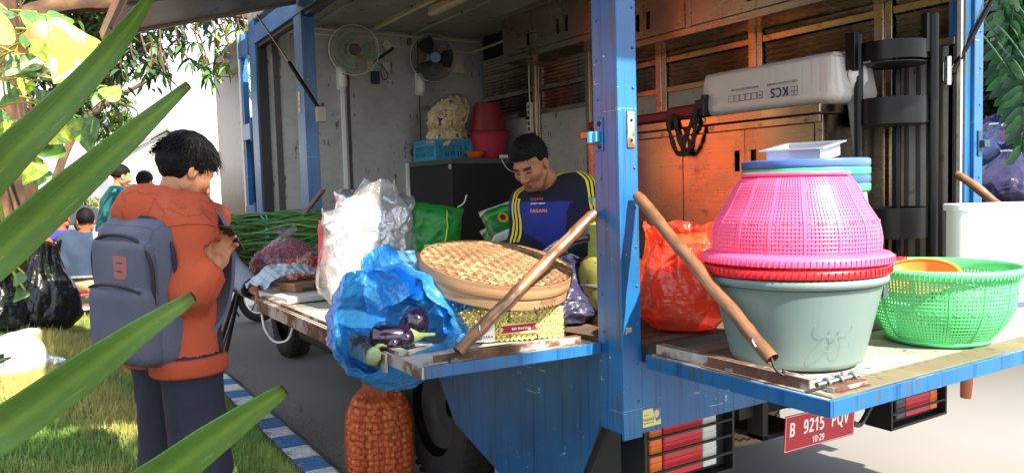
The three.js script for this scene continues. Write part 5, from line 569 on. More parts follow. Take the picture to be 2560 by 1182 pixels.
// things on the worktop
{ const t = thing('foam_box_pack', 'white plastic sleeve of stacked foam boxes lying on the steel worktop', 'package', [1.745, 1.853, -.77]); const body = disp(new RoundedBoxGeometry(.33, .26, .90, 10, .05), (x, y, z) => .006 * ridge(x * 7, y * 7, z * 5, 3) - .05 * ss(.33, .47, Math.abs(z)) * ss(.0, .16, y + .02)); body.translate(0, .13, 0); P(t, 'film_sleeve', uvm(body, 2), PH({ color: C(250, 246, 244), roughness: .2, transmission: .5, thickness: 0, bumpMap: TX.crinkle, bumpScale: .004 })); const fm = S({ color: C(240, 238, 232), roughness: .6 }); for (let k = 0; k < 15; k++) P(t, 'foam_box', bx(-.135, .135, .02, .22, -.40 + k * .052, -.352 + k * .052, .012), fm);
  P(t, 'knotted_end', disp(new THREE.SphereGeometry(.07, 30, 20).scale(.9, .8, .35), (x, y, z) => .02 * ridge(x * 16, y * 16, z * 16, 3)).translate(-.02, .12, .45), PH({ color: C(240, 238, 238), roughness: .3, transmission: .3, thickness: 0 }));
  const lab = uvFit(bx(-.1752, -.1742, .035, .145, -.34, .26, 0), 'x'); const uv = lab.attributes.uv; for (let i = 0; i < uv.count; i++) uv.setXY(i, uv.getX(i), uv.getY(i)); P(t, 'print', lab, S({ transparent: true, alphaTest: .5, map: canv(1400, 256, (c, w, h) => { c.clearRect(0, 0, w, h); c.save(); c.translate(w, h); c.rotate(Math.PI); const k = '#3a3278'; c.fillStyle = k; c.strokeStyle = k; c.lineWidth = 5; c.font = 'bold 150px sans-serif'; c.fillText('KCS', 180, 150); c.strokeRect(60, 40, 90, 100); c.beginPath(); c.moveTo(105, 40); c.lineTo(105, 140); c.moveTo(60, 90); c.lineTo(150, 90); c.stroke(); c.font = '34px sans-serif'; c.fillText('YOUR PACKAGING PARTNER', 60, 214); c.fillText('WWW.KEMASANCIPTA.COM', 620, 214); for (let i = 0; i < 6; i++) { c.strokeRect(560 + i * 90, 60, 76, 74); c.font = '40px sans-serif'; c.fillText(['PP', '♻', '◯', '△', '✕', '≡'][i], 572 + i * 90, 112); } c.restore(); }), roughness: .4 }));
  const r = thing('red_pad', 'dark red padded bar lying on the steel worktop', 'pad', [0, 0, 0]); P(r, 'pad', mg([bar(V(1.60, 1.885, -2.2), V(1.60, 1.885, -1.42), .09, .06, .02), bar(V(1.60, 1.892, -1.44), V(1.60, 1.895, -1.16), .10, .08, .02)]), plastic(C(118, 18, 24), { roughness: .5 })); P(r, 'end_clip', mg([bx(1.54, 1.66, 1.855, 1.95, -1.20, -1.13, .005), bx(1.55, 1.63, 1.94, 1.975, -1.16, -1.13, .005)]), M.black);
  const s = thing('black_strap', 'black webbing strap with buckle hanging over the worktop edge', 'strap'); const rib = pts => { const c = new THREE.CatmullRomCurve3(pts, false, 'centripetal'), n = 36, pos = [], idx = []; for (let i = 0; i <= n; i++) { const q = c.getPointAt(i / n), tg = c.getTangentAt(i / n); const sd = new THREE.Vector3().crossVectors(tg, V(-1, 0, 0)).normalize().multiplyScalar(.016).add(V(-.004 * Math.sin(i), 0, 0)); for (const o of [-.0015, .0015]) { pos.push(q.x + sd.x + o, q.y + sd.y, q.z + sd.z, q.x - sd.x + o, q.y - sd.y, q.z - sd.z); } if (i < n) { const a = i * 4; idx.push(a, a + 4, a + 1, a + 1, a + 4, a + 5, a + 2, a + 3, a + 6, a + 3, a + 7, a + 6, a, a + 2, a + 4, a + 2, a + 6, a + 4, a + 1, a + 5, a + 3, a + 3, a + 5, a + 7); } } const g = new THREE.BufferGeometry(); g.setAttribute('position', new THREE.Float32BufferAttribute(pos, 3)); g.setIndex(idx); g.computeVertexNormals(); return g; };
  P(s, 'webbing', rib([V(1.525, 1.90, -1.17), V(1.52, 1.83, -1.20), V(1.518, 1.74, -1.25), V(1.518, 1.665, -1.275), V(1.518, 1.66, -1.31), V(1.518, 1.75, -1.36), V(1.52, 1.85, -1.385), V(1.525, 1.875, -1.34), V(1.52, 1.80, -1.32), V(1.518, 1.68, -1.27)]), M.black); P(s, 'webbing', rib([V(1.515, 1.86, -1.17), V(1.512, 1.78, -1.17), V(1.512, 1.70, -1.2), V(1.514, 1.655, -1.25), V(1.515, 1.665, -1.29)]), M.black); P(s, 'buckle', mg([new THREE.TorusGeometry(.013, .0035, 6, 16).rotateY(Math.PI / 2).translate(1.51, 1.79, -1.13), new THREE.TorusGeometry(.018, .004, 6, 16).rotateY(Math.PI / 2).translate(1.51, 1.835, -1.155)]), S({ color: C(60, 58, 58), roughness: .4, metalness: .6 }));
  const q = thing('grey_pipe', 'grey plastic pipe leaning beside the black cylinder rack', 'pipe'); P(q, 'pipe', mg([rod(V(1.70, FL + .003, -.22), V(1.735, 1.90, -.36), .021, 14), rod(V(1.735, 1.90, -.36), V(1.739, 1.99, -.37), .017, 14)]), S({ color: C(128, 130, 134), roughness: .5 })); }
{ const t = thing('cylinder_rack', 'glossy black steel rack with round holders beside the base cabinet', 'rack', [1.86, 0, -.24]); const ring = (y, h) => { const g = mg([new THREE.CylinderGeometry(.163, .163, h, 48, 1, true, -2.75, 3.9), new THREE.CylinderGeometry(.158, .158, h, 48, 1, true, -2.75, 3.9), new THREE.RingGeometry(.158, .163, 48, 1, 0, 6.283).rotateX(-Math.PI / 2).translate(0, h / 2, 0).scale(1, 1, 1)]); P(t, 'holder_band', mg([new THREE.CylinderGeometry(.163, .163, h, 48, 1, true, 0, 6.283), new THREE.CylinderGeometry(.158, .158, h, 48, 1, true, 0, 6.283), new THREE.RingGeometry(.158, .163, 48).rotateX(-Math.PI / 2).translate(0, h / 2, 0), new THREE.RingGeometry(.158, .163, 48).rotateX(-Math.PI / 2).translate(0, -h / 2, 0)]).translate(0, y, 0), M.blackGloss); };
  ring(2.075, .085); ring(1.80, .12); ring(1.28, .14); for (const [x, z, r, y1] of [[-.155, -.06, .02, 2.16], [.085, .155, .026, 2.235], [.15, -.06, .02, 2.16], [.0, -.17, .018, 2.1]]) P(t, 'upright', rod(V(x, FL + .002, z), V(x, y1, z), r, 14), M.blackGloss); P(t, 'top_plate', mg([bx(-.20, -.165, 1.99, 2.17, -.10, -.05, .003), bx(.03, .06, 2.06, 2.235, .13, .16, .003)]), M.blackGloss); for (const y of [2.02, 1.74, 1.21]) P(t, 'holder_floor', T(new THREE.CylinderGeometry(.158, .158, .004, 40), 0, y, 0), M.black); }
{ reseed(71); const lab = ['lowest', 'middle', 'topmost']; const mt = S({ map: canv(256, 256, (c, w, h) => { c.fillStyle = '#1c6a2c'; c.fillRect(0, 0, w, h); c.fillStyle = '#cfd8d0'; c.fillRect(0, 0, w, 26); c.fillRect(0, 226, w, 30); c.fillStyle = '#3f9a46'; c.fillRect(0, 60, w, 30); c.fillStyle = '#b98f3a'; c.beginPath(); c.arc(128, 130, 40, 0, 7); c.fill(); c.fillStyle = '#4a3414'; c.beginPath(); c.arc(128, 126, 22, 0, 7); c.fill(); }), roughness: .35, bumpMap: TX.crinkle, bumpScale: .003 });
  for (let k = 0; k < 3; k++) { const p = [.40, 1.15 + k * .085, -1.40], t = thing('green_packet', lab[k] + ' green and white seasoning packet stacked behind the seated man', 'packet', p, toCam(V(...p)) + [.2, -.15, .1][k], 'green packets behind the seated man'); t.rotation.x = -.75; P(t, 'packet_body', pillow(.19, .2, .075, k + 2, .006), mt); P(t, 'crimped_seal', bx(-.095, .095, .095, .112, -.002, .002, .0005), M.pale); }
  const c = thing('packet_carton', 'brown carton under the green packets', 'carton', [.42, FL, -1.46], .4); P(c, 'box_body', bx(-.16, .16, 0, .13, -.13, .13, .004), S({ map: TX.wood, color: C(190, 150, 110), roughness: .9 })); P(c, 'flap', bx(-.16, .16, .13, .134, -.13, -.002, .001), S({ map: TX.wood, color: C(190, 150, 110), roughness: .9 }));
  const b = thing('purple_bag', 'crumpled dark purple plastic bag on the floor in front of the seated man', 'bag', [.16, FL + .001, -.62], .4); P(b, 'film', bagGeo({ rx: .24, rz: .2, h: .26, sd: 23, wr: .035, prof: [.9, 1, .95, .8, .65, .5, .55], tie: false }), film(C(66, 68, 104), { transmission: .35, roughness: .25, bumpScale: .01 })); P(b, 'contents', new THREE.SphereGeometry(.16, 24, 16).scale(1.1, .55, .9).translate(0, .09, 0), S({ color: C(56, 52, 70), roughness: .8 }));
  const q = thing('pink_lid_box', 'clear food box with a bright pink lid behind the foil bag', 'container', [-.12, FL, -2.05]); P(q, 'box_body', bx(-.07, .07, .0, .38, -.06, .06, .01), PH({ color: C(226, 222, 226), roughness: .25, transmission: .5, thickness: 0 })); P(q, 'lid', bx(-.078, .078, .3805, .415, -.068, .068, .008), plastic(C(240, 60, 130))); }
// joints of the figures, metres
const JOINTS = {student: {head: [-1.181, 1.584, -0.844], neck: [-1.222, 1.472, -0.86], chest: [-1.241, 1.3, -0.859], pel: [-1.241, 0.977, -0.835], shR: [-1.206, 1.375, -0.691], elR: [-1.214, 1.208, -0.636], wrR: [-1.145, 1.264, -0.657], shL: [-1.216, 1.394, -1.039], elL: [-1.165, 1.17, -1.014], wrL: [-1.118, 1.257, -0.804], hipR: [-1.221, 0.973, -0.728], hipL: [-1.272, 0.942, -0.946], knR: [-1.201, 0.56, -0.708], knL: [-1.272, 0.56, -0.946], anR: [-1.221, 0.2, -0.688], anL: [-1.302, 0.2, -0.966]}, seller: {head: [0.251, 1.593, -0.903], neck: [0.407, 1.473, -0.916], chest: [0.383, 1.344, -0.897], pel: [0.474, 1.022, -0.959], shL: [0.423, 1.464, -0.787], elL: [0.368, 1.219, -0.638], wrL: [0.149, 1.174, -0.558], shR: [0.341, 1.413, -1.07], elR: [0.265, 1.216, -1.019], wrR: [0.185, 1.156, -0.77], hipL: [0.457, 1.027, -0.828], hipR: [0.471, 1.004, -1.053], knL: [0.62, 1.08, -0.35], knR: [0.02, 1.08, -0.85], anL: [0.25, 1.03, -0.62], anR: [0.28, 1.03, -0.75]}, navy: {head: [-1.162, 1.272, -7.142], neck: [-1.183, 1.128, -7.168], chest: [-1.207, 0.916, -7.143], pel: [-1.221, 0.67, -7.134], shL: [-1.349, 1.061, -7.242], elL: [-1.409, 0.833, -7.085], wrL: [-1.33, 0.733, -7.499], shR: [-1.042, 1.05, -7.051], elR: [-1.022, 0.815, -6.904], wrR: [-1.078, 0.724, -7.343], hipL: [-1.303, 0.652, -7.183], hipR: [-1.142, 0.647, -7.083], knL: [-1.349, 0.576, -7.735], knR: [-1.072, 0.567, -7.564], anL: [-1.349, 0.296, -7.785], anR: [-1.072, 0.287, -7.614]}, teal: {head: [-0.764, 1.733, -7.638], neck: [-0.81, 1.593, -7.655], chest: [-0.837, 1.444, -7.661], pel: [-0.906, 1.164, -7.683], shR: [-0.816, 1.539, -7.479], elR: [-0.838, 1.328, -7.441], wrR: [-0.784, 1.213, -7.258], shL: [-0.789, 1.55, -7.875], elL: [-0.767, 1.318, -7.903], wrL: [-0.712, 1.207, -7.684], hipR: [-0.924, 1.142, -7.574], hipL: [-0.89, 1.141, -7.812], knR: [-0.874, 0.722, -7.604], knL: [-0.77, 0.721, -7.892], anR: [-0.904, 0.302, -7.604], anL: [-0.8, 0.301, -7.892]}, purple: {head: [-1.352, 1.292, -7.892], neck: [-1.373, 1.148, -7.918], chest: [-1.397, 0.936, -7.893], pel: [-1.411, 0.69, -7.884], shL: [-1.539, 1.081, -7.992], elL: [-1.599, 0.853, -7.835], wrL: [-1.52, 0.753, -8.249], shR: [-1.232, 1.07, -7.801], elR: [-1.212, 0.835, -7.654], wrR: [-1.268, 0.744, -8.093], hipL: [-1.493, 0.672, -7.933], hipR: [-1.332, 0.667, -7.833], knL: [-1.539, 0.596, -8.485], knR: [-1.262, 0.587, -8.314], anL: [-1.539, 0.316, -8.535], anR: [-1.262, 0.307, -8.364]}, dark: {head: [-1.602, 1.252, -7.142], neck: [-1.623, 1.108, -7.168], chest: [-1.647, 0.896, -7.143], pel: [-1.661, 0.65, -7.134], shL: [-1.789, 1.041, -7.242], elL: [-1.849, 0.813, -7.085], wrL: [-1.77, 0.713, -7.499], shR: [-1.482, 1.03, -7.051], elR: [-1.462, 0.795, -6.904], wrR: [-1.518, 0.704, -7.343], hipL: [-1.743, 0.632, -7.183], hipR: [-1.582, 0.627, -7.083], knL: [-1.789, 0.556, -7.735], knR: [-1.512, 0.547, -7.564], anL: [-1.789, 0.276, -7.785], anR: [-1.512, 0.267, -7.614]}, helper: {head: [-0.842, 1.545, -2.786], neck: [-0.839, 1.385, -2.772], chest: [-0.85, 1.202, -2.765], pel: [-0.865, 0.923, -2.813], wrR: [-0.64, 0.993, -2.302], elR: [-0.739, 1.119, -2.514], shR: [-0.794, 1.294, -2.679], shL: [-0.876, 1.3, -2.965], elL: [-0.917, 1.101, -2.976], wrL: [-0.931, 0.971, -2.857], hipR: [-0.857, 0.909, -2.712], hipL: [-0.886, 0.887, -2.94], knR: [-0.857, 0.56, -2.712], knL: [-0.886, 0.56, -2.94], anR: [-0.857, 0.2, -2.712], anL: [-0.886, 0.2, -2.94]}, rider: {head: [0.186, 1.733, -8.238], neck: [0.14, 1.593, -8.255], chest: [0.113, 1.444, -8.261], pel: [0.044, 1.164, -8.283], shR: [0.134, 1.539, -8.079], elR: [0.112, 1.328, -8.041], wrR: [0.166, 1.213, -7.858], shL: [0.161, 1.55, -8.475], elL: [0.183, 1.318, -8.503], wrL: [0.238, 1.207, -8.284], hipR: [0.026, 1.142, -8.174], hipL: [0.06, 1.141, -8.412], knR: [0.076, 0.722, -8.204], knL: [0.18, 0.721, -8.492], anR: [0.046, 0.302, -8.204], anL: [0.15, 0.301, -8.492]}, far: {head: [-0.464, 1.673, -8.188], neck: [-0.51, 1.533, -8.205], chest: [-0.537, 1.384, -8.211], pel: [-0.606, 1.104, -8.233], shR: [-0.516, 1.479, -8.029], elR: [-0.538, 1.268, -7.991], wrR: [-0.484, 1.153, -7.808], shL: [-0.489, 1.49, -8.425], elL: [-0.467, 1.258, -8.453], wrL: [-0.412, 1.147, -8.234], hipR: [-0.624, 1.082, -8.124], hipL: [-0.59, 1.081, -8.362], knR: [-0.574, 0.662, -8.154], knL: [-0.47, 0.661, -8.442], anR: [-0.604, 0.242, -8.154], anL: [-0.5, 0.241, -8.442]}};
// ---------- people ----------
const A3 = p => V(p[0], p[1], p[2]);
const skinCol = (c, x, y, z) => { const k = 1 + .08 * nz(x * 60, y * 60, z * 60); return new THREE.Color(c.r * k, c.g * k, c.b * k); };
function headSDF() {
  const prims = [ell([0, .032, -.012], [.074, .088, .096]), ell([0, -.028, .022], [.062, .088, .07]), ell([0, -.092, .056], [.032, .024, .03]), cone(V(-.05, -.06, .0), V(-.03, -.092, .05), .02, .018), cone(V(.05, -.06, .0), V(.03, -.092, .05), .02, .018), cone(V(-.038, .024, .074), V(.038, .024, .074), .011, .011), ell([-.043, -.022, .058], [.024, .02, .024]), ell([.043, -.022, .058], [.024, .02, .024])];
  const nose = [cone(V(0, .012, .088), V(0, -.03, .113), .008, .0125), ell([-.012, -.036, .1], [.009, .008, .01]), ell([.012, -.036, .1], [.009, .008, .01])];
  const lips = [ell([0, -.062, .09], [.023, .0065, .009]), ell([0, -.073, .088], [.019, .007, .009])], sock = [ell([-.031, .002, .1], [.018, .010, .02]), ell([.031, .002, .1], [.018, .010, .02])], lid = [ell([-.031, .0, .073], [.014, .011, .013]), ell([.031, .0, .073], [.014, .011, .013])];
  const ears = [-1, 1].map(s => { const a = ell([s * .079, -.006, -.012], [.009, .032, .019]), b = ell([s * .088, -.002, -.008], [.007, .020, .010]); return (x, y, z) => Math.max(a(x, y, z), -b(x, y, z)); });
  return (x, y, z) => { let d = 1; for (const p of prims) d = smin(d, p(x, y, z), .03); for (const p of sock) { const q = -p(x, y, z); const h = Math.max(.012 - Math.abs(d - q), 0) / .012; d = Math.max(d, q) + h * h * .012 * .25; } for (const p of lid) d = smin(d, p(x, y, z), .004); for (const p of nose) d = smin(d, p(x, y, z), .011); for (const p of lips) d = smin(d, p(x, y, z), .005); for (const p of ears) d = smin(d, p(x, y, z), .008); return d; };
}
const HSDF = headSDF();
function headGeo(o, cell) {
  const g = nets(HSDF, [-.105, -.135, -.125], [.105, .135, .135], cell), sk = o.skin;
  paint(g, (x, y, z) => { let k = 1 + .07 * nz(x * 50, y * 50, z * 50), c = [sk.r * k, sk.g * k, sk.b * k]; const ax = Math.abs(x);
    if (z > .06) { const lip = Math.hypot(x / .024, (y + .067) / .012); if (lip < 1) c = [c[0] * .82, c[1] * .55, c[2] * .55]; if (ax > .012 && ax < .052 && Math.abs(y - .024 - .06 * (ax - .03)) < .0065) c = [.02, .015, .012]; const ey = Math.hypot((ax - .031) / .015, (y + .003) / .0035); if (ey < 1) c = [.025, .018, .015]; if (y < -.05 && lip > 1.1 && y > -.12) c = c.map((v, i) => v * [.86, .84, .86][i]); }
    if (o.stub && y < -.045 && z > -.01) c = c.map(v => v * .9); return new THREE.Color(...c); });
  return g;
}
function hairGeo(o, cell) {
  const cr = ell([0, .036, -.014], [.074 + o.th, .087 + o.th, .096 + o.th]), top = o.top || 0;
  const f = (x, y, z) => { const n = .5 * nz(x * 45, y * 45, z * 45) + .5 * nz(x * 110, y * 40, z * 110); let d = cr(x, y - top * .4 * ss(0, .1, y), z) - .006 * n - top * ss(.06, .13, y) * .6; const face = Math.max(.030 - z + .25 * (y - .06) * (o.fringe ? .2 : 1), y - (o.fringe ? .048 : .068) + .5 * Math.abs(x) * .25 - .012 * nz(x * 70, 2, 1)); const side = Math.max(-.02 - z, y - o.side); const nape = y - o.nape + Math.min(0, z) * .12; const cut = Math.min(Math.max(-.028 - z + .0, y - o.side), face); let e = Math.max(d, -cut); e = Math.max(e, o.nape - y - .004 * n); return e; };
  const g = nets(f, [-.125, -.12, -.15], [.125, .175, .125], cell); const gs = [g.toNonIndexed()]; reseed(o.seed || 5);
  for (let i = 0; i < (o.strands || 0); i++) { const a = rr(0, 6.283), e = rr(-.1, 1.45), d = V(Math.cos(e) * Math.cos(a), Math.sin(e), Math.cos(e) * Math.sin(a)), p0 = V(d.x * (.074 + o.th), .036 + d.y * (.087 + o.th + top * .7), -.014 + d.z * (.096 + o.th)); if (p0.z > .05 && p0.y < .04) continue; if (p0.z > -.03 && p0.y < o.side) continue; const fl = V(d.x * .5 + rr(-.3, .3), -.6 - rr(0, .4) + .5 * Math.max(0, d.y), d.z * .5 + (o.fringe ? .5 : .15) * Math.max(0, d.y) + rr(-.3, .3)).normalize(), L = rr(.5, 1) * o.len; const P1 = p0.clone().addScaledVector(d, .004).addScaledVector(fl, L * .5), P2 = p0.clone().addScaledVector(d, .003 + rr(0, .006)).addScaledVector(fl, L).add(V(0, -.2 * L, 0)); if ((P2.z > .105 && P2.y < .06) || (P2.z > .06 && P2.y < .0)) continue; gs.push(tube([p0, P1, P2], s => (o.sr || .0022) * (1.05 - s), 5, 3).toNonIndexed()); }
  return mg(gs);
}
// a hand: y along the fingers, thumb on +x*side, palm towards -z
function handGeo(side, curl, cell = .0045, thumbIn = .4) {
  const pr = [ell([0, .045, 0], [.04, .05, .014]), cone(V(0, -.03, 0), V(0, .02, 0), .026, .028)]; const L = [.066, .076, .071, .055], X = [.029, .0095, -.010, -.028];
  for (let i = 0; i < 4; i++) { let p = V(X[i] * side, .082 - (i === 3 ? .008 : 0), 0), a = curl[0] + (i * .05); const l = L[i]; [.45, .32, .23].forEach((f, k) => { const n = p.clone().add(V(X[i] * side * .04, Math.cos(a) * l * f * 1.05, -Math.sin(a) * l * f * 1.05)); pr.push(cone(p, n, .0092 - k * .001, .0085 - k * .001)); p = n; a += curl[1 + Math.min(1, k)]; }); }
  const q0 = V(.03 * side, .02, -.004), q1 = V(.052 * side, .05, -.014 - .02 * thumbIn), q2 = V((.056 - .03 * thumbIn) * side, .082, -.02 - .03 * thumbIn); pr.push(cone(q0, q1, .013, .0105), cone(q1, q2, .0105, .0085));
  return nets((x, y, z) => { let d = 1; for (const p of pr) d = smin(d, p(x, y, z), .008); return d; }, [-.075, -.05, -.12], [.075, .18, .035], cell);
}
function place(g, pos, y, z) { const Y = y.clone().normalize(), X = new THREE.Vector3().crossVectors(Y, z).normalize(), Z = new THREE.Vector3().crossVectors(X, Y); _m.makeBasis(X, Y, Z).setPosition(pos); return g.applyMatrix4(_m); }
function person(label, J, o) {
  const j = {}; for (const k in J) j[k] = A3(J[k]); if (o.stand) for (const s of ['L', 'R']) { const a = j['an' + s]; a.y = (o.stand === true ? Math.max(.105, ground(a.x, a.z)) : o.stand) + .085; j['kn' + s].y = mix(a.y, j['hip' + s].y, .52); }
  const t = thing('person', label, 'person', [j.pel.x, 0, j.pel.z]); const org = V(j.pel.x, 0, j.pel.z); for (const k in j) j[k].sub(org);
  const cell = o.cell || .014, F = V(Math.sin(o.face), 0, -Math.cos(o.face)), all = Object.values(j), lo = [0, 1, 2].map(i => Math.min(...all.map(p => p.getComponent(i))) - .22), hi = [0, 1, 2].map(i => Math.max(...all.map(p => p.getComponent(i))) + .22);
  const b = j.pel.clone().lerp(j.chest, .5), bm = o.bulk || 1;
  const torso = e => [cone(j.hipL, j.shL.clone().lerp(j.chest, .35), .105 * bm + e, .095 * bm + e), cone(j.hipR, j.shR.clone().lerp(j.chest, .35), .105 * bm + e, .095 * bm + e), cone(j.shL, j.shR, .062 + e, .062 + e), cone(j.pel, j.chest, .12 * bm + e, .125 * bm + e), cone(j.chest, j.neck, .10 + e, .062 + e)];
  const arms = e => ['L', 'R'].flatMap(s => [cone(j['sh' + s], j['el' + s], .054 + e, .043 + e), cone(j['el' + s], j['wr' + s], .042 + e, .028 + e)]);
  const legs = e => ['L', 'R'].flatMap(s => [cone(j['hip' + s], j['kn' + s], .085 * bm + .004 + e, .058 + e), cone(j['kn' + s], j['an' + s], .056 + e, .038 + e)]);
  const U = (list, k) => (x, y, z) => { let d = 1; for (const p of list) d = smin(d, p(x, y, z), k); return d; };
  // head frame
  const HM = new THREE.Matrix4().makeRotationFromEuler(new THREE.Euler(o.pitch || 0, Math.PI - o.look, o.roll || 0, 'YXZ')).setPosition(j.head), hs = o.hs || 1;
  const bodyList = [...torso(-.012), ...arms(-.006), ...legs(-.012), cone(j.neck, j.head.clone().add(V(0, -.03, 0).applyMatrix4(new THREE.Matrix4().extractRotation(HM))).addScaledVector(F, -.01), .056, .052)];
  const gb = nets(U(bodyList, .05), lo, hi, cell); paint(gb, (x, y, z) => skinCol(o.skin, x, y, z));
  const parts = [gb.toNonIndexed(), headGeo(o, o.hcell || .006).scale(hs, hs, hs).applyMatrix4(HM).toNonIndexed()];
  for (const h of o.hands || []) { const g = place(handGeo(h.side, h.curl, h.cell, h.thumb), A3(h.at).sub(org), A3(h.y), A3(h.z)); paint(g, (x, y, z) => skinCol(o.skin, x, y, z)); parts.push(g.toNonIndexed()); }
  const body = P(t, 'body', mg(parts), PH({ vertexColors: true, roughness: .55, sheen: .2, side: THREE.DoubleSide }));
  P(t, 'hair', hairGeo(o.hair, o.hair.cell || .006).scale(hs, hs, hs).applyMatrix4(HM), PH({ color: o.hair.color || C(16, 14, 16), roughness: .7, specularIntensity: .35 }));
  const fa = o.fold || .006; const folds = (x, y, z) => fa * (ridge(x * 7 + 3, y * 4.5, z * 7, 3) - .3) + fa * .55 * ridge(x * 17 + z * 5, y * 12 + x * 9, z * 17, 2);
  const tops = [...torso(.012 + (o.loose || 0)), ...arms(.012 + (o.loose || 0)).filter((_, i) => o.long || i % 2 === 0), ...(o.extra ? o.extra(j, F) : [])], T0 = U(tops, o.sk || .045), hem = o.hem - 0; const nk = j.head.clone();
  let gt = nets((x, y, z) => { let d = T0(x, y, z); if (Math.abs(d) > .09) return d; d -= folds(x, y, z); d = Math.max(d, hem - y + .012 * nz(x * 5, 1, z * 5)); const n = Math.hypot(x - nk.x, y - nk.y, z - nk.z) - (o.collar ?? .125); d = Math.max(d, -n); if (o.long) for (const s of ['L', 'R']) { const w = j['wr' + s], e = j['el' + s], ax = w.clone().sub(e).normalize(); const k = (x - w.x) * ax.x + (y - w.y) * ax.y + (z - w.z) * ax.z; if (k > -.01 && Math.hypot(x - w.x, y - w.y, z - w.z) < .09) d = Math.max(d, k - (o.cuff ?? .0)); } return d; }, lo, hi, o.tcell || cell);
  gt = uvm(gt, 2.2); if (o.topCol) paint(gt, (x, y, z, nx, ny, nz_) => o.topCol(j, x, y, z, nx, ny, nz_));
  P(t, o.topName || 'shirt', gt, S({ color: o.topCol ? 0xffffff : o.top, vertexColors: !!o.topCol, roughness: .92, bumpMap: TX.fab, bumpScale: .0012 }));
  const lg = U([...legs(.014 + (o.legLoose || 0)), cone(j.hipL, j.hipR, .095 * bm, .095 * bm), cone(j.pel, j.hipL, .1 * bm, .095 * bm), cone(j.pel, j.hipR, .1 * bm, .095 * bm)], .04); const lgeo = uvm(nets((x, y, z) => { let d = lg(x, y, z); if (Math.abs(d) > .09 && y < j.pel.y + .05) return d; d -= Math.abs(d) < .09 ? folds(x, y, z) : 0; d = Math.max(d, y - (o.waist ?? j.pel.y + .1)); return Math.max(d, Math.min(j.anL.y, j.anR.y) - .05 - y); }, lo, hi, cell), 2.2);
  P(t, 'trousers', lgeo, S({ color: o.legs, roughness: .9, bumpMap: TX.fab, bumpScale: .001 }));
  if (o.shoes) for (const s of ['L', 'R']) { const a = j['an' + s], toe = a.clone().addScaledVector(o.toe ? A3(o.toe) : F, .17).add(V(0, -.05, 0)); P(t, 'shoe', nets(U([cone(a.clone().add(V(0, -.045, 0)).addScaledVector(F, -.03), toe, .042, .036)], .02), [a.x - .28, a.y - .12, a.z - .28], [a.x + .28, a.y + .06, a.z + .28], .012), S({ color: o.shoes, roughness: .6 })); }
  return { t, j, F, HM, org, top: (x, y, z) => T0(x, y, z) - folds(x, y, z) };
}
const deg = Math.PI / 180, SK = C(186, 128, 92), SK2 = C(160, 104, 74);
// the young man with the phone
const stu = person('young man in an orange hooded sweatshirt looking down at a phone, seen from behind', JOINTS.student, {
  face: 66 * deg, look: 68 * deg, pitch: .50, roll: .04, hs: .90, bulk: .75, skin: SK, cell: .012, tcell: .010, hcell: .0045, stand: true, long: true, hem: .955, loose: .005, fold: .010, sk: .05, top: C(176, 76, 46), topName: 'hooded_sweatshirt', legs: C(36, 39, 54), legLoose: .012, shoes: C(40, 40, 44), collar: .11, cuff: .0,
  hair: { th: .016, top: .012, side: .0, nape: -.065, fringe: true, strands: 1700, len: .05, cell: .0045, seed: 3, sr: .0015, color: C(14, 14, 18) },
  extra: (j, F) => { const b = F.clone().multiplyScalar(-1), n = j.neck, Rr = V(-F.z, 0, F.x), q = (f, r, u) => n.clone().addScaledVector(b, f).addScaledVector(Rr, r).add(V(0, u, 0)); return [cone(q(.08, .11, -.02), q(.115, 0, .0), .045, .055), cone(q(.115, 0, .0), q(.08, -.12, -.02), .055, .045), cone(q(.125, .02, -.02), q(.12, .0, -.12), .055, .045), cone(q(.09, .13, -.045), q(.0, .135, -.02), .045, .04), cone(q(.0, .135, -.02), q(-.10, .085, -.05), .04, .032), cone(q(-.10, .085, -.05), q(-.13, .0, -.10), .032, .026), cone(q(.08, -.13, -.03), q(-.09, -.09, -.04), .045, .03), cone(q(.05, .06, .02), q(.05, -.06, .02), .03, .03)]; },
  hands: [{ side: 1, curl: [.55, .8, .6], at: [JOINTS.student.wrR[0] + .004, JOINTS.student.wrR[1] + .005, JOINTS.student.wrR[2]], y: [.42, .72, -.55], z: [-.35, -.45, -.8], thumb: .5 }, { side: -1, curl: [.4, .6, .5], at: JOINTS.student.wrL, y: [.3, .7, .1], z: [-.6, -.2, .8] }] });
{ const t = stu.t, j = stu.j, F = stu.F, Rr = V(-F.z, 0, F.x); P(t, 'hem_band', nets((x, y, z) => { const q = [j.hipL, j.hipR]; let d = smin(cone(j.hipL.clone().setY(.95 - 0), j.hipL.clone().setY(.9), .122, .118)(x, y, z), cone(j.hipR.clone().setY(.95), j.hipR.clone().setY(.9), .122, .118)(x, y, z), .06); return Math.max(d - .004 * nz(x * 16, y * 5, z * 16), y - .985, .925 - y); }, [-.35, .86, -.35], [.35, 1.0, .35], .009), S({ color: C(168, 70, 42), roughness: .95 })); }
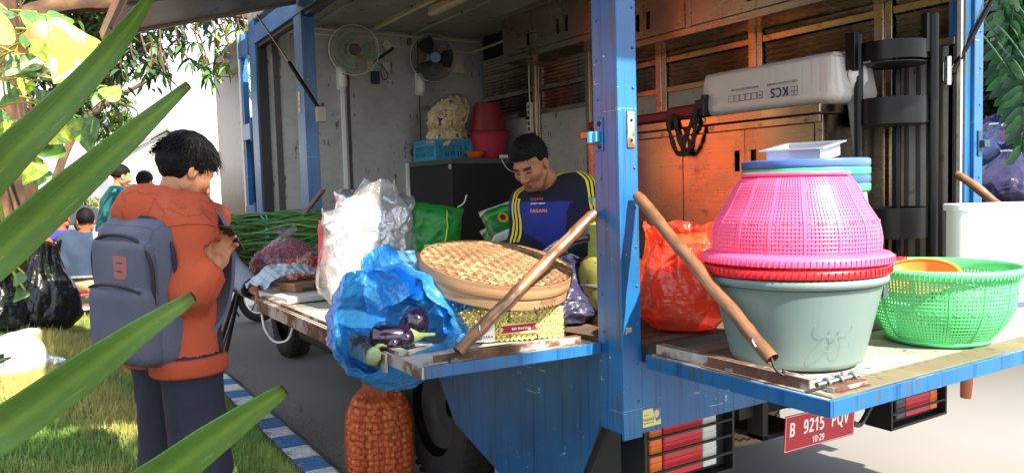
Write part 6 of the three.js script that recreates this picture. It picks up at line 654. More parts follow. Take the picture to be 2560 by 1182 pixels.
// seams and knitted cuff of the sweatshirt
{ const t = stu.t, j = stu.j, sm = S({ color: C(166, 70, 42), roughness: .95 }); const ax = j.elR.clone().sub(j.shR).normalize(), u = new THREE.Vector3().crossVectors(ax, V(0, 1, .3)).normalize(), w = new THREE.Vector3().crossVectors(ax, u), seam = (c, r0, tr) => { const pts = []; for (let i = 0; i < 40; i++) { const a = i / 40 * 6.283, d = u.clone().multiplyScalar(Math.cos(a)).addScaledVector(w, Math.sin(a)); let r = r0; for (let k = 0; k < 40; k++) { const q = stu.top(c.x + d.x * r, c.y + d.y * r, c.z + d.z * r); if (q > -.001 || r > .17) break; r += Math.max(.001, -q * .8); } pts.push(c.clone().addScaledVector(d, Math.min(r, .165) + .001)); } return tube(pts, tr, 120, 5, true); }; P(t, 'shoulder_seam', seam(j.shR.clone().addScaledVector(ax, -.01), .02, .0028), sm);
  const fa = j.wrR.clone().sub(j.elR).normalize(); P(t, 'cuff', rod(j.wrR.clone().addScaledVector(fa, -.055), j.wrR.clone().addScaledVector(fa, .006), .05, 24, .042), sm); }
// phone
{ const w = JOINTS.student.wrR, t = thing('mobile_phone', 'black mobile phone held up by the young man', 'phone', [w[0] + .062, w[1] + .098, w[2] - .055]); t.rotation.set(-.55, -.5, -.25, 'YXZ'); P(t, 'case', bx(-.038, .038, -.007, .003, -.078, .078, .004), M.blackGloss); P(t, 'screen', bx(-.034, .034, .0032, .0042, -.073, .073, .001), PH({ color: C(14, 14, 18), roughness: .06 })); P(t, 'camera_bump', bx(.008, .032, -.010, -.0072, -.07, -.03, .002), M.black); }
// backpack on his back
{ const j = stu.j, F = stu.F, b = F.clone().multiplyScalar(-1), c = j.chest.clone().add(stu.org).addScaledVector(b, .12).addScaledVector(V(-F.z, 0, F.x), .05).add(V(0, -.10, 0)); const t = thing('grey_backpack', 'slate grey backpack with a leather patch worn by the young man', 'backpack', [c.x, c.y, c.z], Math.atan2(b.x, b.z) + .12); t.rotation.x = .06;
  const bm = S({ color: C(88, 90, 108), roughness: .85, bumpMap: rep(TX.fab, 3), bumpScale: .0015 }), dk = S({ color: C(34, 35, 42), roughness: .8 }); const rb = (cx, cy, cz, w, h, d, r) => (x, y, z) => { const a = Math.abs(x - cx) - w + r, e = Math.abs(y - cy) - h + r, f = Math.abs(z - cz) - d + r; return Math.hypot(Math.max(a, 0), Math.max(e, 0), Math.max(f, 0)) + Math.min(Math.max(a, e, f), 0) - r; };
  const wr = (x, y, z) => .006 * ridge(x * 6, y * 4, z * 6, 3); const main = rb(0, 0, .0, .155, .235, .085, .07), front = rb(0, -.09, .075, .135, .13, .05, .045), mid = rb(0, .07, .07, .13, .11, .03, .03);
  P(t, 'main_body', uvm(nets((x, y, z) => main(x * (1 + .25 * Math.max(0, y) * .6), y, z) - wr(x, y, z), [-.19, -.27, -.12], [.19, .27, .12], .008), 3), bm); P(t, 'front_pocket', uvm(nets((x, y, z) => front(x, y, z) - wr(x + 2, y, z), [-.17, -.25, .01], [.17, .07, .15], .008), 3), bm); P(t, 'upper_pocket', uvm(nets((x, y, z) => mid(x, y, z) - wr(x, y + 3, z), [-.16, -.06, .02], [.16, .2, .13], .008), 3), bm);
  P(t, 'pocket_zip', tube([V(-.12, .02, .112), V(-.06, .035, .122), V(.06, .035, .122), V(.12, .02, .112)], .005, 24, 6), dk); P(t, 'arch_zip', tube([V(-.135, -.02, .075), V(-.135, .12, .085), V(-.09, .175, .092), V(0, .19, .095), V(.09, .175, .092), V(.135, .12, .085), V(.135, -.02, .075)], .0055, 40, 6), dk); P(t, 'main_zip', tube([V(-.158, -.05, .02), V(-.158, .14, .02), V(-.1, .228, .02), V(0, .24, .02), V(.1, .228, .02), V(.158, .14, .02), V(.158, -.05, .02)], .006, 48, 6), dk);
  P(t, 'leather_patch', ext([[-.03, -.035], [.022, -.035], [.03, -.02], [.03, .03], [.02, .036], [-.03, .036]], .004, [[[-.018, -.016], [.012, -.016], [.012, -.008], [-.018, -.008]], [[-.018, .01], [.012, .01], [.012, .018], [-.018, .018]]]).translate(.02, .09, .1), S({ color: C(150, 92, 86), roughness: .7 })); P(t, 'woven_label', uvFit(bx(-.03, .03, -.20, -.165, .122, .1245, .0), 'z'), S({ map: canv(128, 72, (c, w, h) => { c.fillStyle = '#23242c'; c.fillRect(0, 0, w, h); c.strokeStyle = '#b5812c'; c.lineWidth = 4; c.beginPath(); c.moveTo(10, 22); c.lineTo(48, 22); c.moveTo(10, 34); c.lineTo(52, 34); c.moveTo(10, 46); c.lineTo(44, 46); c.stroke(); c.strokeRect(60, 16, 34, 34); }), roughness: .8 }));
  P(t, 'top_handle', tube([V(-.05, .235, -.04), V(-.04, .275, -.045), V(.04, .275, -.045), V(.05, .235, -.04)], .012, 20, 8), dk);
  const strap = (pts, w, m, th = .006) => { const c2 = new THREE.CatmullRomCurve3(pts), n = 30, pos = [], idx = []; for (let i = 0; i <= n; i++) { const p = c2.getPointAt(i / n), tg = c2.getTangentAt(i / n), nn = p.clone().setX(0).add(V(0, -.0, .12)).normalize(), sd = new THREE.Vector3().crossVectors(tg, nn).normalize(), o2 = new THREE.Vector3().crossVectors(sd, tg); for (const [a, e] of [[-w, th], [w, th], [w, -th], [-w, -th]]) pos.push(p.x + sd.x * a + o2.x * e, p.y + sd.y * a + o2.y * e, p.z + sd.z * a + o2.z * e); if (i < n) for (let q = 0; q < 4; q++) { const A = i * 4 + q, B = i * 4 + (q + 1) % 4; idx.push(A, A + 4, B, B, A + 4, B + 4); } } const g = new THREE.BufferGeometry(); g.setAttribute('position', new THREE.Float32BufferAttribute(pos, 3)); g.setIndex(idx); const q = g.toNonIndexed(); q.computeVertexNormals(); P(t, 'shoulder_strap', q, m); };
  for (const s of [-1, 1]) strap([V(s * .07, .20, -.07), V(s * .095, .265, -.12), V(s * .115, .262, -.17), V(s * .14, .17, -.205), V(s * .155, .02, -.19), V(s * .165, -.10, -.13), V(s * .155, -.16, -.06)], .028, bm, .007); strap([V(.165, -.08, -.12), V(.18, -.16, -.125), V(.18, -.29, -.125)], .011, dk, .003); }
// the seated man in the truck
const navy = C(14, 17, 40), royal = C(30, 46, 132), yel = C(214, 196, 50);
const sel = person('man in a blue and navy shirt with yellow sleeve stripes sitting inside the truck', JOINTS.seller, { face: -75 * deg, look: -116 * deg, pitch: .52, roll: .10, hs: .89, skin: SK2, stub: true, cell: .013, tcell: .008, hcell: .0038, long: true, hem: 1.0, loose: .006, fold: .008, legs: C(24, 26, 44), shoes: C(30, 28, 28), collar: .128,
  hair: { th: .012, top: .016, side: .022, nape: -.035, strands: 500, len: .022, cell: .0042, seed: 8, sr: .0014, color: C(8, 7, 8) },
  topCol: (j, x, y, z, nx, ny, nz_) => { const p = V(x, y, z); for (const q of ['L', 'R']) for (const [u, v] of [[j['sh' + q], j['el' + q]], [j['el' + q], j['wr' + q]]]) { const ax = v.clone().sub(u), L = ax.length(); ax.normalize(); const k = p.clone().sub(u).dot(ax); if (k < -.04 || k > L + .04) continue; if (p.clone().sub(u).addScaledVector(ax, -k).length() < .085) return navy; } if (y < j.chest.y + .085 && V(nx, ny, nz_).dot(V(-.62, 0, .78)) > .30) return royal; return navy; } });
{ const ym = S({ color: yel, roughness: .85 }); const stripes = (pts, outs) => { for (const q of [-1, 0, 1]) { const pos = [], idx = [], n = 60, c = new THREE.CatmullRomCurve3(pts), co = new THREE.CatmullRomCurve3(outs); for (let i = 0; i <= n; i++) { const s = i / n, a = c.getPoint(s), ax = c.getTangent(s), o = co.getPoint(s); o.addScaledVector(ax, -o.dot(ax)).normalize(); const lat = new THREE.Vector3().crossVectors(ax, o); for (const e of [-.0062, .0062]) { const l = q * .0215 + e, b = a.clone().addScaledVector(lat, l); let r = .01; for (let k = 0; k < 40; k++) { const d = sel.top(b.x + o.x * r, b.y + o.y * r, b.z + o.z * r); if (d > -.0005) break; r += Math.max(.001, -d * .8); } const p = b.addScaledVector(o, r + .0035); pos.push(p.x, p.y, p.z); } if (i < n) { const k = 2 * i; idx.push(k, k + 1, k + 2, k + 1, k + 3, k + 2); } } const g = new THREE.BufferGeometry(); g.setAttribute('position', new THREE.Float32BufferAttribute(pos, 3)); g.setIndex(idx); g.computeVertexNormals(); P(sel.t, 'sleeve_stripe', g, ym); } };
  const j = sel.j; stripes([j.neck.clone().lerp(j.shL, .45).add(V(0, -.02, 0)), j.shL.clone().add(V(-.005, -.005, .0)), j.shL.clone().lerp(j.elL, .5), j.elL.clone().lerp(j.shL, .05)], [V(-.25, .85, .5), V(.05, .6, .8), V(.12, .1, 1), V(.12, .05, 1)]); stripes([j.neck.clone().lerp(j.shR, .5).add(V(0, -.02, 0)), j.shR.clone(), j.shR.clone().lerp(j.elR, .5), j.elR.clone()], [V(-.4, .85, .4), V(-.75, .5, .45), V(-.86, .0, .5), V(-.86, .0, .5)]); }
{ const j = sel.j, t = sel.t; const badge = (n, p, w, h, map, nr) => { const m = P(t, n, new THREE.PlaneGeometry(w, h, 1, 1), S({ map, roughness: .7, transparent: true, alphaTest: .5 })); m.position.copy(p); m.lookAt(p.clone().add(nr)); const w0 = p.clone(); m.quaternion.setFromRotationMatrix(new THREE.Matrix4().lookAt(nr, V(0, 0, 0), V(0, 1, 0))); };
  const nr = V(-.55, .1, .83).normalize(); const cp = j.chest.clone(); 
  badge('chest_badge', cp.clone().addScaledVector(nr, .152).add(V(.062, .085, .045)), .04, .06, canv(96, 144, (c, w, h) => { c.clearRect(0, 0, w, h); c.fillStyle = '#c9c9d8'; c.font = 'bold 18px sans-serif'; c.fillText('TAGANA', 8, 22); c.fillStyle = '#1b1733'; c.fillRect(16, 30, 64, 110); c.fillStyle = '#b3243a'; c.beginPath(); c.arc(48, 78, 24, 0, 7); c.fill(); c.fillRect(24, 112, 48, 18); c.fillStyle = '#e0d8d8'; c.font = 'bold 30px sans-serif'; c.fillText('S', 38, 89); }), nr);
  badge('chest_lettering', cp.clone().addScaledVector(nr, .150).add(V(-.075, .055, -.045)), .075, .085, canv(160, 180, (c, w, h) => { c.clearRect(0, 0, w, h); c.fillStyle = '#b02a6a'; c.font = 'italic bold 36px sans-serif'; c.fillText('tagana', 8, 36); c.fillStyle = '#c9d0e8'; c.font = 'bold 22px sans-serif'; c.fillText('JAWA TIMUR', 12, 74); c.fillStyle = '#d98a2c'; c.font = 'bold 44px sans-serif'; c.fillText('TAGANA', 0, 150); }), nr);
  const sn = V(.10, .32, .94).normalize(); badge('sleeve_emblem', j.shL.clone().lerp(j.elL, .30).addScaledVector(sn, .078), .052, .07, canv(128, 172, (c, w, h) => { c.clearRect(0, 0, w, h); c.fillStyle = '#4a93a6'; c.beginPath(); c.moveTo(14, 14); c.quadraticCurveTo(64, 0, 114, 14); c.lineTo(108, 96); c.quadraticCurveTo(64, 150, 20, 96); c.fill(); c.strokeStyle = '#18324a'; c.lineWidth = 6; c.stroke(); c.fillStyle = '#dfe9ee'; c.beginPath(); c.moveTo(64, 20); c.lineTo(82, 92); c.lineTo(46, 92); c.fill(); c.fillStyle = '#2c6a4e'; c.beginPath(); c.arc(64, 104, 20, 0, 7); c.fill(); c.fillStyle = '#d9dde0'; c.fillRect(6, 138, 116, 22); c.fillStyle = '#333'; c.font = '16px sans-serif'; c.fillText('JAWA TIMUR', 16, 155); }), sn);
  badge('sleeve_lettering', j.shL.clone().lerp(j.elL, .28).addScaledVector(V(.72, .25, .64).normalize(), .076), .03, .12, canv(48, 192, (c, w, h) => { c.clearRect(0, 0, w, h); c.save(); c.translate(10, 4); c.rotate(Math.PI / 2); c.fillStyle = '#e6e6ee'; c.font = 'bold 40px sans-serif'; c.fillText('TAGANA', 0, 0); c.restore(); }), V(.72, .25, .64)); }
// people in the background
const bk = { cell: .02, hcell: .008, fold: .010 };
const hr = (o = {}) => ({ th: .010, top: .008, side: .02, nape: -.03, cell: .009, strands: 0, len: .02, ...o });
const nv = person('man in a navy jacket sitting on a low stool with his back turned', JOINTS.navy, { ...bk, face: 0 * deg, look: -5 * deg, pitch: .2, skin: SK2, bulk: 1.2, loose: .02, long: true, hem: JOINTS.navy.pel[1] + .02, legs: C(186, 168, 136), shoes: C(60, 54, 50), hair: hr(), topCol: (j, x, y, z) => y < j.pel.y + .055 ? (Math.floor((y - j.pel.y) / .012) % 2 ? C(160, 164, 170) : C(34, 44, 62)) : (Math.abs(x - j.elR.x) < .09 && x > j.chest.x + .1 ? C(150, 156, 166) : C(44, 62, 86)) });
person('man in a teal shirt and jeans standing side on behind the seated group', JOINTS.teal, { ...bk, face: 70 * deg, look: 72 * deg, pitch: .25, skin: SK, stand: true, long: false, hem: JOINTS.teal.pel[1] - .08, top: C(22, 110, 118), legs: C(66, 92, 122), legLoose: .01, shoes: C(50, 50, 54), hair: hr({ nape: -.02 }), sk: .06 });
person('person in a violet blue jacket sitting beyond the man in navy', JOINTS.purple, { ...bk, face: 20 * deg, look: 20 * deg, pitch: .1, skin: SK2, long: true, hem: JOINTS.purple.pel[1] + .02, top: C(58, 52, 140), legs: C(40, 42, 56), shoes: C(40, 40, 40), hair: hr() });
person('person in a dark jacket with orange lettering sitting by the black rubbish bag', JOINTS.dark, { ...bk, face: 40 * deg, look: 40 * deg, pitch: .3, skin: SK2, long: true, hem: JOINTS.dark.pel[1] + .02, topCol: (j, x, y, z) => Math.abs(y - j.chest.y - .07) < .025 && Math.sin(x * 90) > -.2 && z > j.chest.z ? C(196, 92, 44) : C(28, 30, 46), legs: C(40, 42, 56), shoes: C(40, 40, 40), hair: hr() });
person('person in a grey sweatshirt with navy cuffs gripping the corner of the side shelf', JOINTS.helper, { face: 35 * deg, look: 45 * deg, pitch: .2, skin: SK2, cell: .014, tcell: .012, hcell: .008, stand: true, long: true, hem: .86, loose: .018, cuff: -.005, topCol: (j, x, y, z) => Math.hypot(x - j.wrR.x, y - j.wrR.y, z - j.wrR.z) < .066 ? C(28, 32, 52) : C(140, 144, 160), legs: C(50, 50, 60), shoes: C(40, 40, 44), hair: hr(), hands: [{ side: -1, curl: [.75, .8, .5], at: [JOINTS.helper.wrR[0] - .0, JOINTS.helper.wrR[1], JOINTS.helper.wrR[2]], y: [.30, -.28, .80], z: [.15, 1, .28], thumb: .1, cell: .004 }, { side: 1, curl: [.3, .4, .3], at: JOINTS.helper.wrL, y: [0, -1, .2], z: [-1, 0, 0] }] });
person('rider in a red shirt beside the parked motorcycle', JOINTS.rider, { ...bk, face: 130 * deg, look: 130 * deg, pitch: .1, skin: SK2, stand: .02, long: true, hem: JOINTS.rider.pel[1] - .06, top: C(190, 36, 54), legs: C(40, 42, 60), shoes: C(40, 40, 40), hair: hr() });
person('bystander in a dark cap behind the young man in orange', JOINTS.far, { ...bk, face: 40 * deg, look: 40 * deg, pitch: .3, skin: SK2, stand: true, long: false, hem: JOINTS.far.pel[1] - .06, top: C(60, 60, 72), legs: C(40, 42, 60), shoes: C(40, 40, 40), hair: hr({ th: .016 }) });
// stools
function stool(label, x, z, h, turn) { const y = ground(x, z), t = thing('low_stool', label, 'stool', [x, y - .005, z], turn, 'low red stools'); const rm = plastic(C(196, 48, 64)), wm = S({ color: C(226, 222, 216), roughness: .5 }); P(t, 'seat', bx(-.19, .19, h - .025, h, -.14, .14, .008), rm); for (const sx of [-1, 1]) for (const sz of [-1, 1]) P(t, 'leg', bar(V(sx * .175, 0, sz * .125), V(sx * .165, h - .026, sz * .115), .028, .028, .003, V(0, 0, 1)), wm); for (const sz of [-1, 1]) P(t, 'stretcher', bx(-.155, .155, .085, .115, sz * .12 - .012, sz * .12 + .012, .003), wm); P(t, 'foot_board', bx(-.15, .15, .116, .122, -.1, .1, .002), rm); }
stool('low red topped stool under the man in navy', JOINTS.navy.pel[0], JOINTS.navy.pel[2], JOINTS.navy.pel[1] - .125 - ground(JOINTS.navy.pel[0], JOINTS.navy.pel[2]), .1); stool('low red topped stool under the person in violet blue', JOINTS.purple.pel[0], JOINTS.purple.pel[2], JOINTS.purple.pel[1] - .125 - ground(JOINTS.purple.pel[0], JOINTS.purple.pel[2]), .3); stool('low red topped stool under the person in the dark jacket', JOINTS.dark.pel[0], JOINTS.dark.pel[2], JOINTS.dark.pel[1] - .125 - ground(JOINTS.dark.pel[0], JOINTS.dark.pel[2]), .6);
{ // sitting board for the man in the truck
  const p = JOINTS.seller.pel, t = thing('low_bench', 'low wooden bench under the man in the truck', 'bench', [p[0], FL, p[2]], .4); const h = Math.max(.05, p[1] - .13 - FL); P(t, 'seat', bx(-.2, .2, h - .02, h, -.15, .15, .003), M.wood); for (const x of [-1, 1]) P(t, 'leg', bx(x * .17 - .015, x * .17 + .015, 0, h - .021, -.13, .13, .002), M.wood); }
// places of the plants and the background, metres
const AGAVE = [[[-1.867, 1.299, 0.638, 0.02], [-1.749, 1.441, 0.771, 0.027], [-1.657, 1.543, 0.891, 0.0235], [-1.595, 1.605, 0.971, 0.0185], [-1.547, 1.658, 1.044, 0.0125], [-1.51, 1.709, 1.11, 0.003]], [[-1.875, 1.242, 0.638, 0.02], [-1.755, 1.355, 0.762, 0.028], [-1.663, 1.441, 0.871, 0.0265], [-1.589, 1.514, 0.959, 0.0205], [-1.527, 1.573, 1.027, 0.013], [-1.48, 1.618, 1.076, 0.005]], [[-1.87, 1.091, 0.699, 0.022], [-1.762, 1.172, 0.807, 0.027], [-1.675, 1.236, 0.903, 0.0265], [-1.594, 1.304, 0.983, 0.0215], [-1.532, 1.357, 1.04, 0.0135], [-1.487, 1.391, 1.077, 0.007]], [[-1.81, 1.006, 0.813, 0.022], [-1.643, 1.112, 0.979, 0.026], [-1.538, 1.198, 1.084, 0.0235], [-1.489, 1.246, 1.134, 0.018], [-1.448, 1.284, 1.174, 0.0115], [-1.425, 1.303, 1.193, 0.007]]];
const AGBASE = [-1.903, 1.106, 0.595];
const POTHOS = [[-1.316, 2.372, -3.317, 0.4, 35, "w"], [-1.417, 2.433, -3.619, 0.26, 70, "o"], [-1.654, 2.429, -3.412, 0.24, 80, "y"], [-1.6, 2.456, -3.616, 0.2, -30, "g"], [-1.579, 2.364, -3.479, 0.16, -60, "y"], [-1.272, 2.473, -3.651, 0.22, 10, "y"], [-1.526, 2.322, -3.914, 0.25, 60, "v"], [-1.473, 2.294, -3.879, 0.24, 80, "v"], [-1.611, 2.363, -3.97, 0.16, 50, "g"], [-1.608, 2.21, -3.721, 0.12, 20, "y"], [-1.546, 2.168, -3.915, 0.14, 0, "g"], [-1.397, 1.911, -3.686, 0.28, 60, "y"], [-1.435, 2.011, -3.834, 0.26, 40, "g"], [-1.324, 1.946, -3.643, 0.22, -10, "g"], [-1.441, 1.787, -3.703, 0.26, 75, "g"], [-1.493, 1.833, -3.857, 0.2, 60, "g"], [-1.555, 1.693, -3.649, 0.17, 40, "y"], [-1.549, 1.652, -3.76, 0.14, 10, "g"], [-1.149, 2.195, -3.907, 0.16, -20, "y"], [-1.202, 2.184, -3.939, 0.14, 30, "g"], [-1.222, 2.238, -3.955, 0.14, 60, "g"], [-1.61, 2.684, -3.522, 0.14, 80, "y"], [-1.678, 2.591, -3.675, 0.2, 60, "v"], [-1.711, 2.228, -4.257, 0.2, 30, "g"], [-1.693, 0.94, -4.619, 0.11, 40, "g"], [-1.698, 0.822, -4.613, 0.11, 60, "g"], [-1.521, 2.62, -3.815, 0.2, 20, "g"], [-1.377, 2.625, -3.845, 0.18, 40, "g"], [-1.741, 2.021, -4.024, 0.2, 30, "g"], [-1.669, 1.942, -3.973, 0.15, 60, "y"]];
const FICUS = [-2.043, 1.18, -6.03];
const TWIGS = [{a: [-0.383, 3.135, -6.096], b: [-0.311, 2.755, -5.787], n: 3}, {a: [-0.275, 3.071, -5.906], b: [-0.178, 2.659, -5.58], n: 3}, {a: [-0.051, 3.169, -6.129], b: [-0.008, 2.725, -5.715], n: 3}, {a: [0.122, 3.129, -6.254], b: [0.188, 2.712, -5.947], n: 3}, {a: [0.312, 3.248, -6.382], b: [0.37, 2.858, -6.199], n: 3}, {a: [-0.522, 2.91, -5.929], b: [-0.625, 2.693, -5.74], n: 2}, {a: [-0.622, 2.729, -5.742], b: [-0.668, 2.599, -5.642], n: 2}, {a: [-0.563, 2.691, -5.702], b: [-0.549, 2.567, -5.566], n: 2}, {a: [-0.74, 2.954, -6.067], b: [-0.748, 2.68, -5.815], n: 3}, {a: [-0.85, 2.864, -6.01], b: [-0.871, 2.666, -5.89], n: 2}, {a: [-0.697, 2.823, -5.912], b: [-0.564, 2.673, -5.702], n: 2}, {a: [0.208, 2.845, -6.18], b: [0.237, 2.569, -6.024], n: 2}, {a: [-0.214, 2.788, -5.73], b: [-0.197, 2.605, -5.588], n: 2}, {a: [-0.02, 2.914, -5.973], b: [-0.057, 2.63, -5.856], n: 2}, {a: [0.412, 3.35, -6.446], b: [0.469, 3.119, -6.393], n: 3}, {a: [0.229, 3.333, -6.439], b: [0.304, 3.125, -6.377], n: 3}, {a: [0.098, 3.232, -6.395], b: [0.173, 3.047, -6.335], n: 3}, {a: [-0.347, 3.21, -6.079], b: [-0.331, 2.923, -5.93], n: 3}, {a: [-0.591, 3.12, -6.105], b: [-0.556, 2.874, -5.947], n: 3}, {a: [-0.857, 3.106, -6.15], b: [-0.805, 2.919, -6.104], n: 3}, {a: [-0.215, 3.244, -6.0], b: [-0.186, 2.956, -5.843], n: 3}, {a: [-0.538, 2.6, -5.68], b: [-0.507, 2.484, -5.593], n: 1}, {a: [0.217, 2.617, -6.098], b: [0.167, 2.532, -6.064], n: 1}, {a: [-0.873, 2.63, -5.889], b: [-0.823, 2.538, -5.851], n: 1}, {a: [0.46, 2.791, -6.256], b: [0.422, 2.73, -6.275], n: 1}];
const MASS = [[-1.541, 3.948, -8.166], [-1.11, 3.609, -7.992], [-0.82, 3.422, -7.799], [-0.569, 3.584, -7.421], [-0.203, 3.666, -7.437], [0.14, 3.751, -7.468], [0.531, 3.744, -7.461], [-0.95, 3.117, -7.857], [-1.347, 3.35, -8.354], [-0.702, 3.2, -7.474], [-1.564, 3.583, -8.506], [-1.204, 3.092, -8.364], [-0.974, 2.917, -8.327], [-1.55, 2.498, -8.416]];
const BRANCH = [[-2.019, 2.706, -6.366], [-1.576, 3.205, -6.601], [-1.102, 3.4, -6.794], [-0.44, 3.339, -6.382], [0.156, 3.352, -6.368], [0.776, 3.323, -6.572]];
const FAR = [[0.293, 4.671, -22.982], [0.078, 4.283, -23.085], [0.55, 4.131, -22.783], [0.189, 3.714, -22.974], [0.676, 3.81, -22.681], [-0.147, 3.725, -23.182], [0.069, 4.961, -23.142], [0.313, 3.371, -22.872], [0.759, 3.582, -22.613]];
const BAG = [-1.56, 0.46, -5.325];
const BAG2 = [-1.898, 0.481, -5.182];
const HELMET = [-1.758, 0.361, -3.674];
const TISSUE = [-1.703, 0.452, -4.942];
const HOUSE = [7.229, 3.028, -60.962];
const POLES = [[-0.559, 0.908, -3.094], [-0.7, 0.748, -2.933], [-0.605, 0.865, -3.236], [-0.688, 0.716, -3.159]];
const RTREE = [[5.027, 2.807, -1.322], [4.923, 2.637, -1.138], [4.884, 2.411, -1.263], [4.788, 2.407, -1.086], [4.579, 2.187, -1.081], [4.587, 2.229, -0.961], [5.097, 2.667, -1.386], [4.492, 2.044, -0.888], [4.87, 2.855, -1.187], [4.773, 2.478, -0.983]];
const RMASS = [[6.985, 3.021, -2.25], [7.304, 3.092, -2.059], [7.135, 2.605, -2.126], [7.13, 2.471, -2.355], [7.41, 2.513, -1.949], [7.123, 3.591, -2.208], [7.399, 2.191, -2.403], [7.663, 3.244, -1.849]];
const RBAGS = [[5.462, 1.501, -1.427], [5.815, 1.755, -1.699], [5.925, 1.85, -1.52], [5.767, 1.469, -1.707], [5.69, 1.459, -1.283], [6.29, 1.986, -1.776]];
const RCAR = [5.265, 1.336, -1.3];
const MOTO = [0.304, 0.772, -7.731];
const MIRROR = [0.216, 1.642, -7.498];
// ---------- plants ----------
const leafMat = (c, o = {}) => PH({ color: C(...c), roughness: .5, transmission: .25, thickness: 0, ...o });
function blade(w, L, n = 6, fold = .25, droop = .15, shape = u => Math.sin(Math.PI * Math.pow(u, .75))) { // a leaf along +y, midrib at x=0
  const pos = [], uv = [], idx = []; for (let i = 0; i <= n; i++) { const u = i / n, h = w / 2 * shape(u), y = u * L, z = -droop * L * u * u; for (const s of [-1, 0, 1]) { pos.push(s * h, y, z + (s ? fold * h : 0)); uv.push(s / 2 + .5, u); } if (i < n) { const a = i * 3; idx.push(a, a + 1, a + 3, a + 1, a + 4, a + 3, a + 1, a + 2, a + 4, a + 2, a + 5, a + 4); } } const g = new THREE.BufferGeometry(); g.setAttribute('position', new THREE.Float32BufferAttribute(pos, 3)); g.setAttribute('uv', new THREE.Float32BufferAttribute(uv, 2)); g.setIndex(idx); g.computeVertexNormals(); return g;
}
// yucca in the foreground: thick channelled leaves
{ const t = thing('yucca_plant', 'yucca with broad pointed green leaves growing on the verge in front of the scene', 'plant', [0, 0, 0]);
  const lt = tex(512, (u, v) => { const a = .5 + .35 * (tn(u, v, 30, 2, 4, 201) - .5), b = tn(u, v, 5, 5, 4, 202), sc = tn(u, v, 60, 14, 3, 203), m = Math.exp(-(((u - .5) / .12) ** 2)); const k = .82 + .26 * a + .1 * (b - .5); let c = [.37 * k + .09 * m, .52 * k + .07 * m, .19 * k + .02 * m]; if (sc > .79 && b > .5) c = [.66, .66, .48]; if (sc < .12 && b < .42) c = [.3, .3, .16]; return c; });
  const lm = PH({ vertexColors: true, map: lt, roughness: .55, bumpMap: TX.grime, bumpScale: .0012 });
  const mk = (pts, side) => { const vc = []; const c = new THREE.CatmullRomCurve3(pts.map(p => V(p[0], p[1], p[2])), false, 'centripetal'), n = 60, m = 14, pos = [], uv = [], idx = []; for (let i = 0; i <= n; i++) { const s = i / n, p = c.getPoint(s), tg = c.getTangent(s), f = s * (pts.length - 1), k = Math.min(pts.length - 2, Math.floor(f)), w = mix(pts[k][3], pts[k + 1][3], f - k); const toC = side.clone(), x = new THREE.Vector3().crossVectors(tg, toC).normalize(), nn = new THREE.Vector3().crossVectors(x, tg).normalize(); for (let j = 0; j <= m; j++) { const a = j / m * Math.PI * 2, ca = Math.cos(a), sa = Math.sin(a); const th = (sa > 0 ? .12 : .45) * w + .0012, ch = -.30 * w * (1 - ca * ca) * (sa > 0 ? 1 : .4); const q = p.clone().addScaledVector(x, ca * w).addScaledVector(nn, sa * th * (sa > 0 ? 1 : 1) + ch + .10 * w * Math.sin(s * 9 + pts[0][1] * 40) * ca); pos.push(q.x, q.y, q.z); { const tip = ss(.955, .995, s + .02 * nz(ca * 3, s * 20, 1)), mg_ = ss(.9, .99, Math.abs(ca)), sp = ss(.30, .42, nz(s * 26, ca * 5, pts[0][1] * 30)); vc.push(mix(mix(.86, 1, mg_), .72, Math.max(tip, sp * .5)), mix(mix(.88, .97, mg_), .48, Math.max(tip, sp * .35)), mix(mix(.84, .8, mg_), .32, Math.max(tip, sp * .3))); } uv.push(.5 + .5 * ca * (sa > 0 ? 1 : -1) * .98, s * 2.2); if (i < n && j < m) { const b = i * (m + 1) + j; idx.push(b, b + 1, b + m + 1, b + 1, b + m + 2, b + m + 1); } } } const g = new THREE.BufferGeometry(); g.setAttribute('position', new THREE.Float32BufferAttribute(pos, 3)); g.setAttribute('uv', new THREE.Float32BufferAttribute(uv, 2)); g.setAttribute('color', new THREE.Float32BufferAttribute(vc, 3)); g.setIndex(idx); g.computeVertexNormals(); return g; };
  for (const L of AGAVE) P(t, 'leaf', mk(L, V(.30, .45, .85)), lm); const b = V(...AGBASE); reseed(81);
  for (let k = 0; k < 11; k++) { const a = 1.9 + k * .36, e = rr(.2, 1.1), d = V(Math.cos(a) * Math.cos(e), Math.sin(e), Math.sin(a) * Math.cos(e)), L = rr(.38, .55), pts = []; for (let i = 0; i < 6; i++) { const s = i / 5; pts.push([b.x + d.x * L * s, b.y + d.y * L * s - .12 * s * s, b.z + d.z * L * s, .026 * Math.sin(Math.PI * Math.min(.97, .25 + s * .75)) + .002]); } P(t, 'leaf', mk(pts, V(0, 1, 0)), lm); }
  P(t, 'stem', tube([V(b.x - .06, ground(b.x, b.z) - .05, b.z), V(b.x - .02, .6, b.z), V(b.x, b.y + .04, b.z)], s => .06 - .015 * s, 24, 12), M.bark); }
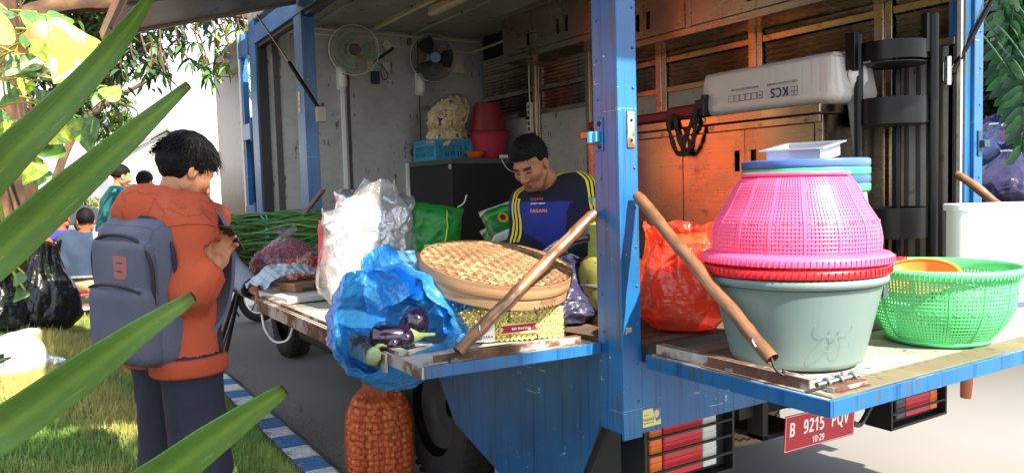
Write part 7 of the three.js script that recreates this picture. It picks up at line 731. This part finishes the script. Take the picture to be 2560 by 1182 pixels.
// ficus with aerial roots, climbing pothos
{ const [fx, , fz] = FICUS, gy = ground(fx, fz), t = thing('ficus_tree', 'old fig tree trunk wrapped in hanging aerial roots behind the rubbish bag', 'tree', [fx, gy, fz]); reseed(91);
  const rt = S({ map: TX.bark, color: C(255, 214, 178), roughness: .95, bumpMap: TX.bark, bumpScale: .01 });
  P(t, 'trunk', uvm(disp(new THREE.CylinderGeometry(.28, .46, 4.6, 40, 60, true).translate(0, 2.25, 0), (x, y, z) => .09 * ridge(Math.atan2(z, x) * 2.2, y * .35, 1, 3) + .06 * Math.exp(-y * 2)), 1.2), M.bark);
  for (let k = 0; k < 62; k++) { const a = rr(-1.2, 2.6), r0 = rr(.32, .42), pts = []; let y = rr(1.1, 4.2), aa = a; const y1 = -.03, n = 7; for (let i = 0; i <= n; i++) { const s = i / n; aa += rr(-.05, .05); const r = r0 + .14 * s * s + .02 * Math.sin(s * 7 + k); pts.push(V(r * Math.cos(aa), mix(y, y1, s), r * Math.sin(aa))); } P(t, 'aerial_root', tube(pts, s => (.008 + .012 * ((k * 7) % 5) / 5) * (1 + .4 * s), 16, 6), rt); }
  const lb = [V(0, 2.2, 0)]; for (const p of BRANCH) lb.push(V(p[0] - fx, p[1] - gy, p[2] - fz)); P(t, 'limb', tube(lb, s => .12 - .09 * s, 40, 10), M.bark);
  for (const [dx, dz] of [[-1.6, .8], [-1.2, -1.4], [.5, -1.6]]) P(t, 'limb', tube([V(0, 3.4, 0), V(dx * .5, 4.1, dz * .5), V(dx, 4.6, dz)], s => .14 - .09 * s, 20, 8), M.bark);
  // leafy masses of the crown
  const lf = blade(.05, .17, 4, .2, .2), N = 5200, im = new THREE.InstancedMesh(lf, leafMat([62, 92, 40]), N); im.name = 'crown_leaves'; im.userData.kind = 'stuff'; const o = new THREE.Object3D(), cc = new THREE.Color(); for (let k = 0; k < N; k++) { const m = MASS[k % MASS.length], a = rr(0, 6.283), b = Math.acos(rr(-1, 1)), r = .62 * Math.cbrt(rnd()); o.position.set(m[0] - fx + r * Math.sin(b) * Math.cos(a) * 1.2 + rr(-.3, .3), m[1] - gy + .15 + r * Math.cos(b) * .75, m[2] - fz + r * Math.sin(b) * Math.sin(a) * 1.2); o.rotation.set(rr(-2.6, -1.2), rr(0, 6.3), rr(-.6, .6), 'YXZ'); o.scale.setScalar(rr(.7, 1.3)); o.updateMatrix(); im.setMatrixAt(k, o.matrix); const q = rr(.55, 1.35); im.setColorAt(k, cc.setRGB(q, q * rr(.92, 1.1), q * rr(.7, 1))); } t.add(im);
  // hanging twigs, leaf by leaf; sunlit look painted as brighter green on right-hand twigs
  const lg = [blade(.042, .17, 5, .3, .25), blade(.05, .2, 5, .25, .35), blade(.036, .14, 5, .35, .1)], lmats = [[58, 88, 44], [78, 116, 52], [44, 70, 40], [120, 160, 54]].map(c => leafMat(c)); let cnt = 0;
  for (const w of TWIGS) { const a = V(...w.a).sub(V(fx, gy, fz)), b = V(...w.b).sub(V(fx, gy, fz)); P(t, 'twig', tube([a.clone().add(V(0, .2, 0)), a.clone().lerp(b, .5).add(V(rr(-.04, .04), .02, rr(-.04, .04))), b], .008, 10, 5), M.bark); for (let q = 0; q < w.n; q++) { const c = a.clone().lerp(b, (q + 1) / w.n); for (let k = 0; k < 5 + (q === w.n - 1 ? 2 : 0); k++) { if (cnt++ > 295) break; const m = P(t, 'leaf', lg[k % 3], lmats[w.a[0] > -.1 && rnd() < .6 ? 3 : Math.floor(rnd() * 3)]); m.position.copy(c).add(V(rr(-.03, .03), rr(-.03, .03), rr(-.03, .03))); m.rotation.set(rr(-2.7, -1.3), k / 6 * 6.283 + rr(-.4, .4), rr(-.4, .4), 'YXZ'); m.scale.setScalar(rr(.8, 1.15)); } } }
  // pothos
  const pt = thing('pothos_vine', 'climbing pothos with big yellow and white splashed leaves on the fig tree', 'vine', [fx, gy, fz]); const heart = u => Math.pow(Math.sin(Math.PI * Math.pow(u, .62)), .8) * (1 - .15 * u) * 1.15; const hg = [blade(.8, 1, 14, .18, .25, heart), blade(.75, 1, 14, .35, .45, heart), blade(.85, 1, 14, .05, .1, heart)];
  const pm = { w: [[232, 224, 196], [176, 184, 86], .8], y: [[186, 196, 72], [112, 150, 52], .5], g: [[80, 122, 52], [112, 152, 62], .25], v: [[176, 196, 132], [90, 128, 66], .5], o: [[196, 160, 70], [206, 120, 50], .5] }, mm = {}; for (const k in pm) { const [a, b] = pm[k]; mm[k] = PH({ map: tex(128, (u, v) => { const s = tn(u, v, 4, 5, 4, 210 + k.charCodeAt(0)), rib = Math.abs(Math.sin((v * 9 - Math.abs(u - .5) * 9))) < .12 ? .9 : 1, md = Math.abs(u - .5) < .015 ? 1.12 : 1; const m = ss(.42, .58, s); return a.map((x, i) => mix(x, b[i], m) / 255 * rib * md); }), roughness: .4, transmission: .3, thickness: 0 }); }
  const stemM = S({ color: C(150, 170, 70), roughness: .6 }); POTHOS.forEach(([x, y, z, s, r, c], k) => { const m = P(pt, 'leaf', hg[k % 3], mm[c]); const p = V(x - fx, y - gy, z - fz); m.position.copy(p).add(V(.0, s * .3, 0)); m.scale.setScalar(s); m.rotation.set(-2.3 + rr(-.5, .5), rr(-.5, .7), (r - 45) * deg, 'YZX'); m.rotation.set(-.6 + rr(-.3, .3), .15 + rr(-.5, .5), Math.PI - r * deg, 'YXZ'); const b = m.position.clone(), tr = V(.3 * Math.sign(b.x || 1) * .3, b.y + rr(-.1, .25), Math.min(.45, b.z * .3 + .2)); P(pt, 'leaf_stalk', tube([b, b.clone().lerp(tr, .5).add(V(0, .1, 0)), tr], .006 + s * .01, 14, 6), stemM); });
  for (let k = 0; k < 7; k++) { const a = rr(.1, 1.6), pts = []; for (let i = 0; i < 7; i++) pts.push(V((.46 + rr(0, .06)) * Math.cos(a + i * .1), .1 + i * .45, (.46 + rr(0, .06)) * Math.sin(a + i * .1))); P(pt, 'vine_stem', tube(pts, .014, 30, 6), stemM); } }
// fine leaved tree far up the road
{ const t = thing('roadside_tree', 'feathery light green tree standing far up the road', 'tree', [2.2, 0, -19.6]); P(t, 'trunk', tube([V(-3.6, 0, 0), V(-3.4, 1.6, 0), V(-2.6, 3.4, 0), V(-1.2, 4.4, 0)], s => .14 - .09 * s, 20, 10), M.bark); reseed(95);
  const N = 7500, im = new THREE.InstancedMesh(blade(.05, .16, 3, .2, .1), leafMat([110, 146, 60]), N); im.name = 'crown'; im.userData.kind = 'stuff'; const o = new THREE.Object3D(), cc = new THREE.Color(), cl_ = []; for (let k = 0; k < 60; k++) { const m = FAR[k % FAR.length]; cl_.push([m[0] - 2.2 + rr(-.35, .35), m[1] + rr(-.25, .25), m[2] + 19.6 + rr(-.5, .5)]); } for (let k = 0; k < N; k++) { const m = cl_[k % 60], s = Math.cbrt(rnd()), a = rr(0, 6.28), b = Math.acos(rr(-1, 1)); o.position.set(m[0] + .28 * s * Math.sin(b) * Math.cos(a), m[1] + .14 * s * Math.cos(b), m[2] + .28 * s * Math.sin(b) * Math.sin(a)); o.rotation.set(rr(-2.4, -1.2), rr(0, 6.3), rr(-.5, .5), 'YXZ'); o.scale.setScalar(rr(.6, 1.2)); o.updateMatrix(); im.setMatrixAt(k, o.matrix); const q = rr(.6, 1.3); im.setColorAt(k, cc.setRGB(q, q, q * .9)); } t.add(im);
  for (let k = 0; k < 12; k++) { const m = cl_[k * 5]; P(t, 'limb', tube([V(-2.0, 3.9, 0), V(m[0] * .6 - .6, m[1] + .2, m[2] * .5), V(...m)], s => .035 - .028 * s, 12, 5), M.bark); } }
// shade tree behind the viewer
{ const t = thing('shade_tree', 'wide leafy roadside tree shading the verge and the side of the truck', 'tree', [-3.4, .1, 8.4]); P(t, 'trunk', tube([V(0, -.05, 0), V(.1, 2, 0), V(.2, 4.2, -.2), V(.4, 5.6, -.4)], s => .26 - .1 * s, 24, 14), M.bark); reseed(97); for (const [x, z] of [[2.4, -2], [-1.5, -1.5], [1.6, 1.4], [-1, 1.8], [3.2, .2], [.6, -3]]) P(t, 'limb', tube([V(.2, 4.2, -.2), V(x * .5, 5.4, z * .5), V(x, 6.3, z)], s => .1 - .07 * s, 16, 8), M.bark);
  const N = 15000, im = new THREE.InstancedMesh(blade(.13, .3, 3, .2, .2), leafMat([70, 104, 44]), N); im.name = 'crown'; im.userData.kind = 'stuff'; const o = new THREE.Object3D(), cc = new THREE.Color(); for (let k = 0; k < N; k++) { const a = rr(0, 6.283), r = Math.sqrt(rnd()), h = rr(-1, 1); const x = r * Math.cos(a), z = r * Math.sin(a); const g = nz(x * 3.2 + 5, h, z * 3.2); if (g < -.28 && rnd() < .85) { o.position.set(x * 1.2, 7.4 + rr(-.2, .4), z * 1.2); } else o.position.set(.72 + x * 3.6, 6.4 + h * 1.1 * Math.sqrt(Math.max(.05, 1 - r * r * .8)), -1.15 + z * 3.15); o.rotation.set(rr(-2.2, -1), rr(0, 6.3), rr(-.6, .6), 'YXZ'); o.scale.setScalar(rr(.7, 1.25)); o.updateMatrix(); im.setMatrixAt(k, o.matrix); const q = rr(.6, 1.2); im.setColorAt(k, cc.setRGB(q, q, q * .9)); } t.add(im); }
// tree beyond the truck's far corner
{ const b = RTREE[0], t = thing('rain_tree', 'tree with dark feathered leaves beyond the far rear post', 'tree', [b[0] + 2.2, 0, b[2] - 2.2]); const bx0 = b[0] + 2.2, bz0 = b[2] - 2.2; P(t, 'trunk', tube([V(0, -.05, 0), V(-.1, 1.6, .1), V(-.3, 3, .2), V(-.5, 4, .4)], s => .2 - .08 * s, 20, 10), M.bark); reseed(99);
  const lg = blade(.075, .17, 6, .2, .3, u => Math.pow(Math.sin(Math.PI * Math.pow(u, .9)), .55)), ms = [[44, 98, 40], [34, 78, 36], [60, 118, 50]].map(c => leafMat(c)); let c = 0;
  for (const p of RTREE) { const L = rr(.42, .6), yaw = rr(-.9, .9), base = V(p[0] - bx0, p[1] + .15, p[2] - bz0), tip = base.clone().add(V(Math.sin(yaw) * .2 - .1, -L, rr(.0, .3))); P(t, 'leaf_stalk', tube([base.clone().add(V(.25, .3, -.3)), base, base.clone().lerp(tip, .5).add(V(0, .06, .04)), tip], .006, 14, 5), ms[1]); for (let k = 0; k < 9; k++) for (const s of [-1, 1]) { const m = P(t, 'leaflet', lg, ms[c++ % 3]); m.position.copy(base.clone().lerp(tip, (k + .6) / 9)).add(V(0, .05 * Math.sin(k / 9 * 3.1), 0)); m.rotation.set(rr(-.25, .25) - .3, yaw + .9, Math.PI + s * (1.15 - k * .07), 'YXZ'); } }
  const N = 4200, im = new THREE.InstancedMesh(blade(.09, .22, 3, .2, .2), leafMat([34, 58, 34]), N); im.name = 'crown'; im.userData.kind = 'stuff'; const o = new THREE.Object3D(), cc = new THREE.Color(); for (let k = 0; k < N; k++) { const m = RMASS[k % RMASS.length], s = Math.cbrt(rnd()), a = rr(0, 6.28), e = Math.acos(rr(-1, 1)); o.position.set(m[0] - bx0 + .8 * s * Math.sin(e) * Math.cos(a), m[1] + .6 * s * Math.cos(e), m[2] - bz0 + .8 * s * Math.sin(e) * Math.sin(a)); o.rotation.set(rr(-2.4, -1), rr(0, 6.3), rr(-.6, .6), 'YXZ'); o.scale.setScalar(rr(.7, 1.3)); o.updateMatrix(); im.setMatrixAt(k, o.matrix); const q = rr(.5, 1.2); im.setColorAt(k, cc.setRGB(q, q, q)); } t.add(im); }
// grass on the verge
{ reseed(101); const gs = []; for (let k = 0; k < 7; k++) { const g = blade(rr(.004, .007), rr(.035, .075), 3, .2, rr(.2, .7), u => 1 - u * .92); g.rotateX(rr(-.5, .5)).rotateY(rr(0, 6.3)).translate(rr(-.025, .025), 0, rr(-.025, .025)); gs.push(g); } const tuft = mg(gs), N = 64000, im = new THREE.InstancedMesh(tuft, leafMat([152, 168, 96], { roughness: .7 }), N); im.name = 'verge_grass'; im.userData.kind = 'stuff'; im.userData.label = 'short grass with dry straw patches on the verge'; im.userData.category = 'grass'; const o = new THREE.Object3D(), cc = new THREE.Color(); for (let k = 0; k < N; k++) { const near = k < N * .72; let x, z; if (near) { x = -.56 - 2.3 * Math.pow(rnd(), 1.1); z = rr(1.2, -6.6); } else { x = -.56 - 7 * rnd(); z = rr(-4, -15); } const edge = .04 * nz(z * 4, 0, 0); if (x > -.6 + edge) x -= .06; o.position.set(x, ground(x, z) - .004, z); o.rotation.set(rr(-.2, .2), rr(0, 6.3), rr(-.2, .2)); o.scale.set(1, rr(.5, 1.15), 1).multiplyScalar(near ? rr(.75, 1.2) : rr(1, 1.6)); o.updateMatrix(); im.setMatrixAt(k, o.matrix); const d = ss(-.12, .22, fb(x * 1.1 + 4, 2, z * 1.1, 3) + .25 * (rnd() - .5) + .1 * ss(-2.5, -5, z)); const q = rr(.7, 1.25); im.setColorAt(k, cc.setRGB(mix(.72, 1.75, d) * q, mix(1.0, 1.28, d) * q, mix(.7, 1.35, d) * q)); } scene.add(im); }

// ---------- things on the verge ----------
{ const b = (label, p, h, rx, sd) => { const t = thing('rubbish_bag', label, 'rubbish bag', [p[0], ground(p[0], p[2]) - .01, p[2]], .3, 'black rubbish bags by the fig tree'); P(t, 'film', bagGeo({ rx, rz: rx * .8, h, sd, wr: .028, prof: [.62, .95, 1, .95, .82, .66, .5, .42, .5], tie: false }), PH({ color: C(30, 30, 33), roughness: .24, bumpMap: TX.crinkle, bumpScale: .006 })); return t; }; const t = b('bulging black rubbish bag leaning on the fig tree', BAG, .74, .215, 31); P(t, 'orange_cap', disp(new THREE.SphereGeometry(.07, 20, 14).scale(1.2, .8, 1), (x, y, z) => .012 * ridge(x * 20, y * 20, z * 20, 2)).translate(-.02, .72, 0), plastic(C(232, 84, 36)), 'orange plastic waste poking out'); b('second black rubbish bag close against the fig roots', BAG2, .5, .2, 37);
  const [hx, , hz] = HELMET, h = thing('white_helmet', 'white helmet with a short peak lying on the sunlit grass', 'helmet', [hx, ground(hx, hz) - .012, hz], .5); const wm = PH({ color: C(236, 236, 234), roughness: .3, clearcoat: .5 }); P(h, 'shell', nets((x, y, z) => { const e = ell([0, .055, 0], [.175, .205, .15])(x, y, z); const fl = Math.max(Math.hypot(x / .195, z / .165) - 1 - .2 * Math.max(0, .05 - y), y - .075, -y) * .15; return Math.max(smin(e, Math.max((Math.hypot(x / .2, z / .168) - 1) * .16, Math.abs(y - .035) - .03), .05), -y + .002); }, [-.26, -.02, -.22], [.26, .29, .22], .011), wm); P(h, 'peak', nets((x, y, z) => Math.max(ell([.19, .035, 0], [.085, .028, .125])(x, y, z), -(y - .005)), [.08, -.02, -.16], [.31, .09, .16], .009), wm); P(h, 'ridge_line', tube([V(-.1, .235, .07), V(-.13, .15, .11), V(-.14, .07, .125)], .005, 12, 6), S({ color: C(120, 120, 122), roughness: .5 })); P(h, 'buckle', bx(-.155, -.135, .12, .16, .10, .125, .003), M.black);
  const [tx, , tz] = TISSUE; const q = single('crumpled_tissue', disp(new THREE.SphereGeometry(.06, 30, 20).scale(1.3, .35, .9), (x, y, z) => .02 * ridge(x * 22, y * 22, z * 22, 3)), S({ color: C(244, 242, 238), roughness: .9 }), 'crumpled white paper tissue lying on the grass', 'tissue'); q.position.set(tx, ground(tx, tz) + .035, tz);
  const f = thing('folding_stand', 'dark folding stand with slanting metal legs behind the young man', 'stand'); const dm = S({ color: C(62, 56, 54), roughness: .5, metalness: .4 }); P(f, 'leg', rod(V(-.50, 1.0, -3.15), V(-.80, .14, -2.86), .013, 10), dm); P(f, 'leg', rod(V(-.54, .98, -3.3), V(-.82, .14, -3.12), .013, 10), dm); P(f, 'leg', rod(V(-.50, 1.0, -3.17), V(-.70, .14, -3.6), .013, 10), dm); P(f, 'top_bar', rod(V(-.5, 1.0, -3.13), V(-.54, .98, -3.32), .014, 10), dm); P(f, 'hanging_cable', tube([V(-.52, .96, -3.12), V(-.56, .86, -3.0), V(-.66, .66, -2.93), V(-.7, .55, -2.93)], .004, 14, 5), M.black); }
// parked motorcycle beyond the open door
{ const [mx, , mz] = MOTO, t = thing('motorcycle', 'red and black motorcycle parked beyond the open truck door', 'motorcycle', [mx - .1, 0, mz - .1], 2.2); const red = PH({ color: C(170, 24, 36), roughness: .25, clearcoat: .6 }); for (const x of [-.62, .62]) { const w = P(t, 'wheel', new THREE.TorusGeometry(.25, .045, 10, 36).translate(x, .295, 0), M.rubber); P(w, 'rim', mg([new THREE.TorusGeometry(.2, .015, 6, 32).translate(x, .295, 0), ...[0, 1, 2].map(k => rod(V(x - .2 * Math.cos(k * 1.047), .295 - .2 * Math.sin(k * 1.047), 0), V(x + .2 * Math.cos(k * 1.047), .295 + .2 * Math.sin(k * 1.047), 0), .01, 6))]), M.chrome); } P(t, 'body', nets((x, y, z) => smin(cone(V(-.6, .75, 0), V(.0, .62, 0), .09, .11)(x, y, z), smin(cone(V(0, .6, 0), V(.15, .4, 0), .1, .1)(x, y, z), cone(V(.35, .85, 0), V(.5, .45, 0), .1, .12)(x, y, z), .1), .1), [-.8, .25, -.2], [.75, 1.05, .2], .02), red); P(t, 'seat', nets(cone(V(-.62, .86, 0), V(.05, .80, 0), .07, .08), [-.8, .65, -.12], [.2, 1.0, .12], .02), M.black); P(t, 'fork', mg([rod(V(.62, .3, .07), V(.42, .95, .07), .02), rod(V(.62, .3, -.07), V(.42, .95, -.07), .02)]), M.chrome).userData.kind = 'stuff'; P(t, 'handlebar', tube([V(.28, 1.05, -.36), V(.38, 1.02, -.12), V(.40, 1.0, 0), V(.38, 1.02, .12), V(.28, 1.05, .36)], .014, 20, 8), M.black); P(t, 'headlight', new THREE.SphereGeometry(.08, 20, 14).scale(.7, 1, 1).translate(.5, .92, 0), M.chrome); for (const s of [-1, 1]) { const m = P(t, 'mirror', mg([rod(V(.33, 1.03, s * .24), V(.36, 1.26, s * .30), .006, 6), new THREE.CylinderGeometry(.062, .062, .02, 24).rotateZ(Math.PI / 2).translate(.36, 1.32, s * .31)]), M.black); P(m, 'mirror_glass', new THREE.CylinderGeometry(.055, .055, .004, 24).rotateZ(Math.PI / 2).translate(.347, 1.32, s * .31), S({ color: C(210, 214, 218), metalness: 1, roughness: .05 })); } P(t, 'side_stand', rod(V(-.05, .35, .08), V(-.1, .005, .26), .012, 8), M.darkMetal); }
// pickup with full plastic sacks beyond the tail
{ const c = V(...RCAR), t = thing('dark_pickup', 'dark pickup parked beyond the truck tail', 'pickup', [c.x + .75, 0, c.z - .1], .15); const dk = PH({ color: C(40, 44, 52), roughness: .25, clearcoat: .6 }); P(t, 'body', ext([[-2.2, .45], [2.1, .45], [2.15, .95], [1.2, 1.02], [.95, 1.05], [-.35, 1.05], [-.35, 1.12], [-2.2, 1.12]], 1.6, [], .04).translate(0, 0, -1.6), dk); P(t, 'cabin', ext([[-.3, 1.06], [1.0, 1.06], [.55, 1.62], [-.2, 1.65]], 1.4, [], .04).translate(0, .02, -1.5), dk); for (const x of [-1.4, 1.35]) for (const z of [.0, -1.55]) P(t, 'wheel', lathe([[.2, -.1], [.31, -.1], [.34, -.06], [.34, .06], [.31, .1], [.2, .1]], 36).rotateX(Math.PI / 2).translate(x, .34, z), M.rubber); P(t, 'windscreen', bar(V(.98, 1.12, -.8), V(.6, 1.58, -.8), 1.3, .012, .002, V(0, 0, 1)), PH({ color: C(24, 28, 34), roughness: .06 }));
  const cm = [film(C(52, 44, 84), { transmission: .3 }), film(C(44, 62, 112), { transmission: .3 }), film(C(70, 44, 76), { transmission: .3 })]; RBAGS.forEach((p, k) => { const s = thing('plastic_sack', ['violet', 'blue', 'plum'][k % 3] + ' plastic sack ' + ['lowest in the pile on the pickup', 'in the middle of the pile on the pickup', 'high on the pile by the dark leaves', 'wedged beside the cabin of the pickup', 'at the tail of the pickup pile', 'topmost of the pile on the pickup'][k], 'sack', [p[0], p[1] - .3, p[2]], k, 'plastic sacks on the pickup'); P(s, 'film', bagGeo({ rx: .34, rz: .3, h: .55, sd: 50 + k, wr: .03, prof: [.8, 1, 1, .92, .7, .4, .2, .3] }), cm[k % 3]); P(s, 'tie', T(new THREE.TorusGeometry(.07, .012, 6, 16).rotateX(Math.PI / 2), 0, .48, 0), M.white); }); }
// buildings up the road
{ const [hx, , hz] = HOUSE, t = thing('white_house', 'white gabled house far up the road', 'house', [hx, 0, hz]); const wm = S({ map: TX.plaster, roughness: .9 }), rm = S({ color: C(120, 116, 112), roughness: .9, map: TX.grime }); P(t, 'wall', ext([[-4, 0], [4, 0], [4, 4.0], [0, 6.3], [-4, 4.0]], 9).translate(0, 0, -9), wm); P(t, 'roof', mg([bar(V(-4.6, 3.75, -4.5), V(0, 6.5, -4.5), 10, .16, 0, V(0, 1, 0)), bar(V(0, 6.5, -4.5), V(4.6, 3.75, -4.5), 10, .16, 0)]), rm); for (const x of [-2.2, 2.2]) { const w = P(t, 'window', bx(x - .7, x + .7, 1.1, 2.5, .01, .06, .01), S({ color: C(70, 78, 86), roughness: .2 })); P(w, 'window_frame', mg([bx(x - .8, x + .8, 2.5, 2.62, .01, .1, .01), bx(x - .8, x + .8, .98, 1.1, .01, .1, .01), bx(x - .04, x + .04, 1.1, 2.5, .061, .09, 0)]), M.white); } P(t, 'door', bx(-.5, .5, 0, 2.2, .01, .06, .01), M.wood);
  const w = thing('low_wall', 'long low white boundary wall far up the road', 'wall', [2, 0, -52]); P(w, 'wall', bx(-22, 2.2, 0, 1.1, -.1, .1, .01), wm); P(w, 'coping', bx(-22.1, 2.3, 1.1, 1.2, -.16, .16, .01), M.pale);
  reseed(111); for (let k = 0; k < 7; k++) { const s = thing('roadside_shrub', ['round', 'ragged', 'low', 'tall', 'pale', 'dark', 'broad'][k] + ' green shrub in front of the far boundary wall', 'shrub', [-7 + k * 2.1 + rr(-.5, .5), 0, -49 + rr(-1, 1)], 0, 'shrubs along the far wall'); const N = 420, im = new THREE.InstancedMesh(blade(.16, .34, 3, .2, .2), leafMat([84 + k * 6, 120, 56]), N); im.name = 'foliage'; im.userData.kind = 'stuff'; const o = new THREE.Object3D(); for (let i = 0; i < N; i++) { const a = rr(0, 6.28), r = Math.sqrt(rnd()) * (.8 + .1 * k % .4); o.position.set(r * Math.cos(a), .2 + rr(0, 1.1 + .12 * k) * (1 - .4 * r), r * Math.sin(a)); o.rotation.set(rr(-2, 0), rr(0, 6.3), rr(-.6, .6)); o.updateMatrix(); im.setMatrixAt(i, o.matrix); } s.add(im); P(s, 'stem', rod(V(0, -.02, 0), V(0, .8, 0), .04, 6), M.bark); }
  const v = thing('parked_van', 'dark van parked far up the road', 'van', [-1.2, 0, -40], .5); P(v, 'body', ext([[-2.1, .35], [2.1, .35], [2.15, 1.0], [1.5, 1.15], [1.1, 1.85], [-2.05, 1.9]], 1.6, [], .05).translate(0, 0, -.8), PH({ color: C(52, 56, 62), roughness: .3 })); for (const x of [-1.3, 1.3]) for (const z of [-.85, .85]) P(v, 'wheel', new THREE.CylinderGeometry(.33, .33, .2, 24).rotateX(Math.PI / 2).translate(x, .33, z), M.rubber); P(v, 'window', bx(-1.7, .9, 1.2, 1.75, .855, .87, .01), PH({ color: C(20, 24, 28), roughness: .1 })); }
// orange tent added out of view to put a glow in the steel cabinets
{ const t = thing('added_relief_tent', 'unseen bright orange tent added for the glow in the steel cabinets', 'tent', [-4.5, ground(-4.5, -7.8), -7.8], .5); t.scale.set(1.5, 1.35, 1.2); const om = S({ color: C(238, 84, 30), roughness: .7, bumpMap: TX.crinkle, bumpScale: .01 }); P(t, 'front_wall', ext([[-1.05, -.1], [1.05, -.1], [1.05, 1.9], [0, 2.7], [-1.05, 1.9]], .02), om); P(t, 'back_wall', ext([[-1.05, -.1], [1.05, -.1], [1.05, 1.9], [0, 2.7], [-1.05, 1.9]], .02).translate(0, 0, -2.6), om); for (const s of [-1, 1]) { P(t, 'side_wall', bx(s * 1.06 - .012, s * 1.06 + .012, -.1, 1.9, -2.6, 0, .004), om); P(t, 'roof', bar(V(s * 1.12, 1.87, -1.29), V(0, 2.72, -1.29), 2.72, .02, .002), om); } P(t, 'pole', rod(V(0, -.1, .04), V(0, 2.75, .04), .025, 8), M.alu); }

// trees closing the verge on the garden side
{ reseed(121); const lab = ['tallest', 'roundest', 'broad', 'ragged', 'low']; [[-5.2, -13.4, 2.1, 4.2], [-8.6, -12.6, 2.6, 4.6], [-12, -11, 2.8, 4.4], [-9.6, -7.5, 2.3, 4.0], [-10.5, -2.6, 2.6, 4.4]].forEach(([x, z, r, h], i) => { const t = thing('garden_tree', lab[i] + ' leafy garden tree at the back of the verge', 'tree', [x, .1, z], 0, 'garden trees behind the verge'); P(t, 'trunk', tube([V(0, -.1, 0), V(.1, h * .4, 0), V(0, h * .8, .1)], s => .2 - .1 * s, 14, 10), M.bark); const N = 3600, im = new THREE.InstancedMesh(blade(.16, .36, 3, .2, .2), leafMat([72, 104, 48]), N); im.name = 'crown'; im.userData.kind = 'stuff'; const o = new THREE.Object3D(), cc = new THREE.Color(), cs = []; for (let k = 0; k < 40; k++) { const a = rr(0, 6.283), b = Math.acos(rr(-1, 1)), s = Math.cbrt(rr(.2, 1)); cs.push([s * r * Math.sin(b) * Math.cos(a), h * .62 + s * h * .42 * Math.cos(b), s * r * Math.sin(b) * Math.sin(a)]); } for (let k = 0; k < N; k++) { const m = cs[k % 40], s = Math.cbrt(rnd()) * .75, a = rr(0, 6.28), b = Math.acos(rr(-1, 1)); o.position.set(m[0] + s * Math.sin(b) * Math.cos(a), m[1] + .7 * s * Math.cos(b), m[2] + s * Math.sin(b) * Math.sin(a)); o.rotation.set(rr(-2.4, -1), rr(0, 6.3), rr(-.6, .6), 'YXZ'); o.scale.setScalar(rr(.7, 1.3)); o.updateMatrix(); im.setMatrixAt(k, o.matrix); const q = rr(.55, 1.25); im.setColorAt(k, cc.setRGB(q, q, q * .85)); } t.add(im); }); }
renderer.render(scene, camera);
